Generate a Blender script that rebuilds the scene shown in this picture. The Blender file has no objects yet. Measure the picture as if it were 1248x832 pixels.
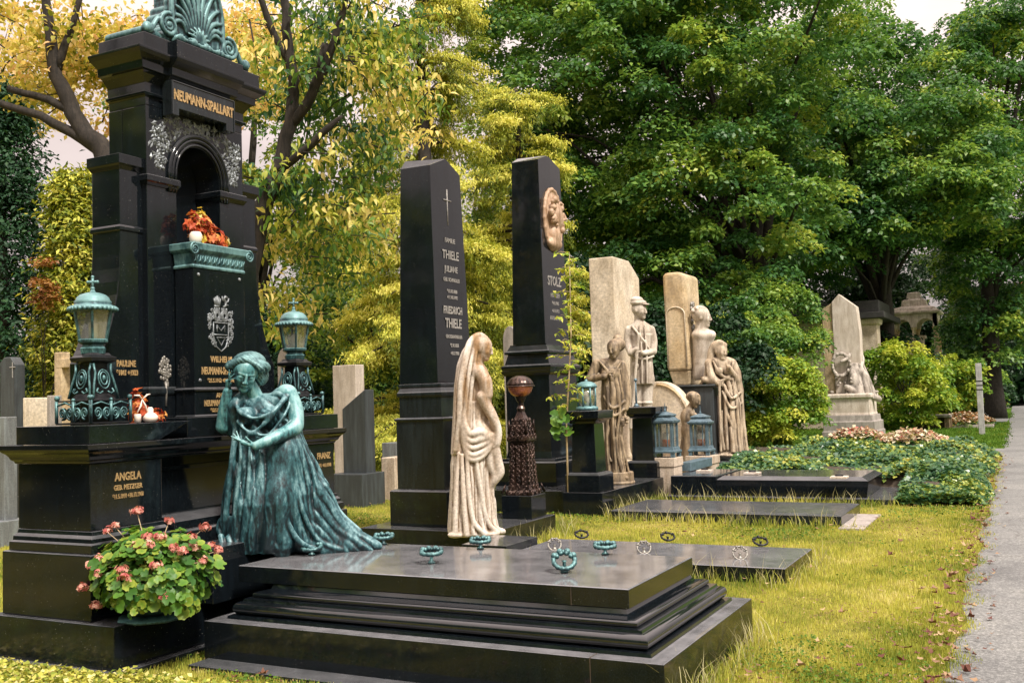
import bpy, bmesh, math, random
import numpy as np
from mathutils import Vector, Matrix
EXPO = 0.55
R = math.radians
PI = math.pi
scene = bpy.context.scene
col = scene.collection
rng = np.random.default_rng(7)
random.seed(7)

# ------------------------------------------------------------------ camera frame (recovered from the vanishing points)
FPX, YAW, PITCH, ROLL, EYE = 1239.0, 0.47556, 0.05536, -0.03171, 1.6
_f = np.array([-math.sin(YAW)*math.cos(PITCH), math.cos(YAW)*math.cos(PITCH), math.sin(PITCH)])
_r0 = np.array([math.cos(YAW), math.sin(YAW), 0.0])
_u0 = np.cross(_r0, _f)
_r = _r0*math.cos(ROLL) + _u0*math.sin(ROLL)
_u = -_r0*math.sin(ROLL) + _u0*math.cos(ROLL)
_C = np.array([0.0, 0.0, EYE])
def ray(px, py): return (px-624)/FPX*_r - (py-416)/FPX*_u + _f
def atd(px, py, d): return _C + ray(px, py)*d                     # survey helper: photo point at a depth in metres
def atz(px, py, z): v = ray(px, py); return _C + v*((z-EYE)/v[2])
def aty(px, py, y): v = ray(px, py); return _C + v*(y/v[1])
def atx(px, py, x): v = ray(px, py); return _C + v*(x/v[0])

cam_data = bpy.data.cameras.new('camera')
cam_data.sensor_width = 36.0
cam_data.lens = FPX/1248*36
cam_data.clip_start = 0.05
cam_data.clip_end = 2000
cam = bpy.data.objects.new('camera', cam_data)
col.objects.link(cam)
cam.matrix_world = Matrix(((_r[0], _u[0], -_f[0], 0), (_r[1], _u[1], -_f[1], 0), (_r[2], _u[2], -_f[2], EYE), (0, 0, 0, 1)))
scene.camera = cam

# ------------------------------------------------------------------ materials
def new_mat(name):
    m = bpy.data.materials.new(name); m.use_nodes = True
    nt = m.node_tree
    for n in list(nt.nodes): nt.nodes.remove(n)
    out = nt.nodes.new('ShaderNodeOutputMaterial')
    return m, nt, out
def N(nt, t, **kw):
    n = nt.nodes.new(t)
    for k, v in kw.items():
        if k.startswith('i_'):
            key = k[2:]
            key = int(key) if key.isdigit() else key.replace('_', ' ')
            n.inputs[key].default_value = v
        else: setattr(n, k, v)
    return n
def ramp(nt, stops, interp='LINEAR'):
    n = nt.nodes.new('ShaderNodeValToRGB'); cr = n.color_ramp; cr.interpolation = interp
    while len(cr.elements) < len(stops): cr.elements.new(0.5)
    for e, (p, c) in zip(cr.elements, stops):
        e.position = p; e.color = (c[0], c[1], c[2], 1) if len(c) == 3 else c
    return n
def mixc(nt, a, b, fac, mode='MIX'):
    n = nt.nodes.new('ShaderNodeMix'); n.data_type = 'RGBA'; n.blend_type = mode
    for s, v in ((n.inputs[0], fac), (n.inputs[6], a), (n.inputs[7], b)):
        if hasattr(v, 'links'): nt.links.new(v, s)
        elif isinstance(v, tuple): s.default_value = (v[0], v[1], v[2], 1)
        else: s.default_value = v
    return n.outputs[2]
def coords(nt, scale=(1, 1, 1)):
    g = nt.nodes.new('ShaderNodeNewGeometry')
    mp = nt.nodes.new('ShaderNodeMapping'); mp.inputs['Scale'].default_value = scale
    nt.links.new(g.outputs['Position'], mp.inputs['Vector'])
    return mp.outputs['Vector'], g
def noise(nt, vec, scale, detail=4, rough=0.55):
    n = N(nt, 'ShaderNodeTexNoise', i_Scale=scale, i_Detail=detail, i_Roughness=rough)
    nt.links.new(vec, n.inputs['Vector']); return n.outputs['Fac']
def bump(nt, h, strength=0.3, dist=0.01):
    b = N(nt, 'ShaderNodeBump', i_Strength=strength, i_Distance=dist)
    nt.links.new(h, b.inputs['Height']); return b.outputs['Normal']

def granite(name, base=(0.0028, 0.0042, 0.0058), speck=(0.016, 0.021, 0.025), rough=0.035, rvar=0.09, spots=0.5, moss=0.0, sheen_tint=0.0, ior=1.46):
    m, nt, out = new_mat(name)
    v, g = coords(nt)
    p = N(nt, 'ShaderNodeBsdfPrincipled')
    p.inputs['IOR'].default_value = ior
    n1 = noise(nt, v, 160, 2, 0.7); n2 = noise(nt, v, 3.0, 5, 0.6)
    vs, _ = coords(nt, (1, 1, 0.12)); n3 = noise(nt, vs, 16, 4, 0.6)
    r1 = ramp(nt, [(0.48, base), (0.75, speck)]); nt.links.new(n1, r1.inputs[0])
    c = mixc(nt, r1.outputs[0], (base[0]*2.6, base[1]*3.0, base[2]*3.2), 0.0)
    rr = ramp(nt, [(0.45, (0, 0, 0)), (0.75, (1, 1, 1))]); nt.links.new(n3, rr.inputs[0])
    rr2 = N(nt, 'ShaderNodeMath', operation='MULTIPLY', i_1=0.55); nt.links.new(rr.outputs[0], rr2.inputs[0])
    c = mixc(nt, r1.outputs[0], (base[0]*3.0, base[1]*3.2, base[2]*3.2), rr2.outputs[0])
    vo = N(nt, 'ShaderNodeTexVoronoi', i_Scale=42.0); nt.links.new(v, vo.inputs['Vector'])
    sp = ramp(nt, [(0.05, (1, 1, 1)), (0.12, (0, 0, 0))]); nt.links.new(vo.outputs['Distance'], sp.inputs[0])
    wn = ramp(nt, [(0.46, (0, 0, 0)), (0.60, (1, 1, 1))]); nt.links.new(noise(nt, v, 9, 2), wn.inputs[0])
    s2 = N(nt, 'ShaderNodeMath', operation='MULTIPLY'); nt.links.new(sp.outputs[0], s2.inputs[0]); nt.links.new(wn.outputs[0], s2.inputs[1])
    s3 = N(nt, 'ShaderNodeMath', operation='MULTIPLY', i_1=spots); nt.links.new(s2.outputs[0], s3.inputs[0])
    c = mixc(nt, c, (0.32, 0.31, 0.27), s3.outputs[0])
    if moss > 0:
        mr = ramp(nt, [(0.5, (0, 0, 0)), (0.7, (1, 1, 1))]); nt.links.new(noise(nt, v, 5, 5, 0.7), mr.inputs[0])
        mm = N(nt, 'ShaderNodeMath', operation='MULTIPLY', i_1=moss); nt.links.new(mr.outputs[0], mm.inputs[0])
        c = mixc(nt, c, (0.03, 0.05, 0.015), mm.outputs[0])
    if sheen_tint > 0:     # sky sheen and edge glints painted as a mottled pale film on upward faces
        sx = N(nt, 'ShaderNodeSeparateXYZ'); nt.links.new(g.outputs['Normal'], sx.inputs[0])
        dz = N(nt, 'ShaderNodeMapRange', i_1=0.35, i_2=0.72, i_3=0.0, i_4=sheen_tint); nt.links.new(sx.outputs[2], dz.inputs[0])
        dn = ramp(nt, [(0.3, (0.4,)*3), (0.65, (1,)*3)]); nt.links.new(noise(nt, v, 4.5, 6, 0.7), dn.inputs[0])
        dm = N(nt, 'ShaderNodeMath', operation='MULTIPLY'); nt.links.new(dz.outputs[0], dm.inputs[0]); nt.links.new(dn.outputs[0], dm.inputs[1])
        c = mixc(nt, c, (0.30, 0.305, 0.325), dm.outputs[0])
    nt.links.new(c, p.inputs['Base Color'])
    mr = N(nt, 'ShaderNodeMapRange', i_3=rough, i_4=rough+rvar); nt.links.new(n2, mr.inputs[0])
    nt.links.new(mr.outputs[0], p.inputs['Roughness'])
    nt.links.new(bump(nt, noise(nt, v, 2.2, 3), 0.05, 0.02), p.inputs['Normal'])
    nt.links.new(p.outputs[0], out.inputs[0])
    return m
def stone(name, c1, c2, c3, scale=3.0, streak=0.6, rough=0.8, bmp=0.4, spk=None, green=0.0, grime=0.0, zst=None, vert=0.16):
    """weathered stone: two tones, vertical rain streaks of a third"""
    m, nt, out = new_mat(name)
    v, g = coords(nt); vs, _ = coords(nt, (1, 1, vert))
    p = N(nt, 'ShaderNodeBsdfPrincipled', i_Roughness=rough)
    r1 = ramp(nt, [(0.35, c1), (0.65, c2)]); nt.links.new(noise(nt, v, scale, 6, 0.65), r1.inputs[0])
    r2 = ramp(nt, [(0.44, (0, 0, 0)), (0.64, (1, 1, 1))]); nt.links.new(noise(nt, vs, scale*3, 5, 0.65), r2.inputs[0])
    mu = N(nt, 'ShaderNodeMath', operation='MULTIPLY', i_1=streak); nt.links.new(r2.outputs[0], mu.inputs[0])
    if zst:      # rain has washed brown stains down from the head and shoulders
        sx = N(nt, 'ShaderNodeSeparateXYZ'); nt.links.new(g.outputs['Position'], sx.inputs[0])
        zm = N(nt, 'ShaderNodeMapRange', i_1=zst[0], i_2=zst[1], i_3=0.25, i_4=1.0); nt.links.new(sx.outputs[2], zm.inputs[0])
        mz = N(nt, 'ShaderNodeMath', operation='MULTIPLY'); nt.links.new(mu.outputs[0], mz.inputs[0]); nt.links.new(zm.outputs[0], mz.inputs[1]); mu = mz
    c = mixc(nt, r1.outputs[0], c3, mu.outputs[0])
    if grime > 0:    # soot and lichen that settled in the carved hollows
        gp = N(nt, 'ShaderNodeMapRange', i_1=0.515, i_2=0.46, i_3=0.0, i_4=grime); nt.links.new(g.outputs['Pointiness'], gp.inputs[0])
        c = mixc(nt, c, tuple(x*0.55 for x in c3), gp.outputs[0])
    r3 = ramp(nt, [(0.3, (0.62, 0.62, 0.62)), (0.7, (1.15, 1.15, 1.15))]); nt.links.new(noise(nt, v, scale*22, 3, 0.7), r3.inputs[0])
    c = mixc(nt, c, r3.outputs[0], 1.0, 'MULTIPLY')
    if green:
        r4 = ramp(nt, [(0.55, (0, 0, 0)), (0.7, (1, 1, 1))]); nt.links.new(noise(nt, v, scale*1.7, 5, 0.7), r4.inputs[0])
        m4 = N(nt, 'ShaderNodeMath', operation='MULTIPLY', i_1=green); nt.links.new(r4.outputs[0], m4.inputs[0])
        c = mixc(nt, c, (0.05, 0.07, 0.02), m4.outputs[0])
    nt.links.new(c, p.inputs['Base Color'])
    nt.links.new(bump(nt, noise(nt, v, 70, 5, 0.7), bmp, 0.006), p.inputs['Normal'])
    nt.links.new(p.outputs[0], out.inputs[0]); return m
def patina(name, light=(0.12, 0.24, 0.25), mid=(0.026, 0.080, 0.095), dark=(0.010, 0.022, 0.028), scale=5.0, bias=0.0, rough=0.45, metal=0.25, pt_=0.10):
    m, nt, out = new_mat(name)
    v, g = coords(nt, (1, 1, 0.45))
    p = N(nt, 'ShaderNodeBsdfPrincipled', i_Roughness=rough, i_Metallic=metal)
    nA = noise(nt, v, scale, 6, 0.68); nB = noise(nt, v, scale*6, 4, 0.7)
    na = N(nt, 'ShaderNodeMath', operation='MULTIPLY', i_1=0.55); nt.links.new(nA, na.inputs[0]); nb_ = N(nt, 'ShaderNodeMath', operation='MULTIPLY_ADD', i_1=0.45); nt.links.new(nB, nb_.inputs[0]); nt.links.new(na.outputs[0], nb_.inputs[2]); n1 = nb_.outputs[0]
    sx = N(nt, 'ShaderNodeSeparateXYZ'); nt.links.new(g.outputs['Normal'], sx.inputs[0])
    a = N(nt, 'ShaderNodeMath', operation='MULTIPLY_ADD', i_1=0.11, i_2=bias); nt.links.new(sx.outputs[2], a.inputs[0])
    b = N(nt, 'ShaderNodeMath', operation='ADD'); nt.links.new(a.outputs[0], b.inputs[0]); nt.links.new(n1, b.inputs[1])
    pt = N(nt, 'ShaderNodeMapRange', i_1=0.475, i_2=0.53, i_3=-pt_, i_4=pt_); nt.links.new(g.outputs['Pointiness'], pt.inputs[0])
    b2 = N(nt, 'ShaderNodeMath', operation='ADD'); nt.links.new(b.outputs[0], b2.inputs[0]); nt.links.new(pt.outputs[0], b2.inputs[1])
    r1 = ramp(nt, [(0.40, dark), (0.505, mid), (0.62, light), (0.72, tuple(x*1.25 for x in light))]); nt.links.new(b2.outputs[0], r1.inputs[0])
    nt.links.new(r1.outputs[0], p.inputs['Base Color'])
    nt.links.new(bump(nt, noise(nt, v, 60, 4, 0.7), 0.25, 0.004), p.inputs['Normal'])
    nt.links.new(p.outputs[0], out.inputs[0]); return m
def flat(name, c, rough=0.6, metal=0.0, var=0.25, scale=20.0, spec=0.5, bmp=0.15):
    m, nt, out = new_mat(name)
    v, g = coords(nt)
    p = N(nt, 'ShaderNodeBsdfPrincipled', i_Roughness=rough, i_Metallic=metal)
    p.inputs['Specular IOR Level'].default_value = spec
    r1 = ramp(nt, [(0.3, tuple(x*(1-var) for x in c)), (0.7, tuple(min(1, x*(1+var)) for x in c))])
    nt.links.new(noise(nt, v, scale, 4, 0.65), r1.inputs[0]); nt.links.new(r1.outputs[0], p.inputs['Base Color'])
    nt.links.new(bump(nt, noise(nt, v, scale*4, 3), bmp, 0.004), p.inputs['Normal'])
    nt.links.new(p.outputs[0], out.inputs[0]); return m
def leafmat(name, stops, trans=0.35, rough=0.5, spec=0.35):
    m, nt, out = new_mat(name)
    at = N(nt, 'ShaderNodeAttribute', attribute_name='tint')
    r1 = ramp(nt, stops); nt.links.new(at.outputs['Fac'], r1.inputs[0])
    p = N(nt, 'ShaderNodeBsdfPrincipled', i_Roughness=rough); p.inputs['Specular IOR Level'].default_value = spec
    nt.links.new(r1.outputs[0], p.inputs['Base Color'])
    t = N(nt, 'ShaderNodeBsdfTranslucent'); nt.links.new(mixc(nt, r1.outputs[0], (1.12, 1.08, 0.75), 1.0, 'MULTIPLY'), t.inputs[0])
    mx = N(nt, 'ShaderNodeMixShader', i_0=trans)
    nt.links.new(p.outputs[0], mx.inputs[1]); nt.links.new(t.outputs[0], mx.inputs[2]); nt.links.new(mx.outputs[0], out.inputs[0])
    return m
def glassmat(name, tint=(0.8, 0.85, 0.85)):
    m, nt, out = new_mat(name)
    v, g = coords(nt)
    tr = N(nt, 'ShaderNodeBsdfTransparent'); tr.inputs[0].default_value = (*tint, 1)
    gl = N(nt, 'ShaderNodeBsdfGlossy', i_Roughness=0.06)
    df = N(nt, 'ShaderNodeBsdfDiffuse'); df.inputs[0].default_value = (0.42, 0.42, 0.38, 1)
    m1 = N(nt, 'ShaderNodeMixShader', i_0=0.22); nt.links.new(tr.outputs[0], m1.inputs[1]); nt.links.new(gl.outputs[0], m1.inputs[2])
    m2 = N(nt, 'ShaderNodeMixShader'); rr = ramp(nt, [(0.35, (0.05,)*3), (0.75, (0.38,)*3)])
    nt.links.new(noise(nt, v, 9, 4), rr.inputs[0]); nt.links.new(rr.outputs[0], m2.inputs[0])
    nt.links.new(m1.outputs[0], m2.inputs[1]); nt.links.new(df.outputs[0], m2.inputs[2]); nt.links.new(m2.outputs[0], out.inputs[0])
    return m

M = {}
M['black'] = granite('black granite', sheen_tint=0.25)
M['black_sheen'] = granite('polished black granite with painted sheen', rough=0.04, rvar=0.12, spots=0.3, sheen_tint=0.62)
M['black_moss'] = granite('black granite with moss film', rough=0.08, moss=0.25, spots=1.0, sheen_tint=0.3)
M['black_gloss'] = granite('glossy black granite moulding', rough=0.05, rvar=0.06, spots=0.15, ior=1.75)
M['black_dull'] = granite('dull black granite', base=(0.008, 0.011, 0.013), rough=0.10, rvar=0.15, sheen_tint=0.35)
M['grey_granite'] = granite('grey granite', base=(0.10, 0.11, 0.115), speck=(0.28, 0.29, 0.3), rough=0.4, spots=0.1)
M['dark_grey'] = granite('dark grey granite', base=(0.03, 0.036, 0.04), speck=(0.09, 0.1, 0.11), rough=0.35, spots=0.4)
M['patina'] = patina('verdigris bronze', bias=0.01)
M['patina_statue'] = patina('streaked verdigris bronze', light=(0.19, 0.34, 0.37), mid=(0.032, 0.105, 0.125), dark=(0.007, 0.018, 0.024), scale=5.0, pt_=0.075, bias=-0.045, rough=0.42, metal=0.15)
M['skin_patina'] = patina('pale verdigris bronze skin', light=(0.24, 0.43, 0.44), mid=(0.07, 0.23, 0.25), dark=(0.012, 0.04, 0.05), scale=5.0, pt_=0.06, bias=0.0, rough=0.46, metal=0.1)
M['patina_dark'] = patina('dark verdigris bronze', light=(0.10, 0.22, 0.23), mid=(0.022, 0.07, 0.08), bias=-0.04, scale=14, rough=0.4, pt_=0.06)
M['patina_blue'] = patina('blue green bronze', light=(0.13, 0.26, 0.28), mid=(0.05, 0.12, 0.14), dark=(0.015, 0.03, 0.035), scale=10, rough=0.5)
M['copper'] = patina('browned copper', light=(0.09, 0.055, 0.045), mid=(0.022, 0.015, 0.014), dark=(0.008, 0.007, 0.008), scale=13, bias=-0.05, rough=0.28, metal=0.5)
M['copper_red'] = patina('bare red copper', light=(0.45, 0.17, 0.12), mid=(0.2, 0.06, 0.045), dark=(0.04, 0.02, 0.02), scale=9, bias=0.05, rough=0.25, metal=0.6)
M['gold'] = flat('gilded letter', (0.50, 0.34, 0.16), 0.45, 0.5, 0.6, 90)
M['silver'] = flat('grey metal inlay', (0.19, 0.21, 0.225), 0.45, 0.4, 0.6, 60)
M['letter_grey'] = flat('faded grey letter', (0.26, 0.25, 0.24), 0.6, 0.0, 0.5, 40)
M['sandstone'] = stone('weathered cream sandstone', (0.56, 0.46, 0.32), (0.76, 0.68, 0.56), (0.30, 0.24, 0.16), 1.1, 0.55, grime=0.3, vert=0.45)
M['sand_statue'] = stone('stained sandstone figure', (0.52, 0.40, 0.27), (0.72, 0.61, 0.47), (0.13, 0.09, 0.06), 4.0, 0.85, grime=1.0)
M['pale_statue'] = stone('pale sandstone figure', (0.62, 0.54, 0.44), (0.78, 0.71, 0.62), (0.22, 0.16, 0.11), 3.0, 0.6, grime=0.9)
M['grey_statue'] = stone('grey white stone figure', (0.44, 0.39, 0.34), (0.62, 0.56, 0.50), (0.12, 0.10, 0.08), 3.0, 0.7, grime=0.9)
M['sand_dark'] = stone('tan weathered sandstone', (0.46, 0.32, 0.15), (0.68, 0.56, 0.38), (0.22, 0.17, 0.11), 1.0, 0.6, grime=0.3, vert=0.45)
M['marble_statue'] = stone('stained white marble', (0.66, 0.58, 0.50), (0.82, 0.76, 0.69), (0.34, 0.20, 0.09), 1.7, 1.0, 0.6, grime=0.95, zst=(0.9, 1.6))
M['marble_brown'] = stone('brown stained marble', (0.24, 0.17, 0.10), (0.50, 0.39, 0.26), (0.07, 0.05, 0.035), 5.0, 0.85, 0.6, grime=0.9)
M['marble_white'] = stone('pale marble', (0.60, 0.52, 0.44), (0.74, 0.67, 0.60), (0.30, 0.23, 0.16), 3.0, 0.5)
M['stone_grey'] = stone('grey weathered stone', (0.30, 0.27, 0.25), (0.45, 0.41, 0.38), (0.14, 0.13, 0.11), 3.0, 0.5)
M['stone_block'] = stone('pale stone with lichen', (0.52, 0.43, 0.33), (0.66, 0.56, 0.46), (0.28, 0.18, 0.10), 2.5, 0.5, green=0.3)
M['medallion'] = stone('tan marble relief', (0.44, 0.28, 0.17), (0.64, 0.47, 0.34), (0.14, 0.07, 0.03), 9.0, 0.6, 0.5)
M['wood'] = stone('weathered wood', (0.16, 0.11, 0.06), (0.28, 0.20, 0.11), (0.06, 0.045, 0.03), 6, 0.6)
M['bark'] = stone('dark bark', (0.018, 0.014, 0.011), (0.05, 0.04, 0.032), (0.008, 0.007, 0.006), 9, 0.8, 0.9, 1.6)
M['white'] = flat('off white glazed', (0.75, 0.66, 0.58), 0.5, 0, 0.1, 8)
M['wax'] = flat('candle wax', (0.85, 0.78, 0.66), 0.5, 0, 0.1, 8)
M['red_glass'] = flat('red candle cup', (0.6, 0.16, 0.05), 0.3, 0, 0.2, 10)
M['glass'] = glassmat('dusty lantern glass')
M['iron'] = flat('dark iron', (0.02, 0.022, 0.025), 0.35, 0.6, 0.4, 30)
M['iron_light'] = flat('greyed bronze ring', (0.22, 0.21, 0.19), 0.4, 0.4, 0.5, 40)
M['blue_metal'] = flat('grey blue painted metal', (0.10, 0.16, 0.20), 0.4, 0.2, 0.4, 12)
M['post'] = stone('pale grey post', (0.36, 0.36, 0.36), (0.50, 0.50, 0.50), (0.2, 0.2, 0.2), 8, 0.5)
M['soil'] = stone('dark soil', (0.03, 0.02, 0.012), (0.07, 0.05, 0.03), (0.02, 0.015, 0.01), 12, 0.4)
M['roof'] = stone('dark roof', (0.03, 0.03, 0.03), (0.05, 0.05, 0.05), (0.02, 0.02, 0.02), 6, 0.3)

# ------------------------------------------------------------------ mesh building
def link_mesh(name, verts, faces, mat, root=None, smooth=False, bevel=0.0, attr=None):
    """verts in world coordinates; stored relative to the root when there is one"""
    v = np.asarray(verts, dtype=np.float64).reshape(-1, 3)
    if root is not None: v = v - np.array(world_loc(root))
    me = bpy.data.meshes.new(name)
    if isinstance(faces, np.ndarray):
        nf, k = faces.shape
        me.vertices.add(len(v)); me.vertices.foreach_set('co', v.astype(np.float32).ravel())
        me.loops.add(nf*k); me.loops.foreach_set('vertex_index', faces.astype(np.int32).ravel())
        me.polygons.add(nf); me.polygons.foreach_set('loop_start', np.arange(0, nf*k, k, dtype=np.int32))
        me.polygons.foreach_set('loop_total', np.full(nf, k, dtype=np.int32))
        me.update(calc_edges=True)
    else:
        me.from_pydata(v.tolist(), [], faces)
    if attr is not None:
        a = me.attributes.new('tint', 'FLOAT', 'POINT'); a.data.foreach_set('value', np.asarray(attr, dtype=np.float32))
    if smooth: me.polygons.foreach_set('use_smooth', np.ones(len(me.polygons), dtype=bool))
    me.update()
    me.materials.append(mat)
    o = bpy.data.objects.new(name, me); col.objects.link(o)
    if root is not None: o.parent = root
    if bevel > 0:
        b = o.modifiers.new('edge', 'BEVEL'); b.width = bevel; b.segments = 2; b.limit_method = 'ANGLE'; b.angle_limit = R(35)
    return o
def world_loc(o):
    p = Vector((0, 0, 0))
    while o is not None: p += o.location; o = o.parent
    return p
def tag(o, label=None, cat=None, group=None, kind=None):
    if label: o['label'] = label
    if cat: o['category'] = cat
    if group: o['group'] = group
    if kind: o['kind'] = kind
    return o
def thing(name, loc, label, cat, group=None):
    o = bpy.data.objects.new(name, None); col.objects.link(o); o.location = tuple(float(t) for t in loc)
    o.empty_display_size = 0.2
    return tag(o, label, cat, group)
def copy_thing(o, loc, label=None, parent=None):
    c = o.copy(); col.objects.link(c)
    if parent is None: c.location = tuple(loc)
    else: c.parent = parent
    if label: c['label'] = label
    for ch in [x for x in bpy.data.objects if x.parent == o]: copy_thing(ch, None, None, c)
    return c

class MB:
    def __init__(s): s.v = []; s.f = []
    def add(s, vs, fs):
        n = len(s.v); s.v.extend([tuple(map(float, p)) for p in vs]); s.f.extend([tuple(n+i for i in f) for f in fs]); return s
    def box(s, x0, x1, y0, y1, z0, z1):
        return s.stack([(z0, x0, x1, y0, y1), (z1, x0, x1, y0, y1)])
    def stack(s, lv):
        """closed solid through horizontal rectangles (z,x0,x1,y0,y1)"""
        vs = []; fs = []
        for (z, x0, x1, y0, y1) in lv: vs += [(x0, y0, z), (x1, y0, z), (x1, y1, z), (x0, y1, z)]
        for i in range(len(lv)-1):
            for k in range(4):
                a = i*4+k; b = i*4+(k+1) % 4; fs.append((a, b, b+4, a+4))
        fs.append((3, 2, 1, 0)); n = 4*(len(lv)-1); fs.append((n, n+1, n+2, n+3))
        return s.add(vs, fs)
    def prof(s, x0, x1, y0, y1, pts):
        """moulding: pts = (z, outward offset)"""
        return s.stack([(z, x0-o, x1+o, y0-o, y1+o) for z, o in pts])
    def lathe(s, c, prof, n=24, ang=0.0, sx=1.0, sy=1.0):
        vs = []; fs = []
        for (r, z) in prof:
            for k in range(n):
                a = ang+2*PI*k/n; vs.append((c[0]+r*math.cos(a)*sx, c[1]+r*math.sin(a)*sy, c[2]+z))
        for i in range(len(prof)-1):
            for k in range(n): a = i*n+k; b = i*n+(k+1) % n; fs.append((a, b, b+n, a+n))
        fs.append(tuple(range(n-1, -1, -1))); m = (len(prof)-1)*n; fs.append(tuple(m+k for k in range(n)))
        return s.add(vs, fs)
    def tube(s, pts, rad, n=8, closed=False):
        P = [Vector(p) for p in pts]; m = len(P)
        if not hasattr(rad, '__len__'): rad = [rad]*m
        vs = []; fs = []; up = None
        for i in range(m):
            a = P[(i-1) % m] if (closed or i > 0) else P[i]; b = P[(i+1) % m] if (closed or i < m-1) else P[i]
            t = (b-a).normalized() if (b-a).length > 1e-9 else Vector((0, 0, 1))
            if up is None: up = t.orthogonal().normalized()
            up = (up - t*up.dot(t))
            up = up.normalized() if up.length > 1e-6 else t.orthogonal().normalized()
            w = t.cross(up)
            for k in range(n):
                q = 2*PI*k/n; vs.append(P[i] + (up*math.cos(q)+w*math.sin(q))*rad[i])
        for i in range(m if closed else m-1):
            for k in range(n):
                a = i*n+k; b = i*n+(k+1) % n; c = ((i+1) % m)*n
                fs.append((a, b, c+(k+1) % n, c+k))
        if not closed: fs.append(tuple(range(n-1, -1, -1))); fs.append(tuple((m-1)*n+k for k in range(n)))
        return s.add(vs, fs)
    def extrude_yz(s, poly, x0, x1):
        n = len(poly); vs = [(x0, y, z) for y, z in poly]+[(x1, y, z) for y, z in poly]
        fs = [tuple(range(n)), tuple(range(2*n-1, n-1, -1))]
        fs += [(i+n, (i+1) % n+n, (i+1) % n, i) for i in range(n)]
        return s.add(vs, fs)
    def extrude_xz(s, poly, y0, y1):
        n = len(poly); vs = [(x, y0, z) for x, z in poly]+[(x, y1, z) for x, z in poly]
        fs = [tuple(range(n)), tuple(range(2*n-1, n-1, -1))]
        fs += [(i+n, (i+1) % n+n, (i+1) % n, i) for i in range(n)]
        return s.add(vs, fs)
    def ball(s, c, r, n=10, m=7):
        rr = r if hasattr(r, '__len__') else (r, r, r)
        vs = [(c[0], c[1], c[2]-rr[2])]; fs = []
        for i in range(1, m):
            t = PI*i/m
            for k in range(n):
                a = 2*PI*k/n; vs.append((c[0]+rr[0]*math.sin(t)*math.cos(a), c[1]+rr[1]*math.sin(t)*math.sin(a), c[2]-rr[2]*math.cos(t)))
        vs.append((c[0], c[1], c[2]+rr[2])); L = len(vs)-1
        for k in range(n): fs.append((0, 1+(k+1) % n, 1+k))
        for i in range(m-2):
            for k in range(n): a = 1+i*n+k; b = 1+i*n+(k+1) % n; fs.append((a, b, b+n, a+n))
        for k in range(n): fs.append((L, 1+(m-2)*n+k, 1+(m-2)*n+(k+1) % n))
        return s.add(vs, fs)
    def build(s, name, mat, root=None, smooth=False, bevel=0.0, sharp=None):
        o = link_mesh(name, s.v, s.f, mat, root, smooth, bevel)
        if sharp: o.data.polygons.foreach_set('use_smooth', np.ones(len(o.data.polygons), dtype=bool)); o.data.set_sharp_from_angle(angle=R(sharp))
        bm = bmesh.new(); bm.from_mesh(o.data); bmesh.ops.recalc_face_normals(bm, faces=bm.faces); bm.to_mesh(o.data); bm.free()
        return o

def text_part(name, txt, size, y0, z0, x, mat, root, depth=0.003, squeeze=1.0, bold=0.0, align='CENTER', slope=0.0):
    """lettering on a face that looks towards +X"""
    cu = bpy.data.curves.new('t', 'FONT'); cu.body = txt; cu.size = size; cu.extrude = depth; cu.offset = bold
    cu.align_x = align; cu.resolution_u = 2
    to = bpy.data.objects.new('t', cu); col.objects.link(to)
    dg = bpy.context.evaluated_depsgraph_get(); me = bpy.data.meshes.new_from_object(to.evaluated_get(dg))
    vs = [(x+v.co.z, y0+v.co.x*squeeze, z0+v.co.y+slope*v.co.x) for v in me.vertices]; fs = [tuple(p.vertices) for p in me.polygons]
    bpy.data.objects.remove(to); bpy.data.curves.remove(cu); bpy.data.meshes.remove(me)
    return link_mesh(name, vs, fs, mat, root)

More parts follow.
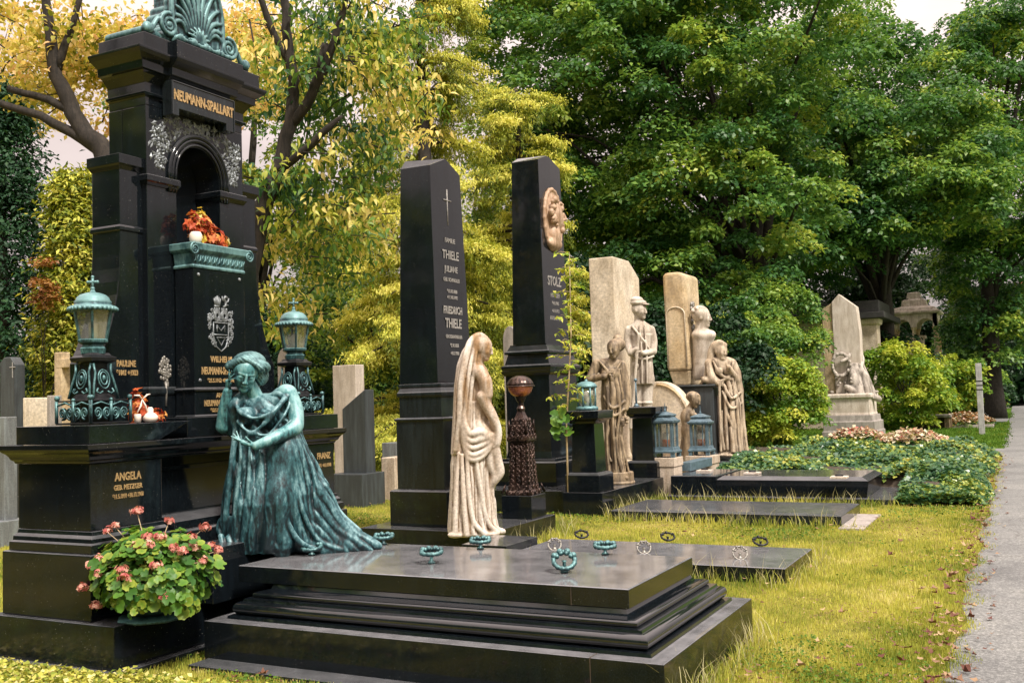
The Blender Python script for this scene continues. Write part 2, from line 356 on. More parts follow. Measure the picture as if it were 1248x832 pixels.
# ------------------------------------------------------------------ sculpting: signed distance field -> one continuous surface
class Sculpt:
    def __init__(s, lo, hi, h):
        s.lo = np.array(lo, float); s.h = h
        s.n = np.ceil((np.array(hi)-s.lo)/h).astype(int)+1
        s.D = np.full(tuple(s.n), 1.0, dtype=np.float32)
    def region(s, lo, hi):
        a = np.clip(np.floor((np.array(lo)-s.lo)/s.h).astype(int), 0, s.n-1); b = np.clip(np.ceil((np.array(hi)-s.lo)/s.h).astype(int)+1, 1, s.n)
        if np.any(b <= a): return None
        sl = tuple(slice(i, j) for i, j in zip(a, b))
        g = [(np.arange(i, j)*s.h+o).astype(np.float32) for i, j, o in zip(a, b, s.lo)]
        return sl, g[0][:, None, None], g[1][None, :, None], g[2][None, None, :]
    def blend(s, sl, d, k, op='add'):
        D = s.D[sl]
        if op == 'sub':
            d = -d; h = np.maximum(k-np.abs(D-d), 0)/k if k > 0 else 0; s.D[sl] = np.maximum(D, d)+(h*h*k*0.25 if k > 0 else 0)
        else:
            h = np.maximum(k-np.abs(D-d), 0)/k if k > 0 else 0; s.D[sl] = np.minimum(D, d)-(h*h*k*0.25 if k > 0 else 0)
    def cap(s, a, b, ra, rb=None, k=0.03, op='add'):
        rb = ra if rb is None else rb; a = np.array(a, float); b = np.array(b, float); m = max(ra, rb)+k+2*s.h
        rg = s.region(np.minimum(a, b)-m, np.maximum(a, b)+m)
        if rg is None: return
        sl, X, Y, Z = rg; ab = b-a; L = float(ab@ab)+1e-12
        t = np.clip(((X-a[0])*ab[0]+(Y-a[1])*ab[1]+(Z-a[2])*ab[2])/L, 0, 1)
        d = np.sqrt((X-a[0]-t*ab[0])**2+(Y-a[1]-t*ab[1])**2+(Z-a[2]-t*ab[2])**2)-(ra+(rb-ra)*t)
        s.blend(sl, d, k, op)
    def chain(s, pts, rad, k=0.02, op='add'):
        if not hasattr(rad, '__len__'): rad = [rad]*len(pts)
        P = np.array(pts, float); R_ = np.array(rad, float); m = R_.max()+k+2*s.h
        rg = s.region(P.min(0)-m, P.max(0)+m)
        if rg is None: return
        sl, X, Y, Z = rg; D = None
        for i in range(len(P)-1):
            a = P[i]; ab = P[i+1]-a; L = float(ab@ab)+1e-12
            t = np.clip(((X-a[0])*ab[0]+(Y-a[1])*ab[1]+(Z-a[2])*ab[2])/L, 0, 1)
            d = np.sqrt((X-a[0]-t*ab[0])**2+(Y-a[1]-t*ab[1])**2+(Z-a[2]-t*ab[2])**2)-(R_[i]+(R_[i+1]-R_[i])*t)
            D = d if D is None else np.minimum(D, d)
        s.blend(sl, D.astype(np.float32), k, op)
    def ripple(s, z0, z1, amp, lam, slant=0.0, seed=0, sharp=0.8, u0=None):
        """small cloth folds pressed into everything modelled so far between two heights"""
        rg = s.region((s.lo[0], s.lo[1], z0), s.lo+s.n*s.h*np.array([1, 1, 0])+np.array([0, 0, z1]))
        if rg is None: return
        sl, X, Y, Z = rg; rs = np.random.default_rng(seed); ph = rs.uniform(0, 6.28, 6)
        U = X*_r0[0]+Y*_r0[1]; V = -X*_r0[1]+Y*_r0[0]
        w_ = 2*PI/lam; q = w_*(U*0.85+V*0.5+slant*Z)+1.6*np.sin(w_*0.23*U+2.2*Z/lam*0.12+ph[0])+1.3*np.sin(w_*0.12*Z+w_*0.3*V+ph[1])
        f = 2*np.abs(np.sin(q*0.5))**(sharp*0.75)-1.1; g = 0.55+0.45*np.sin(w_*0.17*U-w_*0.10*Z+ph[2])
        m = np.clip(np.minimum((Z-z0)/(0.04), (z1-Z)/0.10), 0, 1)
        if u0 is not None: m = m*np.clip((U-u0)/0.08, 0, 1)
        s.D[sl] -= (amp*f*g*m).astype(np.float32)
    def curve(s, pts, rad, k=0.02, n=5, op='add'):
        P = [np.array(p, float) for p in pts]; rad = list(rad) if hasattr(rad, '__len__') else [rad]*len(P)
        Q = []; RR = []
        for i in range(len(P)-1):
            p0 = P[max(i-1, 0)]; p1 = P[i]; p2 = P[i+1]; p3 = P[min(i+2, len(P)-1)]
            for j in range(n):
                t = j/n
                Q.append(0.5*((2*p1)+(-p0+p2)*t+(2*p0-5*p1+4*p2-p3)*t*t+(-p0+3*p1-3*p2+p3)*t**3)); RR.append(rad[i]+(rad[i+1]-rad[i])*t)
        Q.append(P[-1]); RR.append(rad[-1]); s.chain(Q, RR, k, op)
    def ell(s, c, r, k=0.03, rot=None, op='add'):
        c = np.array(c, float); r = np.array(r if hasattr(r, '__len__') else (r, r, r), float); m = r.max()+k+2*s.h
        rg = s.region(c-m, c+m)
        if rg is None: return
        sl, X, Y, Z = rg; X = X-c[0]; Y = Y-c[1]; Z = Z-c[2]
        if rot is not None:
            q = rot
            X, Y, Z = (q[0][0]*X+q[0][1]*Y+q[0][2]*Z, q[1][0]*X+q[1][1]*Y+q[1][2]*Z, q[2][0]*X+q[2][1]*Y+q[2][2]*Z)
        k0 = np.sqrt((X/r[0])**2+(Y/r[1])**2+(Z/r[2])**2); k1 = np.sqrt((X/r[0]**2)**2+(Y/r[1]**2)**2+(Z/r[2]**2)**2)+1e-9
        s.blend(sl, k0*(k0-1)/k1, k, op)
    def robe(s, ctr, folds, k=0.04, seed=0, axis=None):
        """draped cloth: ctr = list of (point, rx, ry) from bottom to top; folds = list of (count, amplitude_bottom, amplitude_top, twist)"""
        zs = np.array([c[0][2] for c in ctr]); o = np.argsort(zs); zs = zs[o]
        cx = np.array([ctr[i][0][0] for i in o]); cy = np.array([ctr[i][0][1] for i in o]); rx = np.array([ctr[i][1] for i in o]); ry = np.array([ctr[i][2] for i in o])
        mr = max(rx.max(), ry.max())*1.35+k
        rg = s.region((cx.min()-mr, cy.min()-mr, zs[0]-k), (cx.max()+mr, cy.max()+mr, zs[-1]+k))
        if rg is None: return
        sl, X, Y, Z = rg; zz = Z.ravel()
        f = lambda a: np.interp(zz, zs, a).astype(np.float32)[None, None, :]
        gx, gy, ax, ay = f(cx), f(cy), f(rx), f(ry)
        if axis is None: e1, e2 = _r0[:2], np.array([-_r0[1], _r0[0]])
        else: e1, e2 = axis
        U = (X-gx)*e1[0]+(Y-gy)*e1[1]; V = (X-gx)*e2[0]+(Y-gy)*e2[1]
        rr = np.sqrt((U/ax)**2+(V/ay)**2); th = np.arctan2(V/ay, U/ax)
        t = ((zz-zs[0])/(zs[-1]-zs[0]+1e-9)).astype(np.float32)[None, None, :]
        fo = 0; rs = np.random.default_rng(seed)
        for (n, ab, at_, tw) in folds:
            ph = rs.uniform(0, 6.28); w = rs.uniform(0.5, 1.2)
            q = n*th+ph+tw*t+0.9*np.sin(2*th+ph*2+w*3*t)+0.5*np.sin(3*th-ph+2*t)
            fo = fo+(ab+(at_-ab)*t)*(2*np.abs(np.sin(q*0.5))**0.6-1)
        d = (rr-1)*np.minimum(ax, ay)*0.9-fo
        d = np.maximum(d, np.maximum(zs[0]-Z, Z-zs[-1]))
        s.blend(sl, d.astype(np.float32), k)
    def mesh(s):
        D = s.D; S = D < 0
        n = D.shape; idx = -np.ones((n[0]-1, n[1]-1, n[2]-1), dtype=np.int64)
        c = np.zeros(idx.shape, dtype=np.int8)
        for i in (0, 1):
            for j in (0, 1):
                for k in (0, 1): c += S[i:n[0]-1+i, j:n[1]-1+j, k:n[2]-1+k]
        act = (c > 0) & (c < 8); A = np.argwhere(act); idx[act] = np.arange(len(A))
        acc = np.zeros((len(A), 3)); cnt = np.zeros(len(A))
        corners = [(i, j, k) for i in (0, 1) for j in (0, 1) for k in (0, 1)]
        for a in corners:
            for ax in range(3):
                if a[ax]: continue
                b = list(a); b[ax] = 1
                da = D[A[:, 0]+a[0], A[:, 1]+a[1], A[:, 2]+a[2]]; db = D[A[:, 0]+b[0], A[:, 1]+b[1], A[:, 2]+b[2]]
                x = (da < 0) != (db < 0); t = np.where(x, da/(da-db+1e-12), 0)
                p = np.tile(np.array(a, float), (len(A), 1)); p[:, ax] += t
                acc += p*x[:, None]; cnt += x
        V = (A+acc/cnt[:, None])*s.h+s.lo
        F = []
        for ax in range(3):
            o1, o2 = (ax+1) % 3, (ax+2) % 3
            s0 = [slice(None)]*3; s1 = [slice(None)]*3; s0[ax] = slice(0, -1); s1[ax] = slice(1, None)
            a = S[tuple(s0)]; b = S[tuple(s1)]; E = np.argwhere(a != b)
            E = E[(E[:, o1] > 0) & (E[:, o2] > 0) & (E[:, o1] < n[o1]-1) & (E[:, o2] < n[o2]-1)]
            ins = a[E[:, 0], E[:, 1], E[:, 2]]
            def g(d1, d2): q = E.copy(); q[:, o1] -= d1; q[:, o2] -= d2; return idx[q[:, 0], q[:, 1], q[:, 2]]
            q = np.stack([g(1, 1), g(0, 1), g(0, 0), g(1, 0)], 1); q[~ins] = q[~ins][:, ::-1]; F.append(q)
        return V, np.concatenate(F)
    def build(s, name, mat, root=None):
        V, F = s.mesh(); s.D = None
        return link_mesh(name, V, F, mat, root, smooth=True)

class Fig(Sculpt):
    """a figure laid out from photo positions at one distance d0 (metres); offsets dd are metres nearer(-)/farther(+)"""
    def __init__(s, d0, x0, y0, x1, y1, dlo, dhi, h):
        s.d0 = d0; s.q = d0/FPX
        P = [atd(x, y, d0+dd) for x in (x0, x1) for y in (y0, y1) for dd in (dlo, dhi)]
        Sculpt.__init__(s, np.min(P, 0), np.max(P, 0), h)
    def p(s, x, y, dd=0.0): return atd(x, y, s.d0)+_f*dd
    def c(s, a, b, ra, rb=None, k=3, op='add'): s.cap(s.p(*a), s.p(*b), ra*s.q, (ra if rb is None else rb)*s.q, k*s.q, op)
    def cv(s, pts, r, k=2, n=4, op='add'):
        r = [x*s.q for x in r] if hasattr(r, '__len__') else r*s.q
        s.curve([s.p(*a) for a in pts], r, k*s.q, n, op)
    def e(s, a, r, k=3, tilt=0.0, op='add'):
        """ellipsoid with radii (right, depth, up) in photo units, tilted in the picture plane"""
        ct, st = math.cos(tilt), math.sin(tilt); e1 = _r*ct+_u*st; e3 = -_r*st+_u*ct
        r = r if hasattr(r, '__len__') else (r, r, r)
        s.ell(s.p(*a), [x*s.q for x in r], k*s.q, (e1, _f, e3), op)
    def rb(s, rows, folds, k=4, seed=0):
        """rows of (left px, right px, y px, depth radius px, dd)"""
        ctr = []
        for (xl, xr, y, rd, dd) in rows: ctr.append((s.p((xl+xr)/2, y, dd), (xr-xl)/2*s.q, rd*s.q))
        s.robe(ctr, [(n, a*s.q, b*s.q, tw) for n, a, b, tw in folds], k*s.q, seed)
    def head(s, c, r, face=(1, 0), tilt=0.0, k=1.5, pitch=0.0):
        """c = centre, r = half height in px, face = (component to the right in the picture, component towards the viewer)"""
        c3 = s.p(*c); q = r*s.q; n = math.hypot(*face); up = _u*math.cos(tilt)+_r*math.sin(tilt)
        fw = (_r*face[0]-_f*face[1])/n; fw = fw-up*(fw@up); fw /= np.linalg.norm(fw); fw, up = fw*math.cos(pitch)-up*math.sin(pitch), up*math.cos(pitch)+fw*math.sin(pitch); sd = np.cross(up, fw)
        M3 = (sd, fw, up)
        P = lambda a, b, c_: c3+(sd*a+fw*b+up*c_)*q
        s.ell(P(0, -0.08, 0.18), (0.70*q, 0.80*q, 0.78*q), k*s.q, M3)                 # skull
        s.ell(P(0, 0.22, -0.25), (0.53*q, 0.52*q, 0.70*q), 2*k*s.q, M3)               # face mass
        s.ell(P(0, 0.50, -0.78), (0.26*q, 0.22*q, 0.19*q), 0.12*q, M3)                # chin
        for e in (-1, 1):
            s.ell(P(e*0.30, 0.52, -0.20), (0.20*q, 0.18*q, 0.22*q), 0.10*q, M3)       # cheek
            s.ell(P(e*0.27, 0.80, 0.00), (0.15*q, 0.085*q, 0.085*q), 0.12*q, M3, 'sub') # socket
            s.ell(P(e*0.26, 0.61, -0.01), (0.12*q, 0.11*q, 0.07*q), 0.08*q, M3)        # eye
            s.cap(P(e*0.12, 0.71, 0.15), P(e*0.40, 0.60, 0.16), 0.045*q, 0.035*q, 0.07*q) # brow
            s.ell(P(e*0.66, -0.02, -0.06), (0.08*q, 0.16*q, 0.22*q), 0.04*q, M3)      # ear
        s.chain([P(0, 0.74, 0.14), P(0, 0.80, -0.08), P(0, 0.86, -0.27)], [0.06*q, 0.07*q, 0.095*q], 0.08*q)  # nose
        for e in (-1, 1): s.ell(P(e*0.09, 0.80, -0.31), (0.07*q, 0.09*q, 0.06*q), 0.03*q, M3)
        s.chain([P(-0.15, 0.68, -0.53), P(0, 0.74, -0.49), P(0.15, 0.68, -0.53)], [0.03*q, 0.05*q, 0.03*q], 0.04*q)    # lips
        s.chain([P(-0.12, 0.67, -0.58), P(0, 0.72, -0.59), P(0.12, 0.67, -0.58)], [0.03*q, 0.05*q, 0.03*q], 0.03*q)
        return P, q
    def hand(s, wrist, palm, tips, r=1.0, k=0.5):
        """palm block plus five bent finger chains; all points are photo points with dd"""
        w = s.p(*wrist); m = s.p(*palm); q = s.q*r
        s.cap(w, m, 2.6*q, 3.1*q, 1.5*q)
        d = (m-w); d /= np.linalg.norm(d)
        sd = np.cross(d, _f); sd /= np.linalg.norm(sd)
        for i, t in enumerate(tips):
            t = s.p(*t); off = (i-1.5)*1.7*q if i < 4 else 0
            a = m+sd*off if i < 4 else w+(m-w)*0.3-sd*2.6*q
            mid = (a+t)/2-_f*1.5*q
            s.chain([a, mid, t], [1.15*q, 1.05*q, 0.8*q] if i < 4 else [1.35*q, 1.2*q, 0.9*q], k*q)
# ------------------------------------------------------------------ sky, light, ground
w = bpy.data.worlds.new('World'); scene.world = w; w.use_nodes = True
nt = w.node_tree
for n in list(nt.nodes): nt.nodes.remove(n)
wo = nt.nodes.new('ShaderNodeOutputWorld'); bg = N(nt, 'ShaderNodeBackground')
SUN_EL, SUN_AZ = R(52), R(118)      # azimuth of the sun measured from +Y towards +X
sky = N(nt, 'ShaderNodeTexSky', sky_type='NISHITA', sun_disc=False, sun_elevation=SUN_EL, sun_rotation=SUN_AZ)
tc = nt.nodes.new('ShaderNodeTexCoord')
mp = nt.nodes.new('ShaderNodeMapping'); mp.inputs['Scale'].default_value = (1, 1, 3); nt.links.new(tc.outputs['Generated'], mp.inputs['Vector'])
cn = noise(nt, mp.outputs[0], 2.2, 6, 0.6)
cl = ramp(nt, [(0.3, (5.4, 4.4, 4.05)), (0.7, (8.2, 6.9, 6.4))]); nt.links.new(cn, cl.inputs[0])
sz = N(nt, 'ShaderNodeSeparateXYZ'); nt.links.new(tc.outputs['Generated'], sz.inputs[0])
zg = N(nt, 'ShaderNodeMapRange', i_1=0.05, i_2=0.95, i_3=0.54, i_4=3.6); nt.links.new(sz.outputs[2], zg.inputs[0])
cl2 = mixc(nt, (0, 0, 0), cl.outputs[0], 1.0); vm = N(nt, 'ShaderNodeVectorMath', operation='SCALE'); nt.links.new(cl.outputs[0], vm.inputs[0]); nt.links.new(zg.outputs[0], vm.inputs['Scale'])
skc = mixc(nt, sky.outputs[0], vm.outputs[0], 0.9)
nt.links.new(skc, bg.inputs['Color']); bg.inputs['Strength'].default_value = 0.088
nt.links.new(bg.outputs[0], wo.inputs[0])
sd = bpy.data.lights.new('sun', 'SUN'); sd.energy = 3.4; sd.angle = R(9); sd.color = (1.0, 0.93, 0.82)
so = bpy.data.objects.new('sun', sd); col.objects.link(so)
sdir = Vector((math.cos(SUN_EL)*math.sin(SUN_AZ), math.cos(SUN_EL)*math.cos(SUN_AZ), math.sin(SUN_EL)))
so.rotation_euler = sdir.to_track_quat('Z', 'Y').to_euler(); so.location = (0, 0, 30)

def grass_ground():
    m, nt, out = new_mat('grass ground')
    v, g = coords(nt)
    p = N(nt, 'ShaderNodeBsdfPrincipled', i_Roughness=0.95); p.inputs['Specular IOR Level'].default_value = 0.1
    r1 = ramp(nt, [(0.3, (0.13, 0.14, 0.03)), (0.5, (0.29, 0.26, 0.06)), (0.7, (0.42, 0.35, 0.10))])
    nt.links.new(noise(nt, v, 1.3, 6, 0.7), r1.inputs[0])
    r2 = ramp(nt, [(0.35, (0.45, 0.5, 0.4)), (0.65, (1.15, 1.15, 1.0))]); nt.links.new(noise(nt, v, 55, 4, 0.8), r2.inputs[0])
    c = mixc(nt, r1.outputs[0], r2.outputs[0], 1.0, 'MULTIPLY')
    b3 = ramp(nt, [(0.56, (0, 0, 0)), (0.68, (1, 1, 1))]); nt.links.new(noise(nt, v, 2.6, 6, 0.75), b3.inputs[0]); c = mixc(nt, c, (0.13, 0.085, 0.05), b3.outputs[0])
    sx = N(nt, 'ShaderNodeSeparateXYZ'); nt.links.new(g.outputs['Position'], sx.inputs[0])
    far = N(nt, 'ShaderNodeMapRange', i_1=24.0, i_2=28.0); nt.links.new(sx.outputs[1], far.inputs[0])
    r3 = ramp(nt, [(0.35, (0.055, 0.13, 0.012)), (0.65, (0.11, 0.20, 0.02))]); nt.links.new(noise(nt, v, 3, 4), r3.inputs[0])
    c = mixc(nt, c, r3.outputs[0], far.outputs[0])
    nt.links.new(c, p.inputs['Base Color']); nt.links.new(bump(nt, noise(nt, v, 40, 4, 0.8), 0.8, 0.03), p.inputs['Normal'])
    nt.links.new(p.outputs[0], out.inputs[0]); return m
def asphalt():
    m, nt, out = new_mat('worn asphalt')
    v, g = coords(nt)
    p = N(nt, 'ShaderNodeBsdfPrincipled', i_Roughness=0.75)
    r1 = ramp(nt, [(0.3, (0.075, 0.079, 0.078)), (0.5, (0.160, 0.166, 0.164)), (0.66, (0.36, 0.365, 0.355))]); nt.links.new(noise(nt, v, 48, 5, 0.85), r1.inputs[0])
    r2 = ramp(nt, [(0.3, (0.60, 0.60, 0.62)), (0.5, (0.95, 0.95, 0.95)), (0.7, (1.2, 1.18, 1.15))]); nt.links.new(noise(nt, v, 0.9, 8, 0.72), r2.inputs[0])
    c = mixc(nt, r1.outputs[0], r2.outputs[0], 1.0, 'MULTIPLY')
    vc = N(nt, 'ShaderNodeTexVoronoi', i_Scale=0.8, feature='DISTANCE_TO_EDGE'); wv = N(nt, 'ShaderNodeTexNoise', i_Scale=3.0, i_Detail=5.0); nt.links.new(v, wv.inputs['Vector'])
    wm = N(nt, 'ShaderNodeVectorMath', operation='MULTIPLY_ADD'); nt.links.new(wv.outputs['Color'], wm.inputs[0]); wm.inputs[1].default_value = (0.5, 0.5, 0); nt.links.new(v, wm.inputs[2]); nt.links.new(wm.outputs[0], vc.inputs['Vector'])
    ck = ramp(nt, [(0.0, (1, 1, 1)), (0.012, (0, 0, 0))]); nt.links.new(vc.outputs['Distance'], ck.inputs[0]); ckm = N(nt, 'ShaderNodeMath', operation='MULTIPLY', i_1=0.5); nt.links.new(ck.outputs[0], ckm.inputs[0])
    c = mixc(nt, c, (0.05, 0.045, 0.04), ckm.outputs[0])
    nt.links.new(c, p.inputs['Base Color']); nt.links.new(bump(nt, noise(nt, v, 200, 3, 0.8), 0.5, 0.004), p.inputs['Normal'])
    nt.links.new(p.outputs[0], out.inputs[0]); return m
M['ground'] = grass_ground(); M['asphalt'] = asphalt()
# ground: one big sheet with a fine patch near the graves, gently uneven
gx = np.unique(np.concatenate([np.linspace(-900, -30, 16), np.linspace(-30, 4, 120), np.linspace(4, 900, 16)]))
gy = np.unique(np.concatenate([np.linspace(-200, -2, 8), np.linspace(-2, 40, 150), np.linspace(40, 1400, 24)]))
GX, GY = np.meshgrid(gx, gy, indexing='ij')
GZ = 0.012*np.sin(GX*1.9+0.7)*np.cos(GY*1.3)+0.010*np.sin(GX*4.3)*np.sin(GY*3.7+1)-0.008
GZ = np.where((GX > -0.9) | (GX < -29) | (GY > 39) | (GY < -1), -0.03, GZ)
nn = len(gy); ii = np.arange(len(gx)-1)[:, None]*nn+np.arange(nn-1)[None]
F4 = np.stack([ii, ii+nn, ii+nn+1, ii+1], -1).reshape(-1, 4)
tag(link_mesh('ground', np.stack([GX, GY, GZ], -1).reshape(-1, 3), F4, M['ground'], smooth=True), kind='structure')
def path_edge(y): return -0.52-0.0002*y*0-0.013*max(y-6, 0)+0.035*math.sin(y*1.9)+0.02*math.sin(y*5.1+1)-0.0002*max(y-20, 0)**1.5
ys = [-2+0.25*i for i in range(180)]+[43+3*i for i in range(80)]
vs = []; fs = []
for i, y in enumerate(ys):
    e = path_edge(y)
    if y > 45: e = path_edge(45)-0.016*(y-45)
    vs += [(e-0.02, y, -0.004), (e+0.03, y, 0.006), (e+1.6, y, 0.012), (e+3.4, y, 0.006)]
for i in range(len(ys)-1):
    for k in range(3): a = i*4+k; fs.append((a, a+1, a+5, a+4))
tag(link_mesh('path', vs, fs, M['asphalt'], smooth=True), kind='structure')
vs = []; fs = []
for i in range(13):
    x = -0.75-0.9*i*0.8; vs += [(x, 25.2+0.12*i+0.08*math.sin(i*2.1), 0.004), (x, 27.3+0.10*i+0.1*math.sin(i*1.3+1), 0.004)]
for i in range(12): fs.append((2*i, 2*i+1, 2*i+3, 2*i+2))
tag(link_mesh('side_path', vs, fs, M['asphalt']), kind='structure')
vs = []; fs = []
for i in range(10):
    x = -1.2-0.9*i; vs += [(x, 46+0.1*i, 0.004), (x, 50+0.10*i, 0.004)]
for i in range(9): fs.append((2*i, 2*i+1, 2*i+3, 2*i+2))
tag(link_mesh('far_side_path', vs, fs, M['asphalt']), kind='structure')

# ------------------------------------------------------------------ family tomb with the tower
CY = 5.75
tomb = thing('family_tomb', (-5.6, CY, 0), 'towering black granite family tomb with green bronze crest, arched niche and gilded names', 'tomb')
def mir(y): return 2*CY-y
b = MB()
b.box(-6.2, -4.96, 4.33, mir(4.33), -0.02, 0.034)
b.build('ground_step', M['black_dull'], tomb, bevel=0.006)
b = MB(); b.box(-6.15, -5.02, 4.39, mir(4.39), 0.036, 0.30); b.build('plinth', M['black_moss'], tomb, bevel=0.006)
for (ya, yb) in ((4.43, 5.14), (mir(5.14), mir(4.43))):
    b = MB(); b.prof(-6.09, -5.26, ya, yb, [(0.302, 0), (0.705, 0), (0.71, -0.015), (0.71, -0.03)])
    b.build('base_course', M['black'], tomb, bevel=0.006)
for (ya, yb) in ((4.46, 5.12), (mir(5.12), mir(4.46))):
    b = MB(); b.prof(-6.05, -5.285, ya, yb, [(0.712, 0.005), (0.765, 0.005), (0.775, -0.01), (0.80, -0.012), (0.82, -0.03), (0.845, -0.035)])
    b.build('pedestal_moulding', M['black'], tomb, bevel=0.003)
for (ya, yb) in ((4.50, 5.09), (mir(5.09), mir(4.50))):
    b = MB(); b.box(-6.02, -5.34, ya, yb, 0.847, 1.268); b.build('pedestal', M['black'], tomb, bevel=0.005)
b = MB(); b.box(-5.98, -5.47, 5.09, mir(5.09), 0.30, 1.27)
b.box(-5.98, -5.44, 5.09, mir(5.09), 1.17, 1.20)
b.build('recess_wall', M['black'], tomb, bevel=0.004)
b = MB()
b.stack([(0.304, -5.46, -4.90, 5.10, mir(5.10)), (0.67, -5.46, -4.90, 5.10, mir(5.10))])
b.stack([(0.672, -5.46, -5.20, 5.12, mir(5.12)), (0.76, -5.46, -5.20, 5.12, mir(5.12)), (0.775, -5.46, -5.215, 5.12, mir(5.12))])
b.stack([(0.777, -5.46, -5.26, 5.12, mir(5.12)), (0.83, -5.46, -5.26, 5.12, mir(5.12)), (0.87, -5.46, -5.40, 5.12, mir(5.12))])
b.build('step', M['black'], tomb, bevel=0.005)
b = MB()
b.prof(-6.03, -5.34, 4.50, mir(4.50), [(1.270, 0.01), (1.285, 0.015), (1.295, 0.03), (1.315, 0.038), (1.33, 0.05), (1.345, 0.068), (1.36, 0.08), (1.392, 0.082)])
b.build('ledge', M['black'], tomb, bevel=0.003)
for s in (0, 1):
    poly = [(4.47, 1.394), (5.05, 1.394), (5.33, 1.512), (4.47, 1.512)]
    if s: poly = [(mir(y), z) for y, z in poly]
    b = MB(); b.extrude_yz(poly, -6.0, -5.31); b.build('upper_plinth', M['black'], tomb, bevel=0.004)
b = MB(); b.box(-6.02, -5.37, 5.36, mir(5.36), 1.394, 1.535); b.build('tower_foot', M['black'], tomb, bevel=0.004)
# wings flaring outward at their feet
for s in (0, 1):
    poly = [(5.26, 3.335), (5.05, 3.335), (5.05, 2.88)]
    for i in range(1, 11):
        t = i/10; poly.append((5.05-0.20*t**2.6, 2.88-0.95*t))
    poly += [(4.85, 1.514), (5.26, 1.514)]
    if s: poly = [(mir(y), z) for y, z in poly]
    b = MB(); b.extrude_yz(poly, -5.95, -5.67); wing = b.build('wing', M['black'], tomb, bevel=0.005)
    b = MB()
    f = (lambda a, c: (a, c)) if not s else (lambda a, c: (mir(c), mir(a)))
    ya, yb = f(5.05, 5.247)
    b.prof(-5.95, -5.67, ya, yb, [(3.30, 0.002), (3.325, 0.014), (3.338, 0.024), (3.405, 0.024)])
    b.build('wing_cap', M['black'], wing, bevel=0.002); b = MB()
    ya, yb = f(5.05, 5.246)
    b.prof(-5.95, -5.67, ya, yb, [(2.86, 0.003), (2.868, 0.010), (2.89, 0.010), (2.905, 0.003)])
    b.build('wing_band', M['black'], wing, bevel=0.002)
# arched tower front: one slab with the niche opening cut out
yl, yr, yi0, yi1 = 5.25, 6.25, 5.535, 5.985
cyn = (yi0+yi1)/2; ri = (yi1-yi0)/2
poly = [(yl, 1.537), (yl, 3.80), (yr, 3.80), (yr, 1.537), (yi1, 1.537)]
for i in range(0, 17):
    a = PI*i/16; poly.append((cyn+ri*math.cos(a), 3.34+ri*1.08*math.sin(a)))
poly.append((yi0, 1.537))
b = MB(); b.extrude_yz(poly, -5.86, -5.62); b.build('tower_front', M['black'], tomb, bevel=0.004)
b = MB(); b.box(-6.0, -5.862, yl, yr, 1.537, 3.80); b.build('tower_back', M['black_sheen'], tomb, bevel=0.004)
for (ya, yb) in ((yl, yi0), (yi1, yr)):
    b = MB(); b.stack([(3.215, -5.95, -5.612, ya-0.003, yb+0.003), (3.235, -5.95, -5.600, ya-0.014, yb+0.010), (3.245, -5.95, -5.59, ya-0.022, yb+0.016), (3.285, -5.95, -5.59, ya-0.022, yb+0.016), (3.292, -5.95, -5.60, ya-0.012, yb+0.01)])
    b.build('pilaster_cap', M['black'], tomb, bevel=0.002)
b = MB()
for rr, tr in ((ri+0.075, 0.018), (ri+0.045, 0.014), (ri+0.012, 0.010)):
    pts = [(-5.618+0.006, cyn-rr, 3.20)] + [(-5.612, cyn+rr*math.cos(PI-PI*i/20), 3.34+rr*1.08*math.sin(PI-PI*i/20)) for i in range(21)] + [(-5.612, cyn+rr, 3.20)]
    b.tube(pts, tr, 8)
b.build('archivolt', M['black'], tomb, smooth=True)
# entablature with a projecting centre
b = MB()
cp = [(3.802, 0.0), (3.86, 0.0), (3.868, 0.012), (3.872, 0.028), (3.890, 0.032), (3.896, 0.012), (3.962, 0.012), (3.985, 0.030), (4.015, 0.055), (4.03, 0.075), (4.036, 0.098), (4.09, 0.104), (4.098, 0.118), (4.125, 0.165), (4.15, 0.185), (4.166, 0.186)]
b.stack([(z, -5.995+0*o, -5.62+o*0.8, yl-o*1.02, yr+o*0.75) for z, o in cp])
b.build('entablature', M['black'], tomb, bevel=0.002)
b = MB()
b.stack([(z, -5.97, -5.575+o*0.8, 5.40-o*0.15, 6.06+o*0.1) for z, o in cp[5:]])
b.build('entablature_break', M['black'], tomb, bevel=0.002)
b = MB(); b.box(-5.95, -5.49, 5.12, 6.32, 4.168, 4.275); b.build('attic', M['black'], tomb, bevel=0.004)
b = MB(); b.box(-5.93, -5.44, 5.385, 6.08, 4.169, 4.285); b.build('attic_block', M['black'], tomb, bevel=0.004)
poly = [(5.39, 3.745), (5.46, 3.745), (5.46, 3.80), (5.95, 3.80), (5.95, 3.745), (6.04, 3.745), (6.04, 4.0), (5.39, 4.0)]
b = MB(); b.extrude_yz(poly, -5.60, -5.505); pl = b.build('name_plaque', M['black_dull'], tomb, bevel=0.003)
b = MB()
for yy in (5.395, 6.035): b.tube([(-5.502, yy, 3.75), (-5.502, yy, 3.995)], 0.005, 6)
b.tube([(-5.502, 5.395, 3.995), (-5.502, 6.035, 3.995)], 0.005, 6); b.build('plaque_rim', M['black_dull'], pl)
text_part('lettering', 'NEUMANN-SPALLART', 0.105, 5.715, 3.862, -5.503, M['gold'], pl, 0.004, 0.60, 0.0035)
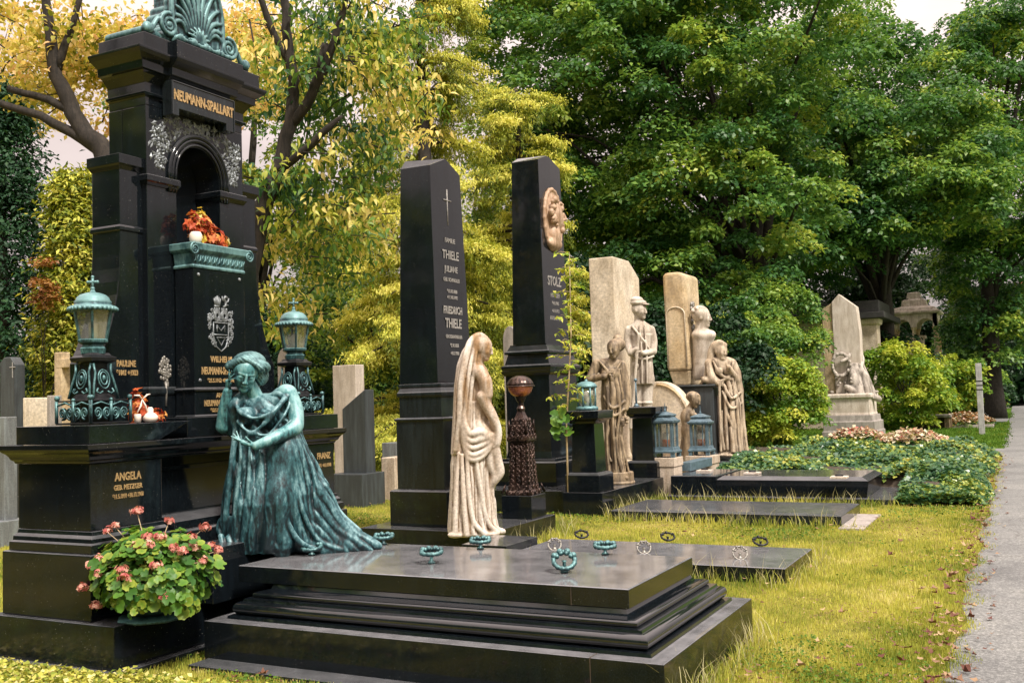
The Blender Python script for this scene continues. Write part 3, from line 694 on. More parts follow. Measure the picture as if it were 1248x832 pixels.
# garland relief around the arch
rs = np.random.default_rng(3)
b = MB()
for i in range(520):
    t = rs.uniform(0, 1); 
    if t < 0.60:
        a = rs.uniform(0.12, PI-0.12); r_ = ri+0.11+rs.uniform(0, 0.13)*(0.5+abs(math.cos(a))*1.2); y = cyn+r_*math.cos(a)*1.0; z = 3.36+r_*1.0*math.sin(a)
    else:
        sdn = 1 if rs.random() < 0.5 else -1; z = rs.uniform(3.36, 3.70); wdt = 0.02+0.055*min(1, (z-3.32)/0.15); y = cyn+sdn*(0.385+rs.uniform(-wdt, wdt))
    if abs(y-5.75) > 0.475 or z > 3.775: continue
    if math.hypot(y-cyn, z-3.34) < ri+0.095 and z > 3.34: continue
    L = rs.uniform(0.014, 0.032); an = rs.uniform(0, 6.28); W = L*0.42
    dy, dz = math.cos(an)*L, math.sin(an)*L; py, pz = -math.sin(an)*W, math.cos(an)*W
    x0 = -5.619; h = rs.uniform(0.006, 0.016)
    b.add([(x0, y-dy, z-dz), (x0, y+py, z+pz), (x0, y+dy, z+dz), (x0, y-py, z-pz), (x0+h, y+dy*0.2, z+dz*0.2)], [(0, 1, 4), (1, 2, 4), (2, 3, 4), (3, 0, 4), (3, 2, 1, 0)])
b.build('garland_relief', M['silver'], tomb)
# centre pedestal in front of the niche
yp0, yp1 = 5.49, 6.02
b = MB(); b.prof(-5.60, -5.42, yp0, yp1, [(1.537, 0.012), (1.55, 0.004), (1.72, 0.004)]); 
b.build('pedestal_foot', M['black'], tomb, bevel=0.003)
b = MB(); b.prof(-5.60, -5.42, yp0, yp1, [(1.722, 0.014), (1.735, 0.016), (1.748, 0.002), (2.62, 0.0)]); b.build('centre_pedestal', M['black'], tomb, bevel=0.003)
b = MB(); b.prof(-5.60, -5.42, yp0, yp1, [(2.622, 0.006), (2.636, 0.010), (2.65, 0.002), (2.73, 0.008), (2.742, 0.02), (2.755, 0.032), (2.80, 0.036), (2.806, 0.03)])
cap = b.build('bronze_capital', M['patina'], tomb, bevel=0.003)
b = MB()
for k in range(26):
    y = yp0+0.01+k*(yp1-yp0-0.02)/25; b.ball((-5.395, y, 2.765), (0.010, 0.0075, 0.018), 6, 5)
b.build('egg_moulding', M['patina'], cap, smooth=True); b = MB()
for k in range(22):
    y = yp0+0.01+k*(yp1-yp0-0.02)/21; a = 1 if k % 2 else -1; b.tube([(-5.412, y-0.012, 2.665), (-5.408, y, 2.69+0.012*a), (-5.412, y+0.012, 2.715)], 0.005, 5)
b.build('palmette_band', M['patina'], cap, smooth=True); b = MB()
for k in range(8):
    x = -5.59+k*0.024; b.ball((x, yp0-0.024, 2.765), (0.0075, 0.010, 0.018), 6, 5)
b.build('side_moulding', M['patina'], cap, smooth=True)
def spiral(c, r0, turns, tube_r, plane='yz', dirn=1, n=26, start=0.0):
    pts = []; rad = []
    for i in range(n):
        t = i/(n-1); a = start+dirn*turns*2*PI*t; r_ = r0*(1-t*0.92)
        p = (0, r_*math.cos(a), r_*math.sin(a)) if plane == 'yz' else (r_*math.cos(a), 0, r_*math.sin(a))
        pts.append((c[0]+p[0], c[1]+p[1], c[2]+p[2])); rad.append(tube_r*(1-0.5*t))
    return pts, rad
for yy, dd in ((yp1+0.028, 1), (yp0-0.015, -1)):
    b = MB(); pts, rad = spiral((-5.385, yy, 2.755), 0.045, 2.2, 0.009, 'yz', -dd, start=PI/2)
    b.tube(pts, rad, 7); b.lathe((-5.40, yy, 2.755), [(0.0, 0)], 3) if False else None
    b.ball((-5.39, yy, 2.755), (0.01, 0.012, 0.012), 8, 6)
    b.build('volute', M['patina'], cap, smooth=True)
for yy in (yp0+0.05, yp1-0.05):
    for zz in (2.575, 1.80):
        b = MB(); b.ball((-5.418, yy, zz), (0.010, 0.014, 0.014), 10, 6); b.build('screw_rosette', M['silver'], tomb, smooth=True)
# coat of arms: generic engraved crest of two helmets over a shield
b = MB(); x0 = -5.417; cy0, cz0 = 5.76, 2.17
def tb(pts, r_=0.0045, cl=False): b.tube([(x0, cy0+p[0], cz0+p[1]) for p in pts], r_, 5, cl)
sh = [(-0.075, 0.06), (0.075, 0.06), (0.08, -0.04), (0.05, -0.12), (0, -0.155), (-0.05, -0.12), (-0.08, -0.04)]
tb(sh, 0.006, True); tb([(-0.075, -0.03), (0.075, -0.03)], 0.005); tb([(-0.045, -0.05), (0, -0.11), (0.045, -0.05)], 0.007, True); tb([(-0.04, -0.01), (-0.04, 0.04), (0, 0.0), (0.04, 0.04), (0.04, -0.01)], 0.006); tb([(-0.06, 0.075), (0.06, 0.075)], 0.006)
rs = np.random.default_rng(77)
for s in (-1, 1):      # two helmets with crests over the shield, mantling curling down both sides
    for rr in (0.034, 0.026, 0.018): tb([(s*0.038+rr*math.cos(a), 0.112+rr*1.2*math.sin(a)) for a in np.linspace(0, 2*PI, 12)[:-1]], 0.007, True)
    for q in range(4): tb([(s*0.038-0.024+q*0.016, 0.150), (s*0.038-0.024+q*0.016, 0.172)], 0.006)
    tb([(s*0.008, 0.152), (s*0.068, 0.152)], 0.006)
for q in range(5): tb([(-0.052+q*0.009, 0.175), (-0.060+q*0.013, 0.215), (-0.066+q*0.016, 0.262-abs(q-2)*0.010)], 0.0075)
tb([(-0.064, 0.182), (-0.020, 0.182)], 0.009)
tb([(0.030, 0.178), (0.055, 0.195), (0.052, 0.225), (0.036, 0.240), (0.050, 0.262), (0.068, 0.252)], 0.011); tb([(0.055, 0.21), (0.080, 0.226), (0.088, 0.250)], 0.006); tb([(0.052, 0.20), (0.082, 0.196)], 0.006); tb([(0.044, 0.225), (0.022, 0.232), (0.018, 0.262)], 0.006)
for k in range(46):
    s = 1 if k % 2 else -1; zc = rs.uniform(-0.125, 0.15); wmx = 0.125 if zc > -0.03 else 0.125+(zc+0.03)*0.45; yy = s*rs.uniform(0.088 if zc > -.05 else 0.06, wmx)
    pts, rad = spiral((0, yy, zc), rs.uniform(0.012, 0.024), 1.2, 0.006, 'yz', s*(1 if rs.random() < .5 else -1), 10, rs.uniform(0, 6.28))
    b.tube([(x0, cy0+p[1], cz0+p[2]) for p in pts], rad, 5)
b.build('coat_of_arms', M['silver'], tomb, smooth=True)
text_part('lettering', 'WILHELM', 0.062, 5.76, 1.935, -5.417, M['gold'], tomb, 0.003, 0.85, 0.002)
text_part('lettering', 'NEUMANN-SPALLART', 0.075, 5.757, 1.845, -5.417, M['gold'], tomb, 0.003, 0.55, 0.0025)
text_part('lettering', '*25.5.1912 +8.9.1948', 0.042, 5.757, 1.785, -5.417, M['gold'], tomb, 0.003, 0.78, 0.001)
text_part('lettering', 'ANNA', 0.05, 5.757, 1.672, -5.413, M['gold'], tomb, 0.003, 0.8, 0.001)
text_part('lettering', 'NEUMANN-SPALLART', 0.06, 5.757, 1.612, -5.413, M['gold'], tomb, 0.003, 0.62, 0.002)
text_part('lettering', '*12.5.1919 +4.3.1998', 0.038, 5.757, 1.567, -5.413, M['gold'], tomb, 0.003, 0.72, 0.001)
text_part('lettering', 'PAULINE', 0.062, 5.09, 1.905, -5.668, M['gold'], tomb, 0.003, 0.7, 0.002)
text_part('lettering', '*1841 +1923', 0.05, 5.10, 1.845, -5.668, M['gold'], tomb, 0.003, 0.72, 0.002)
text_part('lettering', 'ANGELA', 0.072, 4.80, 1.145, -5.339, M['gold'], tomb, 0.003, 0.78, 0.002)
text_part('lettering', 'GEB. METZGER', 0.045, 4.80, 1.085, -5.339, M['gold'], tomb, 0.003, 0.78, 0.0015)
text_part('lettering', '*11.5.1910 +30.10.1968', 0.040, 4.80, 1.030, -5.339, M['gold'], tomb, 0.003, 0.66, 0.001)
text_part('lettering', 'FRANZ', 0.072, 6.86, 1.145, -5.339, M['gold'], tomb, 0.003, 0.78, 0.002)
text_part('lettering', '*22.4.1871 +8.9.1948', 0.042, 6.83, 1.075, -5.339, M['gold'], tomb, 0.003, 0.70, 0.001)
# small leafy bronze relief on the tower side pilaster
b = MB()
for k in range(60):
    a = rs.uniform(0, 2*PI); r_ = math.sqrt(rs.uniform(0, 1)); y = 5.40+0.055*r_*math.cos(a); z = 1.87+0.11*r_*math.sin(a)
    b.ball((-5.618, y, z), (0.008, 0.012, 0.016), 6, 4)
b.tube([(-5.615, 5.40, 1.62), (-5.612, 5.405, 1.72), (-5.615, 5.40, 1.80)], 0.008, 6)
b.build('leaf_relief', M['iron_light'], tomb, smooth=True)
# metal drip band on the tower side
b = MB(); b.prof(-6.0, -5.62, yl, yi0-0.04, [(1.70, 0.006), (1.715, 0.014), (1.745, 0.014), (1.76, 0.006)]); b.build('foot_band', M['black_dull'], tomb, bevel=0.002)

# ------------------------------------------------------------------ bronze crest
S = Sculpt((-6.02, 5.02, 4.24), (-5.36, 6.34, 5.05), 0.0085)
ck = 5.66
# lid sweeping up towards the middle, and the tall shell
for i in range(15):
    t = i/14; y = 5.16+t*(ck-5.16); z = 4.315+0.13*t**0.9+0.55*max(0, (t-0.45)/0.55)**1.6
    for yy in (y, 2*ck-y+0.05*(1-t)):
        for zz in np.arange(4.30, max(4.301, z-0.035), 0.035): S.cap((-5.88+0.05*t, yy, zz), (-5.55, yy, zz), 0.034, 0.034, 0.012)
shell = [(0.245, 0.0), (0.26, 0.12), (0.26, 0.28), (0.23, 0.42), (0.17, 0.54), (0.09, 0.63), (0, 0.67)]
for s in (-1, 1):
    S.curve([(-5.505, ck+s*a, 4.31+c) for a, c in shell], 0.020, 0.01)
    S.curve([(-5.515, ck+s*a*0.86, 4.33+c*0.93) for a, c in shell], 0.012, 0.008)
for i in range(12):
    z = 4.32+i*0.055; wd = np.interp(z-4.31, [0, 0.12, 0.28, 0.42, 0.54, 0.63, 0.67], [0.245, 0.26, 0.26, 0.23, 0.17, 0.09, 0.0])
    S.cap((-5.56, ck-wd+0.02, z), (-5.56, ck+wd-0.02, z), 0.035, 0.035, 0.03)
for k in range(-6, 7):     # palmette ribs fanning out
    a = k*0.235; L = 0.50-0.045*abs(k); bx = ck+0.02*k
    pts = []
    for j in range(6):
        t = j/5; an = a*(0.35+0.75*t); pts.append((-5.508, bx+L*t*math.sin(an)*0.62, 4.40+L*t*math.cos(an)))
    S.curve(pts, [0.010, 0.016, 0.019, 0.020, 0.018, 0.014], 0.006)
for k in range(-4, 5):
    a = k*0.42; S.curve([(-5.495, ck, 4.34), (-5.485, ck+0.06*math.sin(a), 4.36+0.06*math.cos(a)), (-5.495, ck+0.11*math.sin(a), 4.36+0.10*math.cos(a))], [0.012, 0.013, 0.008], 0.005)
for s, yc in ((-1, 5.36), (1, 5.98)):
    pts, rad = spiral((-5.495, yc, 4.395), 0.085, 2.3, 0.020, 'yz', -s, 34, PI/2)
    S.chain(pts, rad, 0.006); S.ell((-5.50, yc, 4.395), (0.02, 0.02, 0.02), 0.005)
    S.curve([(-5.51, yc, 4.48), (-5.51, yc+s*0.09, 4.42), (-5.51, yc+s*0.15, 4.33), (-5.51, yc+s*0.20, 4.31)], [0.018, 0.018, 0.02, 0.03], 0.01)
    S.ell((-5.51, yc+s*0.19, 4.325), (0.03, 0.04, 0.04), 0.01)
    pts, rad = spiral((-5.50, yc+s*0.19, 4.325), 0.04, 1.4, 0.012, 'yz', s, 14); S.chain(pts, rad, 0.004)
for k in range(26):        # acanthus row along the foot
    y = 5.40+k*0.0215+rs.uniform(-.004, .004); S.curve([(-5.50, y, 4.29), (-5.475, y+0.01, 4.315), (-5.47, y+0.022, 4.335+0.012*math.sin(k))], [0.012, 0.014, 0.008], 0.006)
S.build('bronze_crest', M['patina'], tomb)

# ------------------------------------------------------------------ big grave slab in front
slab1 = thing('grave_slab', (-3.2, 5.77, 0), 'large stepped black granite grave slab with half-round moulding and bronze wreath handles, nearest the camera', 'grave slab')
b = MB(); b.box(-4.79, -1.73, 4.90, 6.65, 0.0, 0.25); b.build('base', M['black_sheen'], slab1, bevel=0.004)
b = MB(); b.box(-4.75, -2.6, 4.72, 4.897, -0.02, 0.022); b.build('foot_ledge', M['black_dull'], slab1, bevel=0.004)
b = MB()
pf = [(0.2515, -0.10), (0.268, -0.105)]
pf += [(0.27, -0.135)]+[(0.27+0.040-0.040*math.cos(a), -0.165+0.040*math.sin(a)) for a in np.linspace(0.25, PI-0.25, 11)]
pf += [(0.352, -0.172), (0.366, -0.176), (0.368, -0.215)]
pf += [(0.368+0.016-0.016*math.cos(a), -0.228+0.014*math.sin(a)) for a in np.linspace(0.2, PI-0.2, 6)]
pf += [(0.402, -0.25), (0.408, -0.285), (0.418, -0.30), (0.443, -0.31)]
b.stack([(z, -4.79-o, -1.73+o, 4.90-o, 6.65+o) for z, o in pf])
mo = b.build('moulding', M['black_gloss'], slab1, sharp=34)
b = MB(); b.stack([(0.445, -4.77, -2.02, 5.20, 6.34), (0.548, -4.77, -2.02, 5.20, 6.34), (0.552, -4.76, -2.03, 5.21, 6.33)]); b.build('lid', M['black_sheen'], slab1, bevel=0.003)
b = MB()
for (x, z0, z1, y) in ((-2.13, 0.01, 0.249, 4.898), (-2.36, 0.446, 0.548, 5.198)): b.box(x-0.0025, x+0.0025, y-0.001, y+0.01, z0, z1)
b.box(-2.1325, -2.1275, 4.90, 5.0, 0.246, 0.2512); b.build('joint', M['soil'], slab1)

def ring_handle(c, r, yaw, tilt, mat, root, knobs=5, tube_r=0.014, stem=0.06, name='wreath_handle'):
    """a wreath shaped ring leaning over on a short stem"""
    b = MB(); c = Vector(c)
    Rm = Matrix.Rotation(yaw, 3, 'Z') @ Matrix.Rotation(tilt, 3, 'X')
    ctr = c+Vector((0, 0, stem))+Rm @ Vector((0, r*0.9, 0))*0.0
    pts = []; rad = []
    for i in range(40):
        a = 2*PI*i/40; pts.append(ctr+Rm @ Vector((r*math.cos(a), r*math.sin(a), 0))); rad.append(tube_r*(1+0.22*math.sin(a*13)))
    b.tube(pts, rad, 7, True)
    for k in range(knobs):
        a = PI*0.15+PI*0.7*k/(knobs-1); p = ctr+Rm @ Vector((r*math.cos(a), r*math.sin(a), tube_r*0.6)); b.ball(p, tube_r*1.5, 8, 6)
        p = ctr+Rm @ Vector((r*0.72*math.cos(a), r*0.72*math.sin(a), tube_r*0.9)); b.ball(p, tube_r*1.1, 7, 5)
    b.lathe(c, [(0.026, 0), (0.024, 0.008), (0.011, 0.018), (0.010, stem-0.012), (0.016, stem)], 10)
    return b.build(name, mat, root, smooth=True)
for (px, py, yw, tl) in ((380, 676, 0.5, 0.25), (526, 686, 0.45, 0.12), (688, 697, 0.5, 0.9), (476, 661, 0.45, 0.05), (607, 662, 0.45, 0.05), (756, 668, 0.45, 0.05)):
    p = atz(px, py, 0.553); p[1] = min(max(p[1], 5.26), 6.27); ring_handle(p, 0.064, yw, tl*0.8, M['patina_dark'], slab1, knobs=4, stem=0.07 if py > 680 else 0.055)
# ------------------------------------------------------------------ bronze lanterns on the tomb
def tomb_lantern(x, y, z, label, flowers=False):
    t = thing('grave_lantern', (x, y, z), label, 'lantern', 'bronze lanterns on the family tomb')
    c = (x, y, z); mt = M['patina_dark']
    b = MB(); hw = 0.165
    b.box(x-hw, x+hw, y-hw, y+hw, z+0.002, z+0.014); b.box(x-hw+0.004, x+hw-0.004, y-hw+0.004, y+hw-0.004, z+0.15, z+0.160)
    b.box(x-0.06, x+0.06, y-0.06, y+0.06, z+0.014, z+0.15)
    b.prof(x-0.12, x+0.12, y-0.12, y+0.12, [(z+0.16, -0.02), (z+0.20, -0.045), (z+0.36, -0.060), (z+0.40, -0.060), (z+0.415, -0.02), (z+0.44, -0.015), (z+0.455, -0.04), (z+0.47, -0.05)])
    b.build('lantern_base', M['iron'], t, bevel=0.003)
    b = MB()
    for ax in (0, 1):
        for sgn in (-1, 1):
            def P(u, h, o=0.0):
                d = sgn*(hw-0.004+o); return (x+u, y+d, z+h) if ax == 0 else (x+d, y+u, z+h)
            for q in (-0.105, -0.035, 0.035, 0.105):
                rr = 0.032; pts = []; rad = []
                sg = 1 if q in (-0.105, 0.035) else -1
                for i in range(18):
                    tt = i/17; a = sg*(tt*1.9*2*PI)-PI/2; r2 = rr*(1-0.85*tt); pts.append(P(q+r2*math.cos(a), 0.075+r2*math.sin(a)*1.3)); rad.append(0.0075*(1-0.4*tt))
                b.tube(pts, rad, 6)
            b.tube([P(-hw+0.01, 0.125), P(-0.08, 0.145), P(0, 0.12), P(0.08, 0.145), P(hw-0.01, 0.125)], 0.006, 6)
            b.tube([P(0, 0.02), P(0, 0.15)], 0.011, 6); b.ball(P(0, 0.16), 0.013, 8, 5)
            for cc in (-1, 1):
                b.tube([P(cc*(hw-0.005), 0.01), P(cc*(hw-0.005), 0.16)], 0.011, 6); b.ball(P(cc*(hw-0.01), 0.175), 0.018, 8, 6)
            # oval medallion and scrolls on the neck
            def Q(u, h):
                d = sgn*(0.118-0.035*(h-0.16)/0.22); return (x+u, y+d, z+h) if ax == 0 else (x+d, y+u, z+h)
            b.tube([Q(0.028*math.cos(a), 0.30+0.042*math.sin(a)) for a in np.linspace(0, 2*PI, 15)[:-1]], 0.006, 6, True)
            b.tube([Q(0.045*math.cos(a), 0.295+0.062*math.sin(a)) for a in np.linspace(0, 2*PI, 17)[:-1]], 0.005, 6, True)
            b.ball(Q(0, 0.30), (0.013, 0.013, 0.022), 8, 6)
            for cc in (-1, 1):
                b.tube([Q(cc*0.10, 0.17), Q(cc*0.085, 0.25), Q(cc*0.062, 0.34), Q(cc*0.07, 0.40)], 0.008, 6)
                b.tube([Q(cc*0.02, 0.215), Q(cc*0.045, 0.20), Q(cc*0.07, 0.215), Q(cc*0.055, 0.235)], 0.006, 6)
    b.build('scrollwork', M['patina_dark'], t, smooth=True)
    # body: six sided tapering glass cage
    n = 6; b = MB(); a0 = 0.3
    b.lathe(c, [(0.085, 0.465), (0.09, 0.50), (0.075, 0.515), (0.072, 0.525), (0.105, 0.54), (0.108, 0.555), (0.10, 0.562)], n, a0)
    r0, r1, z0, z1 = 0.095, 0.128, 0.56, 0.75
    for k in range(n):
        a = a0+2*PI*k/n; p0 = (x+r0*math.cos(a), y+r0*math.sin(a), z+z0); p1 = (x+r1*math.cos(a), y+r1*math.sin(a), z+z1); b.tube([p0, p1], 0.0085, 6)
    b.build('lantern_frame', mt, t, bevel=0.0)
    g = MB(); vs = []; fs = []
    for k in range(n):
        a = a0+2*PI*k/n; vs.append((x+(r0-.004)*math.cos(a), y+(r0-.004)*math.sin(a), z+z0)); vs.append((x+(r1-.004)*math.cos(a), y+(r1-.004)*math.sin(a), z+z1))
    for k in range(n): fs.append((2*k, 2*((k+1) % n), 2*((k+1) % n)+1, 2*k+1))
    g.add(vs, fs); g.build('glass_pane', M['glass'], t)
    b = MB(); b.lathe((x, y, z+0.563), [(0.028, 0), (0.03, 0.10), (0.012, 0.115), (0.004, 0.125)], 12); b.build('candle', M['wax'], t, smooth=True)
    b = MB(); n = 18
    b.lathe(c, [(0.128, 0.752), (0.148, 0.755), (0.154, 0.765), (0.148, 0.780), (0.122, 0.788), (0.115, 0.80), (0.119, 0.812), (0.108, 0.822), (0.103, 0.838), (0.080, 0.858), (0.047, 0.870), (0.018, 0.876), (0.012, 0.892)], n)
    for k in range(30):
        a = 2*PI*k/30; b.ball((x+0.149*math.cos(a), y+0.149*math.sin(a), z+0.760), (0.014, 0.014, 0.016), 6, 4)
    b.build('lantern_roof', M['patina'], t, smooth=True)
    b = MB(); b.ball((x, y, z+0.90), 0.014, 8, 6)
    for s in (-1, 1): b.tube([(x, y, z+0.945), (x+s*0.03*0.9, y+s*0.03*0.45, z+0.945)], 0.0085, 6); b.ball((x+s*0.032*0.9, y+s*0.032*.45, z+0.945), 0.011, 6, 5)
    b.tube([(x, y, z+0.90), (x, y, z+0.975)], 0.008, 6); b.ball((x, y, z+0.978), 0.011, 6, 5); b.build('cross_finial', M['patina'], t, smooth=True)
    return t
tomb_lantern(-5.56, 4.72, 1.514, 'ornate green bronze grave lantern with cross finial on the left corner of the tower tomb')
tomb_lantern(-5.56, 6.78, 1.514, 'ornate green bronze grave lantern on the tower tomb behind the mourning statue')

def blossom_cluster(name, c, rx, rz, n, mats, root, size=0.02, seed=1):
    """n small five petal blooms filling a dome"""
    rs = np.random.default_rng(seed); vs = []; fs = []; tint = []
    for i in range(n):
        d = rs.normal(size=3); d /= np.linalg.norm(d); d[2] = abs(d[2])*0.9 if rs.random() < .8 else d[2]*.5; q = rs.uniform(0.35, 1.25)
        p = np.array(c)+np.array([d[0]*rx, d[1]*rx, d[2]*rz])*q; tt = rs.random()
        u = np.cross(d, rs.normal(size=3)); u /= np.linalg.norm(u); v = np.cross(d, u)
        for k in range(5):
            a = 2*PI*k/5; e = u*math.cos(a)+v*math.sin(a); f_ = u*math.cos(a+1.2)+v*math.sin(a+1.2); m_ = u*math.cos(a+.6)+v*math.sin(a+.6)
            s = size*rs.uniform(.8, 1.2); n0 = len(vs)
            vs += [p, p+e*s*.55+d*s*.30, p+m_*s*rs.uniform(.8, 1.3)+d*s*rs.uniform(-.2, .5), p+f_*s*.55+d*s*.30]; fs.append((n0, n0+1, n0+2, n0+3)); tint += [tt+rs.uniform(-.1, .1)]*4
    return link_mesh(name, vs, np.array(fs), mats, root, attr=tint)
M['petal_red'] = leafmat('red petals', [(0, (0.30, 0.03, 0.015)), (0.6, (0.62, 0.12, 0.04)), (1, (0.75, 0.38, 0.10))], 0.25)
M['petal_pink'] = leafmat('salmon petals', [(0, (0.45, 0.10, 0.10)), (0.5, (0.66, 0.26, 0.22)), (1, (0.80, 0.48, 0.38))], 0.25)
M['petal_yellow'] = leafmat('yellow petals', [(0, (0.5, 0.33, 0.03)), (0.6, (0.7, 0.55, 0.08)), (1, (0.8, 0.7, 0.3))], 0.25)
M['petal_pale'] = leafmat('pale pink petals', [(0, (0.50, 0.28, 0.20)), (0.6, (0.66, 0.50, 0.34)), (1, (0.72, 0.66, 0.34))], 0.2)
# flowers in the niche
t = thing('flower_arrangement', (-5.5, 5.66, 2.81), 'red and yellow flowers in a white pot standing in the arched niche of the tower', 'flowers')
b = MB(); b.lathe((-5.475, 5.575, 2.807), [(0.03, 0), (0.045, 0.03), (0.048, 0.07), (0.036, 0.09), (0.03, 0.085)], 14); b.build('pot', M['white'], t, smooth=True)
for i, (dx, dy, dz, r_, h_, n_, mt_, sz) in enumerate(((0, .10, .02, .09, .10, 60, 'petal_red', .036), (-.03, 0, .08, .075, .13, 60, 'petal_red', .036), (-.04, -.09, .10, .05, .12, 36, 'petal_red', .034), (.02, .16, -.01, .06, .05, 30, 'petal_red', .034),
        (-.05, 0.01, .17, .05, .10, 34, 'petal_yellow', .028), (.0, -.04, .02, .05, .05, 20, 'petal_yellow', .026), (.01, .07, .10, .05, .06, 16, 'petal_pink', .03), (.03, .19, .01, .04, .05, 18, 'petal_yellow', .03))):
    blossom_cluster('blossoms', (-5.49+dx*.6, 5.66+dy, 2.83+dz), r_, h_, n_, M[mt_], t, sz, 40+i)
# flowers, bow and jar at the foot of the left wing
t = thing('memorial_bouquet', (-5.5, 5.04, 1.514), 'dried red bouquet with white bow and white glass jar at the foot of the tower', 'flowers')
blossom_cluster('dried_blossoms', (-5.52, 5.06, 1.56), 0.06, 0.17, 80, M['petal_red'], t, 0.034, 8)
blossom_cluster('dried_blossoms', (-5.45, 5.15, 1.53), 0.06, 0.07, 45, M['petal_red'], t, 0.026, 9)
b = MB()
for dy, dz, l in ((-1, 0.4, .07), (1, 0.5, .07), (-0.5, -1, .09), (0.45, -1, .09)):
    b.tube([(-5.44, 5.02, 1.67), (-5.43, 5.02+dy*l*0.5, 1.67+dz*l*0.6+.01), (-5.44, 5.02+dy*l, 1.67+dz*l)], [0.003, 0.007, 0.004], 5)
b.build('white_bow', M['white'], t, smooth=True)
b = MB(); b.lathe((-5.43, 5.08, 1.516), [(0.035, 0), (0.05, 0.015), (0.052, 0.035), (0.034, 0.055), (0.02, 0.062), (0.022, 0.085), (0.012, 0.10)], 14); b.build('glass_jar', M['white'], t, smooth=True)
b = MB(); b.lathe((-5.42, 4.96, 1.516), [(0.022, 0), (0.024, 0.05), (0.02, 0.055)], 12); b.build('grave_candle', M['white'], t, smooth=True)

# ------------------------------------------------------------------ Thiele grave
th = thing('obelisk_grave', (-6.05, 10.0, 0), 'tall black granite obelisk with a small cross and faded grey letters, behind the veiled statue', 'obelisk', 'black granite obelisks')
b = MB(); b.box(-6.75, -5.12, 9.30, 10.92, -0.02, 0.22); b.build('platform', M['black_moss'], th, bevel=0.006)
b = MB(); b.prof(-6.50, -5.76, 9.52, 10.50, [(0.222, 0), (0.60, 0), (0.612, -0.012), (0.622, -0.045)]); b.build('base', M['black_moss'], th, bevel=0.004)
b = MB(); b.prof(-6.43, -5.82, 9.58, 10.44, [(0.624, 0), (1.37, 0), (1.385, 0.018), (1.40, 0.018), (1.415, -0.01)]); b.build('pedestal', M['black_dull'], th, bevel=0.003)
b = MB(); b.prof(-6.40, -5.85, 9.61, 10.41, [(1.417, 0), (1.64, 0), (1.645, 0.014), (1.665, 0.020), (1.69, 0.020), (1.70, 0.012), (1.75, -0.01), (1.755, 0.004), (1.785, 0.002), (1.79, -0.018)]); b.build('moulding', M['black_dull'], th, bevel=0.002)
b = MB()   # tapering shaft with clipped pyramidal head
x0, x1, y0, y1 = -6.40, -5.90, 9.63, 10.40; X0, X1, Y0, Y1 = -6.34, -5.945, 9.66, 10.33
b.add([(x0, y0, 1.792), (x1, y0, 1.792), (x1, y1, 1.792), (x0, y1, 1.792), (X0, Y0, 4.245), (X1, Y0, 4.245), (X1, Y1, 4.245), (X0, Y1, 4.245), (X0, 9.76, 4.355), (X1-.0, 9.99, 4.375), (X1, 10.06, 4.36), (X0, 10.06, 4.35)],
      [(3, 2, 1, 0), (0, 1, 5, 4), (1, 2, 6, 10, 9, 5), (2, 3, 7, 6), (3, 0, 4, 8, 11, 7), (4, 5, 9, 8), (8, 9, 10, 11), (6, 7, 11, 10)])
sh = b.build('shaft', M['black'], th, bevel=0.004)
def shaftx(z): return -5.90+(-0.045)*(z-1.792)/(4.245-1.792)+0.003
def ob(txt, size, z, sq=0.8, bold=0.001, yc=10.02): text_part('lettering', txt, size, yc, z, shaftx(z)+0.004, M['letter_grey'], th, 0.002, sq, bold)
ob('FAMILIE', 0.075, 3.40, 0.9); ob('THIELE', 0.14, 3.21, 0.85, 0.002); ob('JULIANE', 0.10, 3.06, 0.8); ob('GEB. SCHINDLER', 0.06, 2.95, 0.8); ob('*17.XII.1838', 0.055, 2.82, 0.8); ob('+11.VIII.1902', 0.055, 2.75, 0.8)
ob('FRIEDRICH', 0.12, 2.58, 0.72, 0.003); ob('THIELE', 0.15, 2.42, 0.78, 0.004); ob('GROSSHAENDLER', 0.055, 2.30, 0.82); ob('*2.VI.1826', 0.055, 2.20, 0.82); ob('+9.X.1908', 0.055, 2.11, 0.82)
b = MB(); b.tube([(shaftx(3.7), 10.0, 3.60), (shaftx(4.0)+.003, 10.0, 4.02)], 0.008, 6); b.tube([(shaftx(3.9)+.004, 9.92, 3.89), (shaftx(3.9)+.004, 10.08, 3.89)], 0.008, 6); b.build('cross_inlay', M['letter_grey'], th, smooth=True)

# flat slab with rings
sl = thing('grave_slab', (-3.1, 9.08, 0), 'low flat black granite slab with two rows of ring handles, just beyond the big stepped slab', 'grave slab')
b = MB(); b.stack([(0.0, -4.55, -1.93, 8.52, 9.65), (0.125, -4.55, -1.93, 8.52, 9.65), (0.13, -4.54, -1.94, 8.53, 9.64)]); b.build('lid', M['black_sheen'], sl, bevel=0.003)
for i, (px, py) in enumerate(((676, 669), (785, 673), (902, 680))):
    p = atz(px, py, 0.131); ring_handle(p, 0.062, 0.46, 1.0, M['iron_light'], sl, 4, 0.009, 0.045, 'ring_handle')
for i, (px, py) in enumerate(((709, 656), (814, 659), (927, 665))):
    p = atz(px, py, 0.131); ring_handle(p, 0.066, 0.6, 0.45, M['iron'], sl, 3, 0.010, 0.045, 'ring_handle')
b = MB(); b.box(-5.05, -4.56, 8.6, 9.28, -0.01, 0.20); b.build('kerb', M['black_moss'], sl, bevel=0.004)

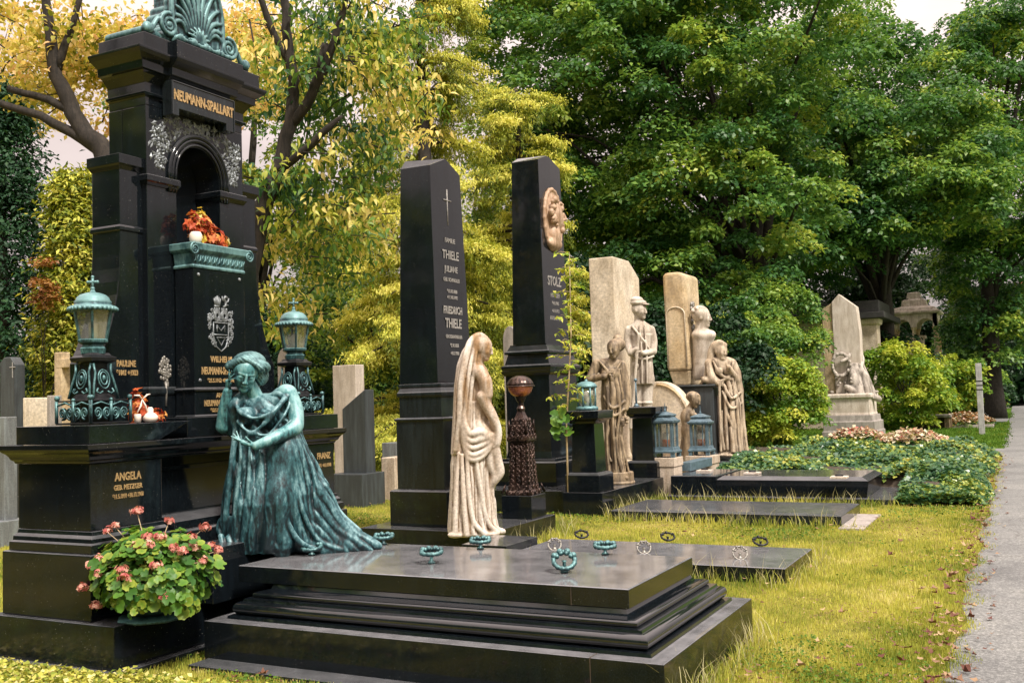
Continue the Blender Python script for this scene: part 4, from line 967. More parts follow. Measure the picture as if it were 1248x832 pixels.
# ------------------------------------------------------------------ copper ornamental stand
cp_ = thing('copper_ornament', (-5.38, 10.52, 0.22), 'browned copper filigree stand topped by a fluted ball on a black block', 'ornament')
cx, cy, cz = -5.36, 10.58, 0.222
b = MB(); b.box(cx-0.19, cx+0.19, cy-0.19, cy+0.19, cz, cz+0.26); b.build('block', M['black'], cp_, bevel=0.004)
b = MB(); z = cz+0.262
b.prof(cx-0.10, cx+0.10, cy-0.10, cy+0.10, [(z, 0.05), (z+0.03, 0.05), (z+0.06, 0.03), (z+0.12, 0.015), (z+0.55, -0.01), (z+0.60, 0.0), (z+0.62, 0.03), (z+0.66, 0.03), (z+0.68, 0.005), (z+0.76, -0.004), (z+0.84, -0.022), (z+0.91, -0.055), (z+0.95, -0.066), (z+1.0, -0.07)])
b.lathe((cx, cy, z), [(0.042, 0.96), (0.05, 0.99), (0.034, 1.02), (0.034, 1.06), (0.05, 1.08), (0.07, 1.13)], 12)
b.build('core', M['copper'], cp_, bevel=0.0)
b = MB(); rs = np.random.default_rng(12)
for ax in (0, 1):
    for sgn in (-1, 1):
        for row in range(15):
            h = 0.03+row*0.058
            wd = np.interp(h, [0, 0.1, 0.5, 0.62, 0.66, 0.76, 0.84, 0.91], [0.17, 0.125, 0.105, 0.10, 0.125, 0.098, 0.08, 0.046])
            for q in (-0.66, 0, 0.66):
                u0 = q*wd; rr = 0.024+0.006*rs.random(); d = sgn*(wd+0.006); sg = 1 if rs.random() < .5 else -1
                pts = []; rad = []
                for i in range(14):
                    tt = i/13; a = sg*tt*1.6*2*PI+rs.uniform(-.1, .1)+row; r2 = rr*(1.15-0.9*tt); u = u0+r2*math.cos(a); hh = h+r2*math.sin(a)*1.1
                    pts.append((cx+u, cy+d, z+hh) if ax == 0 else (cx+d, cy+u, z+hh)); rad.append(0.0075*(1-.35*tt))
                b.tube(pts, rad, 5)
        for cc in (-1, 1):   # corner leaves flaring at foot and shoulder
            for (h0, h1, o) in ((0.02, 0.12, 0.02), (0.62, 0.72, 0.012), (0.70, 0.86, 0.0)):
                wd = np.interp(h0, [0, 0.1, 0.5, 0.62, 0.66, 0.8], [0.16, 0.125, 0.105, 0.10, 0.12, 0.07])
                p = [(cc*wd, sgn*wd, h1), (cc*(wd+o*.6), sgn*(wd+o*.6), (h0+h1)/2), (cc*(wd+o+.01), sgn*(wd+o+.01), h0)]
                b.tube([(cx+q[0], cy+q[1], z+q[2]) for q in p], [0.008, 0.014, 0.016], 6)
b.build('filigree', M['copper'], cp_, smooth=True)
b = MB(); zb = z+1.25
vs = []; fs = []
nb = 48
for i in range(9):
    t_ = i/8; ang = 0.02+t_*1.5; rr = 0.150*math.sin(min(ang, 1.57)); zz = 0.125*math.cos(ang)
    for k in range(nb):
        a = 2*PI*k/nb; fl = 1+0.07*abs(math.sin(a*8)); q = rr*fl; vs.append((cx+q*math.cos(a), cy+q*math.sin(a), zb+zz))
for i in range(8):
    for k in range(nb): a = i*nb+k; c_ = i*nb+(k+1) % nb; fs.append((a, a+nb, c_+nb, c_))
vs.append((cx, cy, zb+0.01)); L = len(vs)-1
for k in range(nb): fs.append((8*nb+k, L, 8*nb+(k+1) % nb))
b.add(vs, fs); b.tube([(cx+0.162*math.cos(a), cy+0.162*math.sin(a), zb-0.002) for a in np.linspace(0, 2*PI, 33)[:-1]], 0.010, 6, True); b.build('fluted_ball_cap', M['copper'], cp_, smooth=True)
b = MB(); b.ball((cx, cy, zb-0.01), (0.145, 0.145, 0.125), 24, 14); b.build('ball', M['copper_red'], cp_, smooth=True)

# ------------------------------------------------------------------ second obelisk with portrait medallion
st = thing('obelisk_grave', (-6.7, 14.0, 0), 'tall black granite obelisk with an oval portrait medallion, on a moulded black base', 'obelisk', 'black granite obelisks')
b = MB(); b.box(-7.5, -5.22, 12.75, 15.30, -0.02, 0.305); b.build('platform', M['black_moss'], st, bevel=0.006)
b = MB(); b.prof(-7.20, -6.30, 13.45, 14.65, [(0.307, 0.05), (0.64, 0.05), (0.66, 0.03), (0.70, 0.02)]); b.build('base', M['black'], st, bevel=0.004)
b = MB(); b.prof(-7.12, -6.36, 13.52, 14.56, [(0.702, 0.0), (0.80, -0.02), (1.92, -0.02), (1.93, 0.0), (1.96, 0.02), (2.0, 0.03)]); b.build('pedestal', M['black'], st, bevel=0.004)
b = MB(); b.prof(-7.08, -6.38, 13.54, 14.52, [(2.002, 0.05), (2.04, 0.06), (2.07, 0.06), (2.09, 0.02), (2.24, -0.02), (2.25, 0.02), (2.28, 0.02), (2.30, -0.01), (2.37, -0.045), (2.385, -0.045)]); b.build('moulding', M['black'], st, bevel=0.003)
b = MB(); x0, x1, y0, y1 = -6.98, -6.44, 13.58, 14.44; X0, X1, Y0, Y1 = -6.92, -6.475, 13.61, 14.39
b.add([(x0, y0, 2.387), (x1, y0, 2.387), (x1, y1, 2.387), (x0, y1, 2.387), (X0, Y0, 5.16), (X1, Y0, 5.16), (X1, Y1, 5.15), (X0, Y1, 5.15), (X0, 13.8, 5.255), (X1, 13.9, 5.265), (X1, 14.0, 5.265), (X0, 14.0, 5.255)],
      [(3, 2, 1, 0), (0, 1, 5, 4), (1, 2, 6, 10, 9, 5), (2, 3, 7, 6), (3, 0, 4, 8, 11, 7), (4, 5, 9, 8), (8, 9, 10, 11), (6, 7, 11, 10)])
b.build('shaft', M['black'], st, bevel=0.004)
text_part('lettering', 'STOLZ', 0.20, 14.0, 3.28, -6.452, M['letter_grey'], st, 0.004, 0.8, 0.004)
for i, (tx, sz) in enumerate((('HOTELIER', 0.09), ('*14.I.1846', 0.075), ('+6.VI.1913', 0.075), ('ANNA STOLZ', 0.085), ('GEB. HUBER', 0.07), ('*21.II.1855', 0.07))):
    text_part('lettering', tx, sz, 14.0, 3.10-0.115*i, -6.448, M['letter_grey'], st, 0.004, 0.8, 0.001)
S = Sculpt((-6.62, 13.5, 3.72), (-6.22, 14.55, 4.86), 0.012)
mc = (-6.46, 14.02, 4.29)
for i in range(20):
    a = 2*PI*i/20; S.cap((-6.455, 14.02+0.30*math.cos(a), 4.29+0.47*math.sin(a)), (-6.455, 14.02+0.30*math.cos(a+.32), 4.29+0.47*math.sin(a+.32)), 0.03, 0.03, 0.02)
S.ell((-6.47, 14.02, 4.29), (0.055, 0.31, 0.48), 0.02)
S.ell((-6.41, 14.01, 4.36), (0.10, 0.17, 0.22), 0.03); S.ell((-6.40, 14.10, 4.30), (0.08, 0.11, 0.16), 0.02); S.ell((-6.41, 13.97, 4.05), (0.09, 0.13, 0.16), 0.04); S.ell((-6.42, 14.0, 3.92), (0.07, 0.22, 0.09), 0.04)
S.chain([(-6.36, 14.21, 4.40), (-6.34, 14.235, 4.32), (-6.35, 14.20, 4.30)], [0.025, 0.03, 0.02], 0.02); S.cap((-6.35, 14.16, 4.22), (-6.35, 14.18, 4.20), 0.028, 0.022, 0.012); S.ell((-6.36, 14.15, 4.14), (0.05, 0.05, 0.05), 0.02)
rs = np.random.default_rng(5)
for i in range(34):
    a = rs.uniform(0.5, 4.4); r_ = rs.uniform(0.12, 0.21); p = (-6.34+rs.uniform(-.03, .01), 13.98+r_*math.cos(a), 4.38+r_*1.1*math.sin(a)); S.ell(p, rs.uniform(0.025, 0.045), 0.008)
S.build('portrait_medallion', M['medallion'], st)
# the two bollards at the front of that plot
def bollard(x, y, label, lantern):
    t = thing('grave_bollard', (x, y, 0), label, 'bollard', 'black granite bollards')
    b = MB(); b.prof(x-0.20, x+0.20, y-0.20, y+0.20, [(0.307, 0.05), (0.53, 0.05), (0.55, 0.035), (0.565, 0.0)]); b.box(x-0.29, x+0.29, y-0.27, y+0.27, -0.02, 0.305) ; b.build('foot', M['black'], t, bevel=0.004)
    b = MB(); b.prof(x-0.18, x+0.18, y-0.18, y+0.18, [(0.567, 0.0), (1.22, -0.02)]); b.build('post', M['black'], t, bevel=0.004)
    b = MB(); b.prof(x-0.18, x+0.18, y-0.18, y+0.18, [(1.222, 0.0), (1.25, 0.02), (1.29, 0.085), (1.39, 0.095), (1.395, 0.085), (1.40, 0.02)]); b.build('capstone', M['black'], t, bevel=0.004)
    return t
bollard(-5.50, 12.86, 'black granite bollard of the medallion obelisk, the one carrying a small bronze lantern', True)
bollard(-5.52, 15.22, 'black granite bollard behind the standing girl statue, with a thin metal spike', False)
t = thing('small_lantern', (-5.50, 12.86, 1.40), 'small round-topped green bronze lantern on the black bollard beside the girl statue', 'lantern')
c = (-5.50, 12.86, 1.402)
b = MB(); b.lathe(c, [(0.15, 0), (0.155, 0.02), (0.145, 0.045), (0.125, 0.055)], 16); b.build('base', M['patina_blue'], t, smooth=True); b = MB(); b.lathe(c, [(0.135, 0.30), (0.152, 0.315), (0.14, 0.335), (0.12, 0.365), (0.07, 0.385), (0.02, 0.395), (0.015, 0.42)], 16); b.build('cap', M['patina_blue'], t, smooth=True)
b = MB()
for k in range(8):
    a = 2*PI*k/8; b.tube([(c[0]+0.125*math.cos(a), c[1]+0.125*math.sin(a), c[2]+0.05), (c[0]+0.133*math.cos(a), c[1]+0.133*math.sin(a), c[2]+0.18), (c[0]+0.128*math.cos(a), c[1]+0.128*math.sin(a), c[2]+0.305)], [0.016, 0.011, 0.014], 6)
b.build('bars', M['patina_blue'], t, smooth=True)
b = MB(); b.lathe(c, [(0.112, 0.056), (0.118, 0.299)], 16); b.build('glass_pane', M['glass'], t, smooth=True)
b = MB(); b.lathe(c, [(0.04, 0.056), (0.042, 0.2), (0.02, 0.21)], 12); b.build('candle', M['wax'], t, smooth=True)
b = MB(); b.tube([(-5.66, 15.22, 1.40), (-5.66, 15.22, 1.80)], [0.02, 0.012], 6); b.ball((-5.66, 15.22, 1.82), 0.03, 8, 6); b.lathe((-5.66, 15.22, 1.401), [(0.06, 0), (0.03, 0.03), (0.02, 0.05)], 8)
tag(b.build('metal_spike', M['blue_metal'], smooth=True), 'thin blue grey metal spike on the bollard behind the girl statue', 'spike')
# girl statue plinth
gp = MB(); gp.lathe((-5.54, 13.98, 0.307), [(0.255, 0), (0.26, 0.02), (0.245, 0.04), (0.24, 0.16), (0.23, 0.17)], 28); tag(gp.build('statue_plinth', M['marble_brown'], smooth=False, bevel=0.004), 'low round brown stone plinth carrying the girl statue', 'plinth')

# ------------------------------------------------------------------ slabs further along the row
sl3 = thing('grave_slab', (-3.6, 12.9, 0), 'plain black granite slab with a wet sheen and no handles, in the grass before the medallion obelisk', 'grave slab')
b = MB(); b.stack([(-0.01, -4.98, -2.10, 12.24, 13.62), (0.115, -4.98, -2.10, 12.24, 13.62), (0.13, -4.90, -2.20, 12.34, 13.52)]); b.build('lid', M['black_dull'], sl3, bevel=0.004)
b = MB(); b.box(-2.098, -1.82, 12.0, 13.4, -0.01, 0.012); b.build('paving', M['stone_grey'], sl3)
sl4 = thing('grave_slab', (-3.6, 15.4, 0), 'long raised black granite slab with three small metal fittings along its top, against the ivy', 'grave slab')
b = MB(); b.box(-5.02, -1.80, 14.60, 16.4, -0.02, 0.07); b.build('step', M['black_dull'], sl4, bevel=0.005)
b = MB(); b.stack([(0.072, -5.0, -4.30, 14.78, 16.2), (0.345, -5.0, -4.30, 14.80, 16.18), (0.355, -4.98, -4.32, 14.83, 16.1)]); b.stack([(0.072, -4.295, -2.18, 14.78, 16.2), (0.30, -4.295, -2.15, 14.78, 16.2), (0.35, -4.22, -2.25, 14.88, 16.1)]); b.build('lid', M['black'], sl4, bevel=0.004)
for i, (px, py) in enumerate(((859, 574), (917, 577), (1023, 582))):
    p = atz(px, py, 0.357); b = MB(); b.box(p[0]-0.11, p[0]+0.11, p[1]-0.11, p[1]+0.11, 0.352, 0.380)
    o = b.build('fitting_plate', M['marble_white'], sl4, bevel=0.003); b = MB(); b.tube([(p[0]+0.05*math.cos(a), p[1]+0.05*math.sin(a), 0.394) for a in np.linspace(0, 2*PI, 15)[:-1]], 0.010, 6, True); b.box(p[0]-0.05, p[0]+0.05, p[1]-0.009, p[1]+0.009, 0.381, 0.400); b.build('rosette', M['iron'], o, smooth=True)
# two stone blocks with square lanterns
def stone_block(x, y, w, h, label):
    b = MB(); b.stack([(-0.02, x-w, x+w, y-w, y+w), (h-0.14, x-w, x+w, y-w, y+w), (h-0.135, x-w-0.015, x+w+0.015, y-w-0.015, y+w+0.015), (h, x-w-0.015, x+w+0.015, y-w-0.015, y+w+0.015)])
    return tag(b.build('stone_block', M['stone_block'], bevel=0.01), label, 'stone block', 'pale stone blocks under the square lanterns')
stone_block(-5.24, 15.30, 0.20, 0.60, 'pale stone block under the nearer square lantern, beside the long black slab')
stone_block(-5.16, 17.0, 0.22, 0.52, 'pale stone block under the farther square lantern, partly covered by ivy')
b = MB(); b.box(-5.10, -4.92, 15.55, 16.75, 0.36, 0.50); tag(b.build('metal_trough', M['blue_metal'], bevel=0.008), 'blue grey metal trough between the two pale stone blocks', 'trough')
def square_lantern(x, y, z, label, s=1.0, cup='wax'):
    t = thing('square_lantern', (x, y, z), label, 'lantern', 'square blue lanterns'); w_ = 0.15*s; m = M['blue_metal']
    b = MB()
    for sx in (-1, 1):
        for sy in (-1, 1): b.box(x+sx*w_-0.03, x+sx*w_+0.03, y+sy*w_-0.03, y+sy*w_+0.03, z, z+0.07)
    b.prof(x-w_-0.02, x+w_+0.02, y-w_-0.02, y+w_+0.02, [(z+0.07, 0.02), (z+0.10, 0.02), (z+0.11, 0.0), (z+0.16, -0.01)])
    b.build('base', m, t, bevel=0.003); b = MB()
    b.prof(x-w_, x+w_, y-w_, y+w_, [(z+0.52*s, 0.0), (z+0.54*s, 0.03), (z+0.57*s, 0.035), (z+0.58*s, 0.01), (z+0.63*s, -0.03), (z+0.64*s, -0.01), (z+0.66*s, -0.01), (z+0.69*s, -0.08), (z+0.71*s, -0.13)])
    b.tube([(x, y, z+0.70*s), (x, y, z+0.84*s)], [0.014, 0.004], 6); b.ball((x, y, z+0.73*s), 0.02, 8, 6)
    b.build('roof', m, t, bevel=0.003)
    b = MB(); w2 = w_-0.015
    for sx in (-1, 1):
        for sy in (-1, 1): b.box(x+sx*w2-0.016, x+sx*w2+0.016, y+sy*w2-0.016, y+sy*w2+0.016, z+0.161, z+0.519*s)
        b.box(x+sx*w2*0.5-0.008, x+sx*w2*0.5+0.008, y-w2-0.008, y-w2+0.008, z+0.161, z+0.519*s)
        b.box(x+sx*w2-0.008, x+sx*w2+0.008, y-0.05, y-0.034, z+0.161, z+0.519*s)
    b.build('frame_bars', m, t)
    b = MB(); b.box(x-w2+0.01, x+w2-0.01, y-w2+0.01, y+w2-0.01, z+0.163, z+0.516*s); b.build('glass_pane', M['glass'], t)
    b = MB(); b.lathe((x, y, z+0.163), [(0.05, 0), (0.055, 0.20), (0.03, 0.21)], 12); b.build('candle', M['wax'], t, smooth=True)
    b = MB(); b.lathe((x-0.005, y, z+0.163), [(0.058, 0), (0.06, 0.11), (0.056, 0.112)], 12); b.build('candle_cup', M['red_glass'], t, smooth=True)
square_lantern(-5.22, 15.30, 0.602, 'square blue metal lantern with a spike finial on the nearer pale block')
square_lantern(-5.17, 17.0, 0.522, 'square blue metal lantern with a glowing red cup on the farther pale block')

# ------------------------------------------------------------------ sandstone steles
t = thing('stele', (-6.9, 17.3, 0), 'broad pale sandstone stele with clipped corner behind the standing soldier statue', 'stele')
b = MB(); x0, x1, y0, y1 = -7.14, -6.66, 17.0, 18.32
b.extrude_yz([(y0, 0.45), (y1, 0.45), (y1, 3.80), (y1-0.52, 4.08), (y0, 4.08)], x0, x1); b.build('slab', M['sandstone'], t, bevel=0.02)
b = MB(); b.prof(-7.3, -5.95, 16.85, 18.45, [(-0.02, 0), (0.40, 0), (0.448, -0.03)]); b.build('foot', M['sandstone'], t, bevel=0.01)
t = thing('stele', (-6.2, 19.4, 0), 'narrow tan sandstone stele with rounded top, ogee panel and bronze plaque, above the kneeling child', 'stele')
b = MB(); x0, x1, y0, y1 = -6.43, -5.96, 19.0, 19.95
b.extrude_xz([(x0+0.03, 2.02), (x1, 2.02), (x1-0.03, 3.88), (x1-0.12, 3.945), (x0+0.04, 3.945), (x0, 3.88)], y0, y1); b.build('shaft', M['sand_dark'], t, bevel=0.05)
b = MB(); b.stack([(1.74, -6.30, -6.0, 19.08, 19.85), (1.78, -6.32, -5.99, 19.07, 19.86), (2.018, -6.38, -5.975, 19.03, 19.9)]); b.build('neck', M['sand_dark'], t, bevel=0.02)
b = MB(); ax_ = (x0+x1)/2
pts = [(x0+0.05, y0-0.005, 2.1), (x0+0.05, y0-0.005, 3.1)]+[(ax_-0.19*math.cos(a), y0-0.006, 3.1+0.16*math.sin(a)) for a in np.linspace(0.1, PI-0.1, 12)]+[(x1-0.05, y0-0.005, 3.1), (x1-0.04, y0-0.005, 2.1)]
b.tube(pts, 0.014, 6); b.build('panel_rim', M['sandstone'], t, smooth=True)
b = MB(); rs = np.random.default_rng(9)
for k in range(26): b.ball((-5.965, 19.38+rs.uniform(-.06, .06), 3.02+rs.uniform(-.32, .32)), (0.035, 0.06, 0.06), 7, 5)
b.build('bronze_relief', M['iron_light'], t, smooth=True)
b = MB(); b.prof(-6.10, -5.98, 19.2, 19.7, [(2.12, 0), (2.66, 0)]) ; b.build('name_panel', M['marble_white'], t, bevel=0.005)
for i, tx in enumerate(('JOSEF', 'MARIA', '1860-1907', 'RUHE SANFT', 'FRIEDE')): text_part('lettering', tx, 0.085, 19.45, 2.56-0.1*i, -5.976, M['letter_grey'], t, 0.003, 0.85, 0.001)
b = MB(); b.prof(-6.40, -5.42, 18.7, 19.98, [(0.30, 0.04), (0.42, 0.04), (0.45, 0.0), (1.68, 0.0), (1.70, 0.05), (1.738, 0.05)]); b.box(-6.5, -5.0, 18.5, 20.1, -0.02, 0.298); b.build('tomb_chest', M['dark_grey'], t, bevel=0.015)
b = MB(); b.prof(-5.46, -5.375, 18.95, 19.45, [(0.62, 0), (1.52, 0)]); b.build('tablet', M['marble_white'], t, bevel=0.01)
for i in range(7): text_part('lettering', ('FRANZ XAVER', '*1832 +1898', 'THERESIA', '*1841 +1911', 'KARL', '*1870 +1930', 'R.I.P.')[i], 0.07, 19.2, 1.40-0.11*i, -5.374, M['letter_grey'], t, 0.003, 0.8, 0.001)
t = thing('arched_headstone', (-6.4, 18.2, 0), 'low tan headstone with a curved top behind the two square lanterns', 'headstone')
b = MB(); pts = [(-6.62, 0.0)]+[(-5.62, 0.0), (-5.62, 0.9)]+[(-5.62-0.66*(1-math.cos(a)), 0.9+0.92*math.sin(a)) for a in np.linspace(0.1, PI/2, 12)]+[(-6.62, 1.80)]
b.extrude_xz(pts, 18.0, 18.32); b.build('slab', M['sandstone'], t, bevel=0.02)
b = MB(); pts = [(-5.66, 17.995, 0.35), (-5.66, 17.995, 0.9)]+[(-5.66-0.62*(1-math.cos(a)), 17.995, 0.9+0.86*math.sin(a)) for a in np.linspace(0.1, PI/2, 12)]
b.tube(pts, 0.022, 6); b.build('rim', M['sand_dark'], t, smooth=True)

# ------------------------------------------------------------------ angel monument, mausoleum, pavilion, bench, posts
t = thing('angel_tomb', (-5.6, 34.6, 0), 'grey white pointed stele on a stepped block with a seated winged figure and wreath', 'tomb')
b = MB(); b.extrude_xz([(-6.14, 1.4), (-5.82, 1.4), (-5.82, 4.34), (-6.14, 4.16)], 34.05, 34.7); b.build('side_slab', M['sand_dark'], t, bevel=0.02)
b = MB(); b.extrude_xz([(-5.815, 1.4), (-4.98, 1.4), (-4.98, 3.4), (-5.05, 4.18), (-5.58, 4.62), (-5.815, 4.36)], 34.0, 34.5); b.build('stele', M['marble_white'], t, bevel=0.02)
b = MB(); b.prof(-5.95, -4.70, 33.3, 34.9, [(0.72, 0.02), (0.80, 0.0), (1.24, 0.0), (1.27, 0.06), (1.36, 0.06), (1.399, 0.02)]); b.build('block', M['marble_white'], t, bevel=0.01)
b = MB(); b.prof(-6.02, -4.62, 33.2, 35.0, [(-0.02, 0.12), (0.22, 0.12), (0.23, 0.08), (0.52, 0.08), (0.53, 0.02), (0.718, 0.0)]); b.build('steps', M['stone_grey'], t, bevel=0.015)
angel = t
t = thing('mausoleum', (-8.6, 43, 0), 'shaded stone mausoleum with corner pillars and dark flat roof among the trees', 'mausoleum')
p = atd(1040, 400, 44); q = atd(1090, 400, 44); mx1 = q[0]; 
b = MB(); b.box(mx1-4.6, mx1-0.7, 41.2, 45.4, -0.02, 4.2); b.build('wall', M['stone_block'], t, bevel=0.02)
for xx in (mx1-4.8, mx1-0.72):
    b = MB(); b.prof(xx, xx+0.75, 41.0, 41.8, [(0, 0.1), (0.5, 0.1), (0.52, 0), (3.95, 0), (4.0, 0.08), (4.12, 0.1), (4.2, 0.1)]); b.build('pillar', M['sandstone'], t, bevel=0.02)
b = MB(); b.box(mx1-5.1, mx1+0.35, 40.7, 45.9, 4.202, 4.45); b.box(mx1-4.9, mx1+0.15, 40.9, 45.7, 4.452, 4.9); b.build('roof', M['roof'], t, bevel=0.03)
t = thing('pavilion_tomb', (0, 0, 0), 'small cream stone pavilion with round arches, red columns and a stepped roof', 'pavilion')
P0 = atd(1118, 432, 52); px_, py_ = P0[0], P0[1]; zb = P0[2]; t.location = (px_, py_, 0)
def W(d): return d*52/FPX
b = MB(); b.prof(px_-1.15, px_+1.15, py_-1.15, py_+1.15, [(-0.02, 0.2), (zb-0.35, 0.2), (zb-0.3, 0.3), (zb-0.12, 0.3), (zb-0.1, 0.12), (zb, 0.12)]); b.build('podium', M['pale_statue'], t, bevel=0.02)
b = MB()
h0, hs, ht = zb+0.0, zb+1.35, zb+2.0
for fx in range(4):
    outline = [(-1.1, hs), (-1.1, ht), (1.1, ht), (1.1, hs)]
    for cc in (0.55, -0.55):
        for i in range(11): a = PI*i/10; outline.append((cc+0.42*math.cos(a), hs+0.42*math.sin(a)))
    m_ = MB(); m_.extrude_yz(outline, -0.1, 0.1)
    ang = fx*PI/2
    for v_ in range(len(m_.v)):
        X_, Y_, Z_ = m_.v[v_]; X_ += 1.0; m_.v[v_] = (px_+X_*math.cos(ang)-Y_*math.sin(ang), py_+X_*math.sin(ang)+Y_*math.cos(ang), Z_+0.0015*fx)
    b.add(m_.v, m_.f)
b.build('arcade', M['pale_statue'], t)
for fx in range(4):
    ang = fx*PI/2
    for Y_ in (-1.0, 0.0):
        X_ = 1.0; x_ = px_+X_*math.cos(ang)-Y_*math.sin(ang); y_ = py_+X_*math.sin(ang)+Y_*math.cos(ang)
        b = MB(); b.lathe((x_, y_, h0+0.002), [(0.14, 0), (0.14, 0.08), (0.09, 0.12), (0.085, 1.18), (0.13, 1.26), (0.15, 1.345)], 12); b.build('column', M['sand_dark'], t, smooth=False)
b = MB(); b.prof(px_-1.1, px_+1.1, py_-1.1, py_+1.1, [(ht+0.01, 0.1), (ht+0.06, 0.16), (ht+0.16, 0.16), (ht+0.18, 0.0), (ht+0.34, -0.08), (ht+0.45, -0.5), (ht+0.75, -0.55), (ht+0.85, -0.75), (ht+1.15, -0.8), (ht+1.2, -1.0)]); b.build('roof', M['pale_statue'], t, bevel=0.02)
b = MB(); b.prof(px_-0.35, px_+0.35, py_-0.35, py_+0.35, [(h0+0.003, 0), (h0+0.8, 0), (h0+0.82, 0.1), (h0+0.95, 0.1)]); b.build('sarcophagus', M['pale_statue'], t, bevel=0.02)
# bench
P0 = atz(1136, 520, 0.0); x, y = P0[0]-0.1, P0[1]-1.5
t = thing('stone_bench', (x, y, 0), 'low weathered bench with a grey seat between the shrub and the flower beds', 'bench')
b = MB(); b.box(x-1.0, x+0.9, y-0.28, y+0.28, 0.40, 0.50); b.build('seat', M['stone_grey'], t, bevel=0.015)
for xx in (-0.85, 0.75): b = MB(); b.box(x+xx-0.08, x+xx+0.08, y-0.22, y+0.22, -0.02, 0.398); b.build('leg', M['wood'], t, bevel=0.01)
b = MB(); b.box(x-1.0, x+0.9, y+0.20, y+0.26, -0.02, 0.395); b.build('back_board', M['wood'], t, bevel=0.01)
def marker_post(px, py, h, r, label):
    P0 = atz(px, py, 0.0); t = thing('marker_post', (P0[0], P0[1], 0), label, 'post', 'pale posts along the path')
    b = MB(); b.box(P0[0]-r, P0[0]+r, P0[1]-r, P0[1]+r, -0.02, h); b.build('shaft', M['post'], t, bevel=0.01)
    for z_ in (0.62, 0.68, 0.74):
        b = MB(); b.box(P0[0]-r-0.003, P0[0]+r+0.003, P0[1]-r-0.003, P0[1]+r+0.003, h*z_, h*z_+0.035); b.build('dark_band', M['iron'], t)
marker_post(1197, 529, 2.22, 0.085, 'pale grey post with dark bands on the green verge beside the path, nearer one')
marker_post(1224, 492, 1.9, 0.06, 'thin pale post farther down the path verge, before the dark hedge')

# ------------------------------------------------------------------ background gravestones
def headstone(px0, px1, ytop, ybot, d, mat, label, shape='flat', th=0.18, cat='headstone', foot=None, grp=None, turn=0.0):
    """a headstone facing roughly the path: seen mostly on its -Y side"""
    a = atd(px0, ybot, d); bq = atd(px1, ybot, d); tp = atd((px0+px1)/2, ytop, d)
    x0, x1 = a[0], bq[0]; y = (a[1]+bq[1])/2; z1 = tp[2]
    t = thing('headstone', ((x0+x1)/2, y, 0), label, cat, grp); w_ = x1-x0; cxx = (x0+x1)/2
    if shape == 'flat': pts = [(x0, 0), (x1, 0), (x1, z1), (x0, z1)]
    elif shape == 'gable': pts = [(x0, 0), (x1, 0), (x1, z1-0.12), (cxx+w_*.2, z1), (cxx-w_*.2, z1), (x0, z1-0.08)]
    elif shape == 'round': pts = [(x0, 0), (x1, 0), (x1, z1-0.25)]+[(cxx+w_/2*math.cos(q), z1-0.25+0.25*math.sin(q)) for q in np.linspace(0.2, PI-0.2, 9)]+[(x0, z1-0.25)]
    elif shape == 'left': pts = [(x0, 0), (x1, 0), (x1, z1), (x0, z1-0.3)]
    b = MB(); b.extrude_xz([(p[0], p[1]-0.02) for p in pts], y, y+th); b.build('slab', mat, t, bevel=0.012)
    if foot:
        b = MB(); b.prof(x0-0.1, x1+0.1, y-0.25, y+th+0.1, [(-0.02, 0), (foot, 0)]); b.build('foot', mat, t, bevel=0.01)
    return t, x0, x1, y, z1
t, x0, x1, y, z1 = headstone(-6, 25, 433, 600, 15.5, M['dark_grey'], 'dark grey headstone with a thin cross, at the far left edge behind the tomb', 'gable', foot=0.35)
b = MB(); cxx = atd(12, 450, 15.5)[0]; b.tube([(cxx, y-0.006, z1-0.34), (cxx, y-0.006, z1-0.10)], 0.008, 5); b.tube([(cxx-0.06, y-0.006, z1-0.18), (cxx+0.06, y-0.006, z1-0.18)], 0.008, 5)
b.build('cross_inlay', M['letter_grey'], t)
headstone(-10, 10, 506, 640, 12.5, M['grey_granite'], 'speckled grey granite headstone cut by the left frame edge', 'flat', foot=0.3)
headstone(27, 32, 483, 560, 15, M['sandstone'], 'narrow pale stone seen edge-on beside the dark left headstone', 'flat', 0.5)
headstone(56, 63, 480, 560, 14.5, M['stone_grey'], 'slim grey stone post behind the left bronze lantern', 'flat', 0.2)
t, x0, x1, y, z1 = headstone(64, 79, 427, 600, 15.5, M['sand_dark'], 'weathered cross behind the left bronze lantern', 'flat', 0.16, 'cross')
q0 = atd(60, 442, 15.5); q1 = atd(88, 442, 15.5)
b = MB(); b.box(q0[0]-0.02, q1[0]+0.02, y-0.004, y+0.14, q0[2]-0.08, q0[2]+0.06); b.build('crossbar', M['sand_dark'], t, bevel=0.01)
t.name = 'grave_cross'
headstone(337, 363, 421, 600, 17, M['stone_grey'], 'grey round-shouldered headstone behind the right bronze lantern', 'round', 0.2)
headstone(402, 441, 443, 560, 17.2, M['marble_white'], 'pale grey rectangular stele behind the dark one, left of the first obelisk', 'flat', 0.25)
headstone(413, 452, 473, 572, 16.0, M['dark_grey'], 'dark grey headstone in front of the pale stele, on a black foot', 'left', 0.25, foot=0.5)
headstone(463, 486, 538, 572, 17.5, M['grey_granite'], 'low grey block under the drooping conifer, left of the first obelisk', 'flat', 0.6)
headstone(462, 484, 556, 578, 16.6, M['stone_block'], 'low pinkish stone block in the grass before the grey block', 'flat', 0.6)
headstone(615, 636, 395, 560, 18, M['stone_grey'], 'grey headstone glimpsed between the two black obelisks', 'round', 0.25)
P0 = atz(462, 602, 0.0)
t = thing('grave_plaque', (P0[0], P0[1], 0), 'small pale plaque lying in the yellow grass behind the tomb', 'plaque')
b = MB(); b.box(P0[0]-0.2, P0[0]+0.2, P0[1]-0.15, P0[1]+0.15, 0.0, 0.04); b.build('stone', M['marble_white'], t, bevel=0.005)
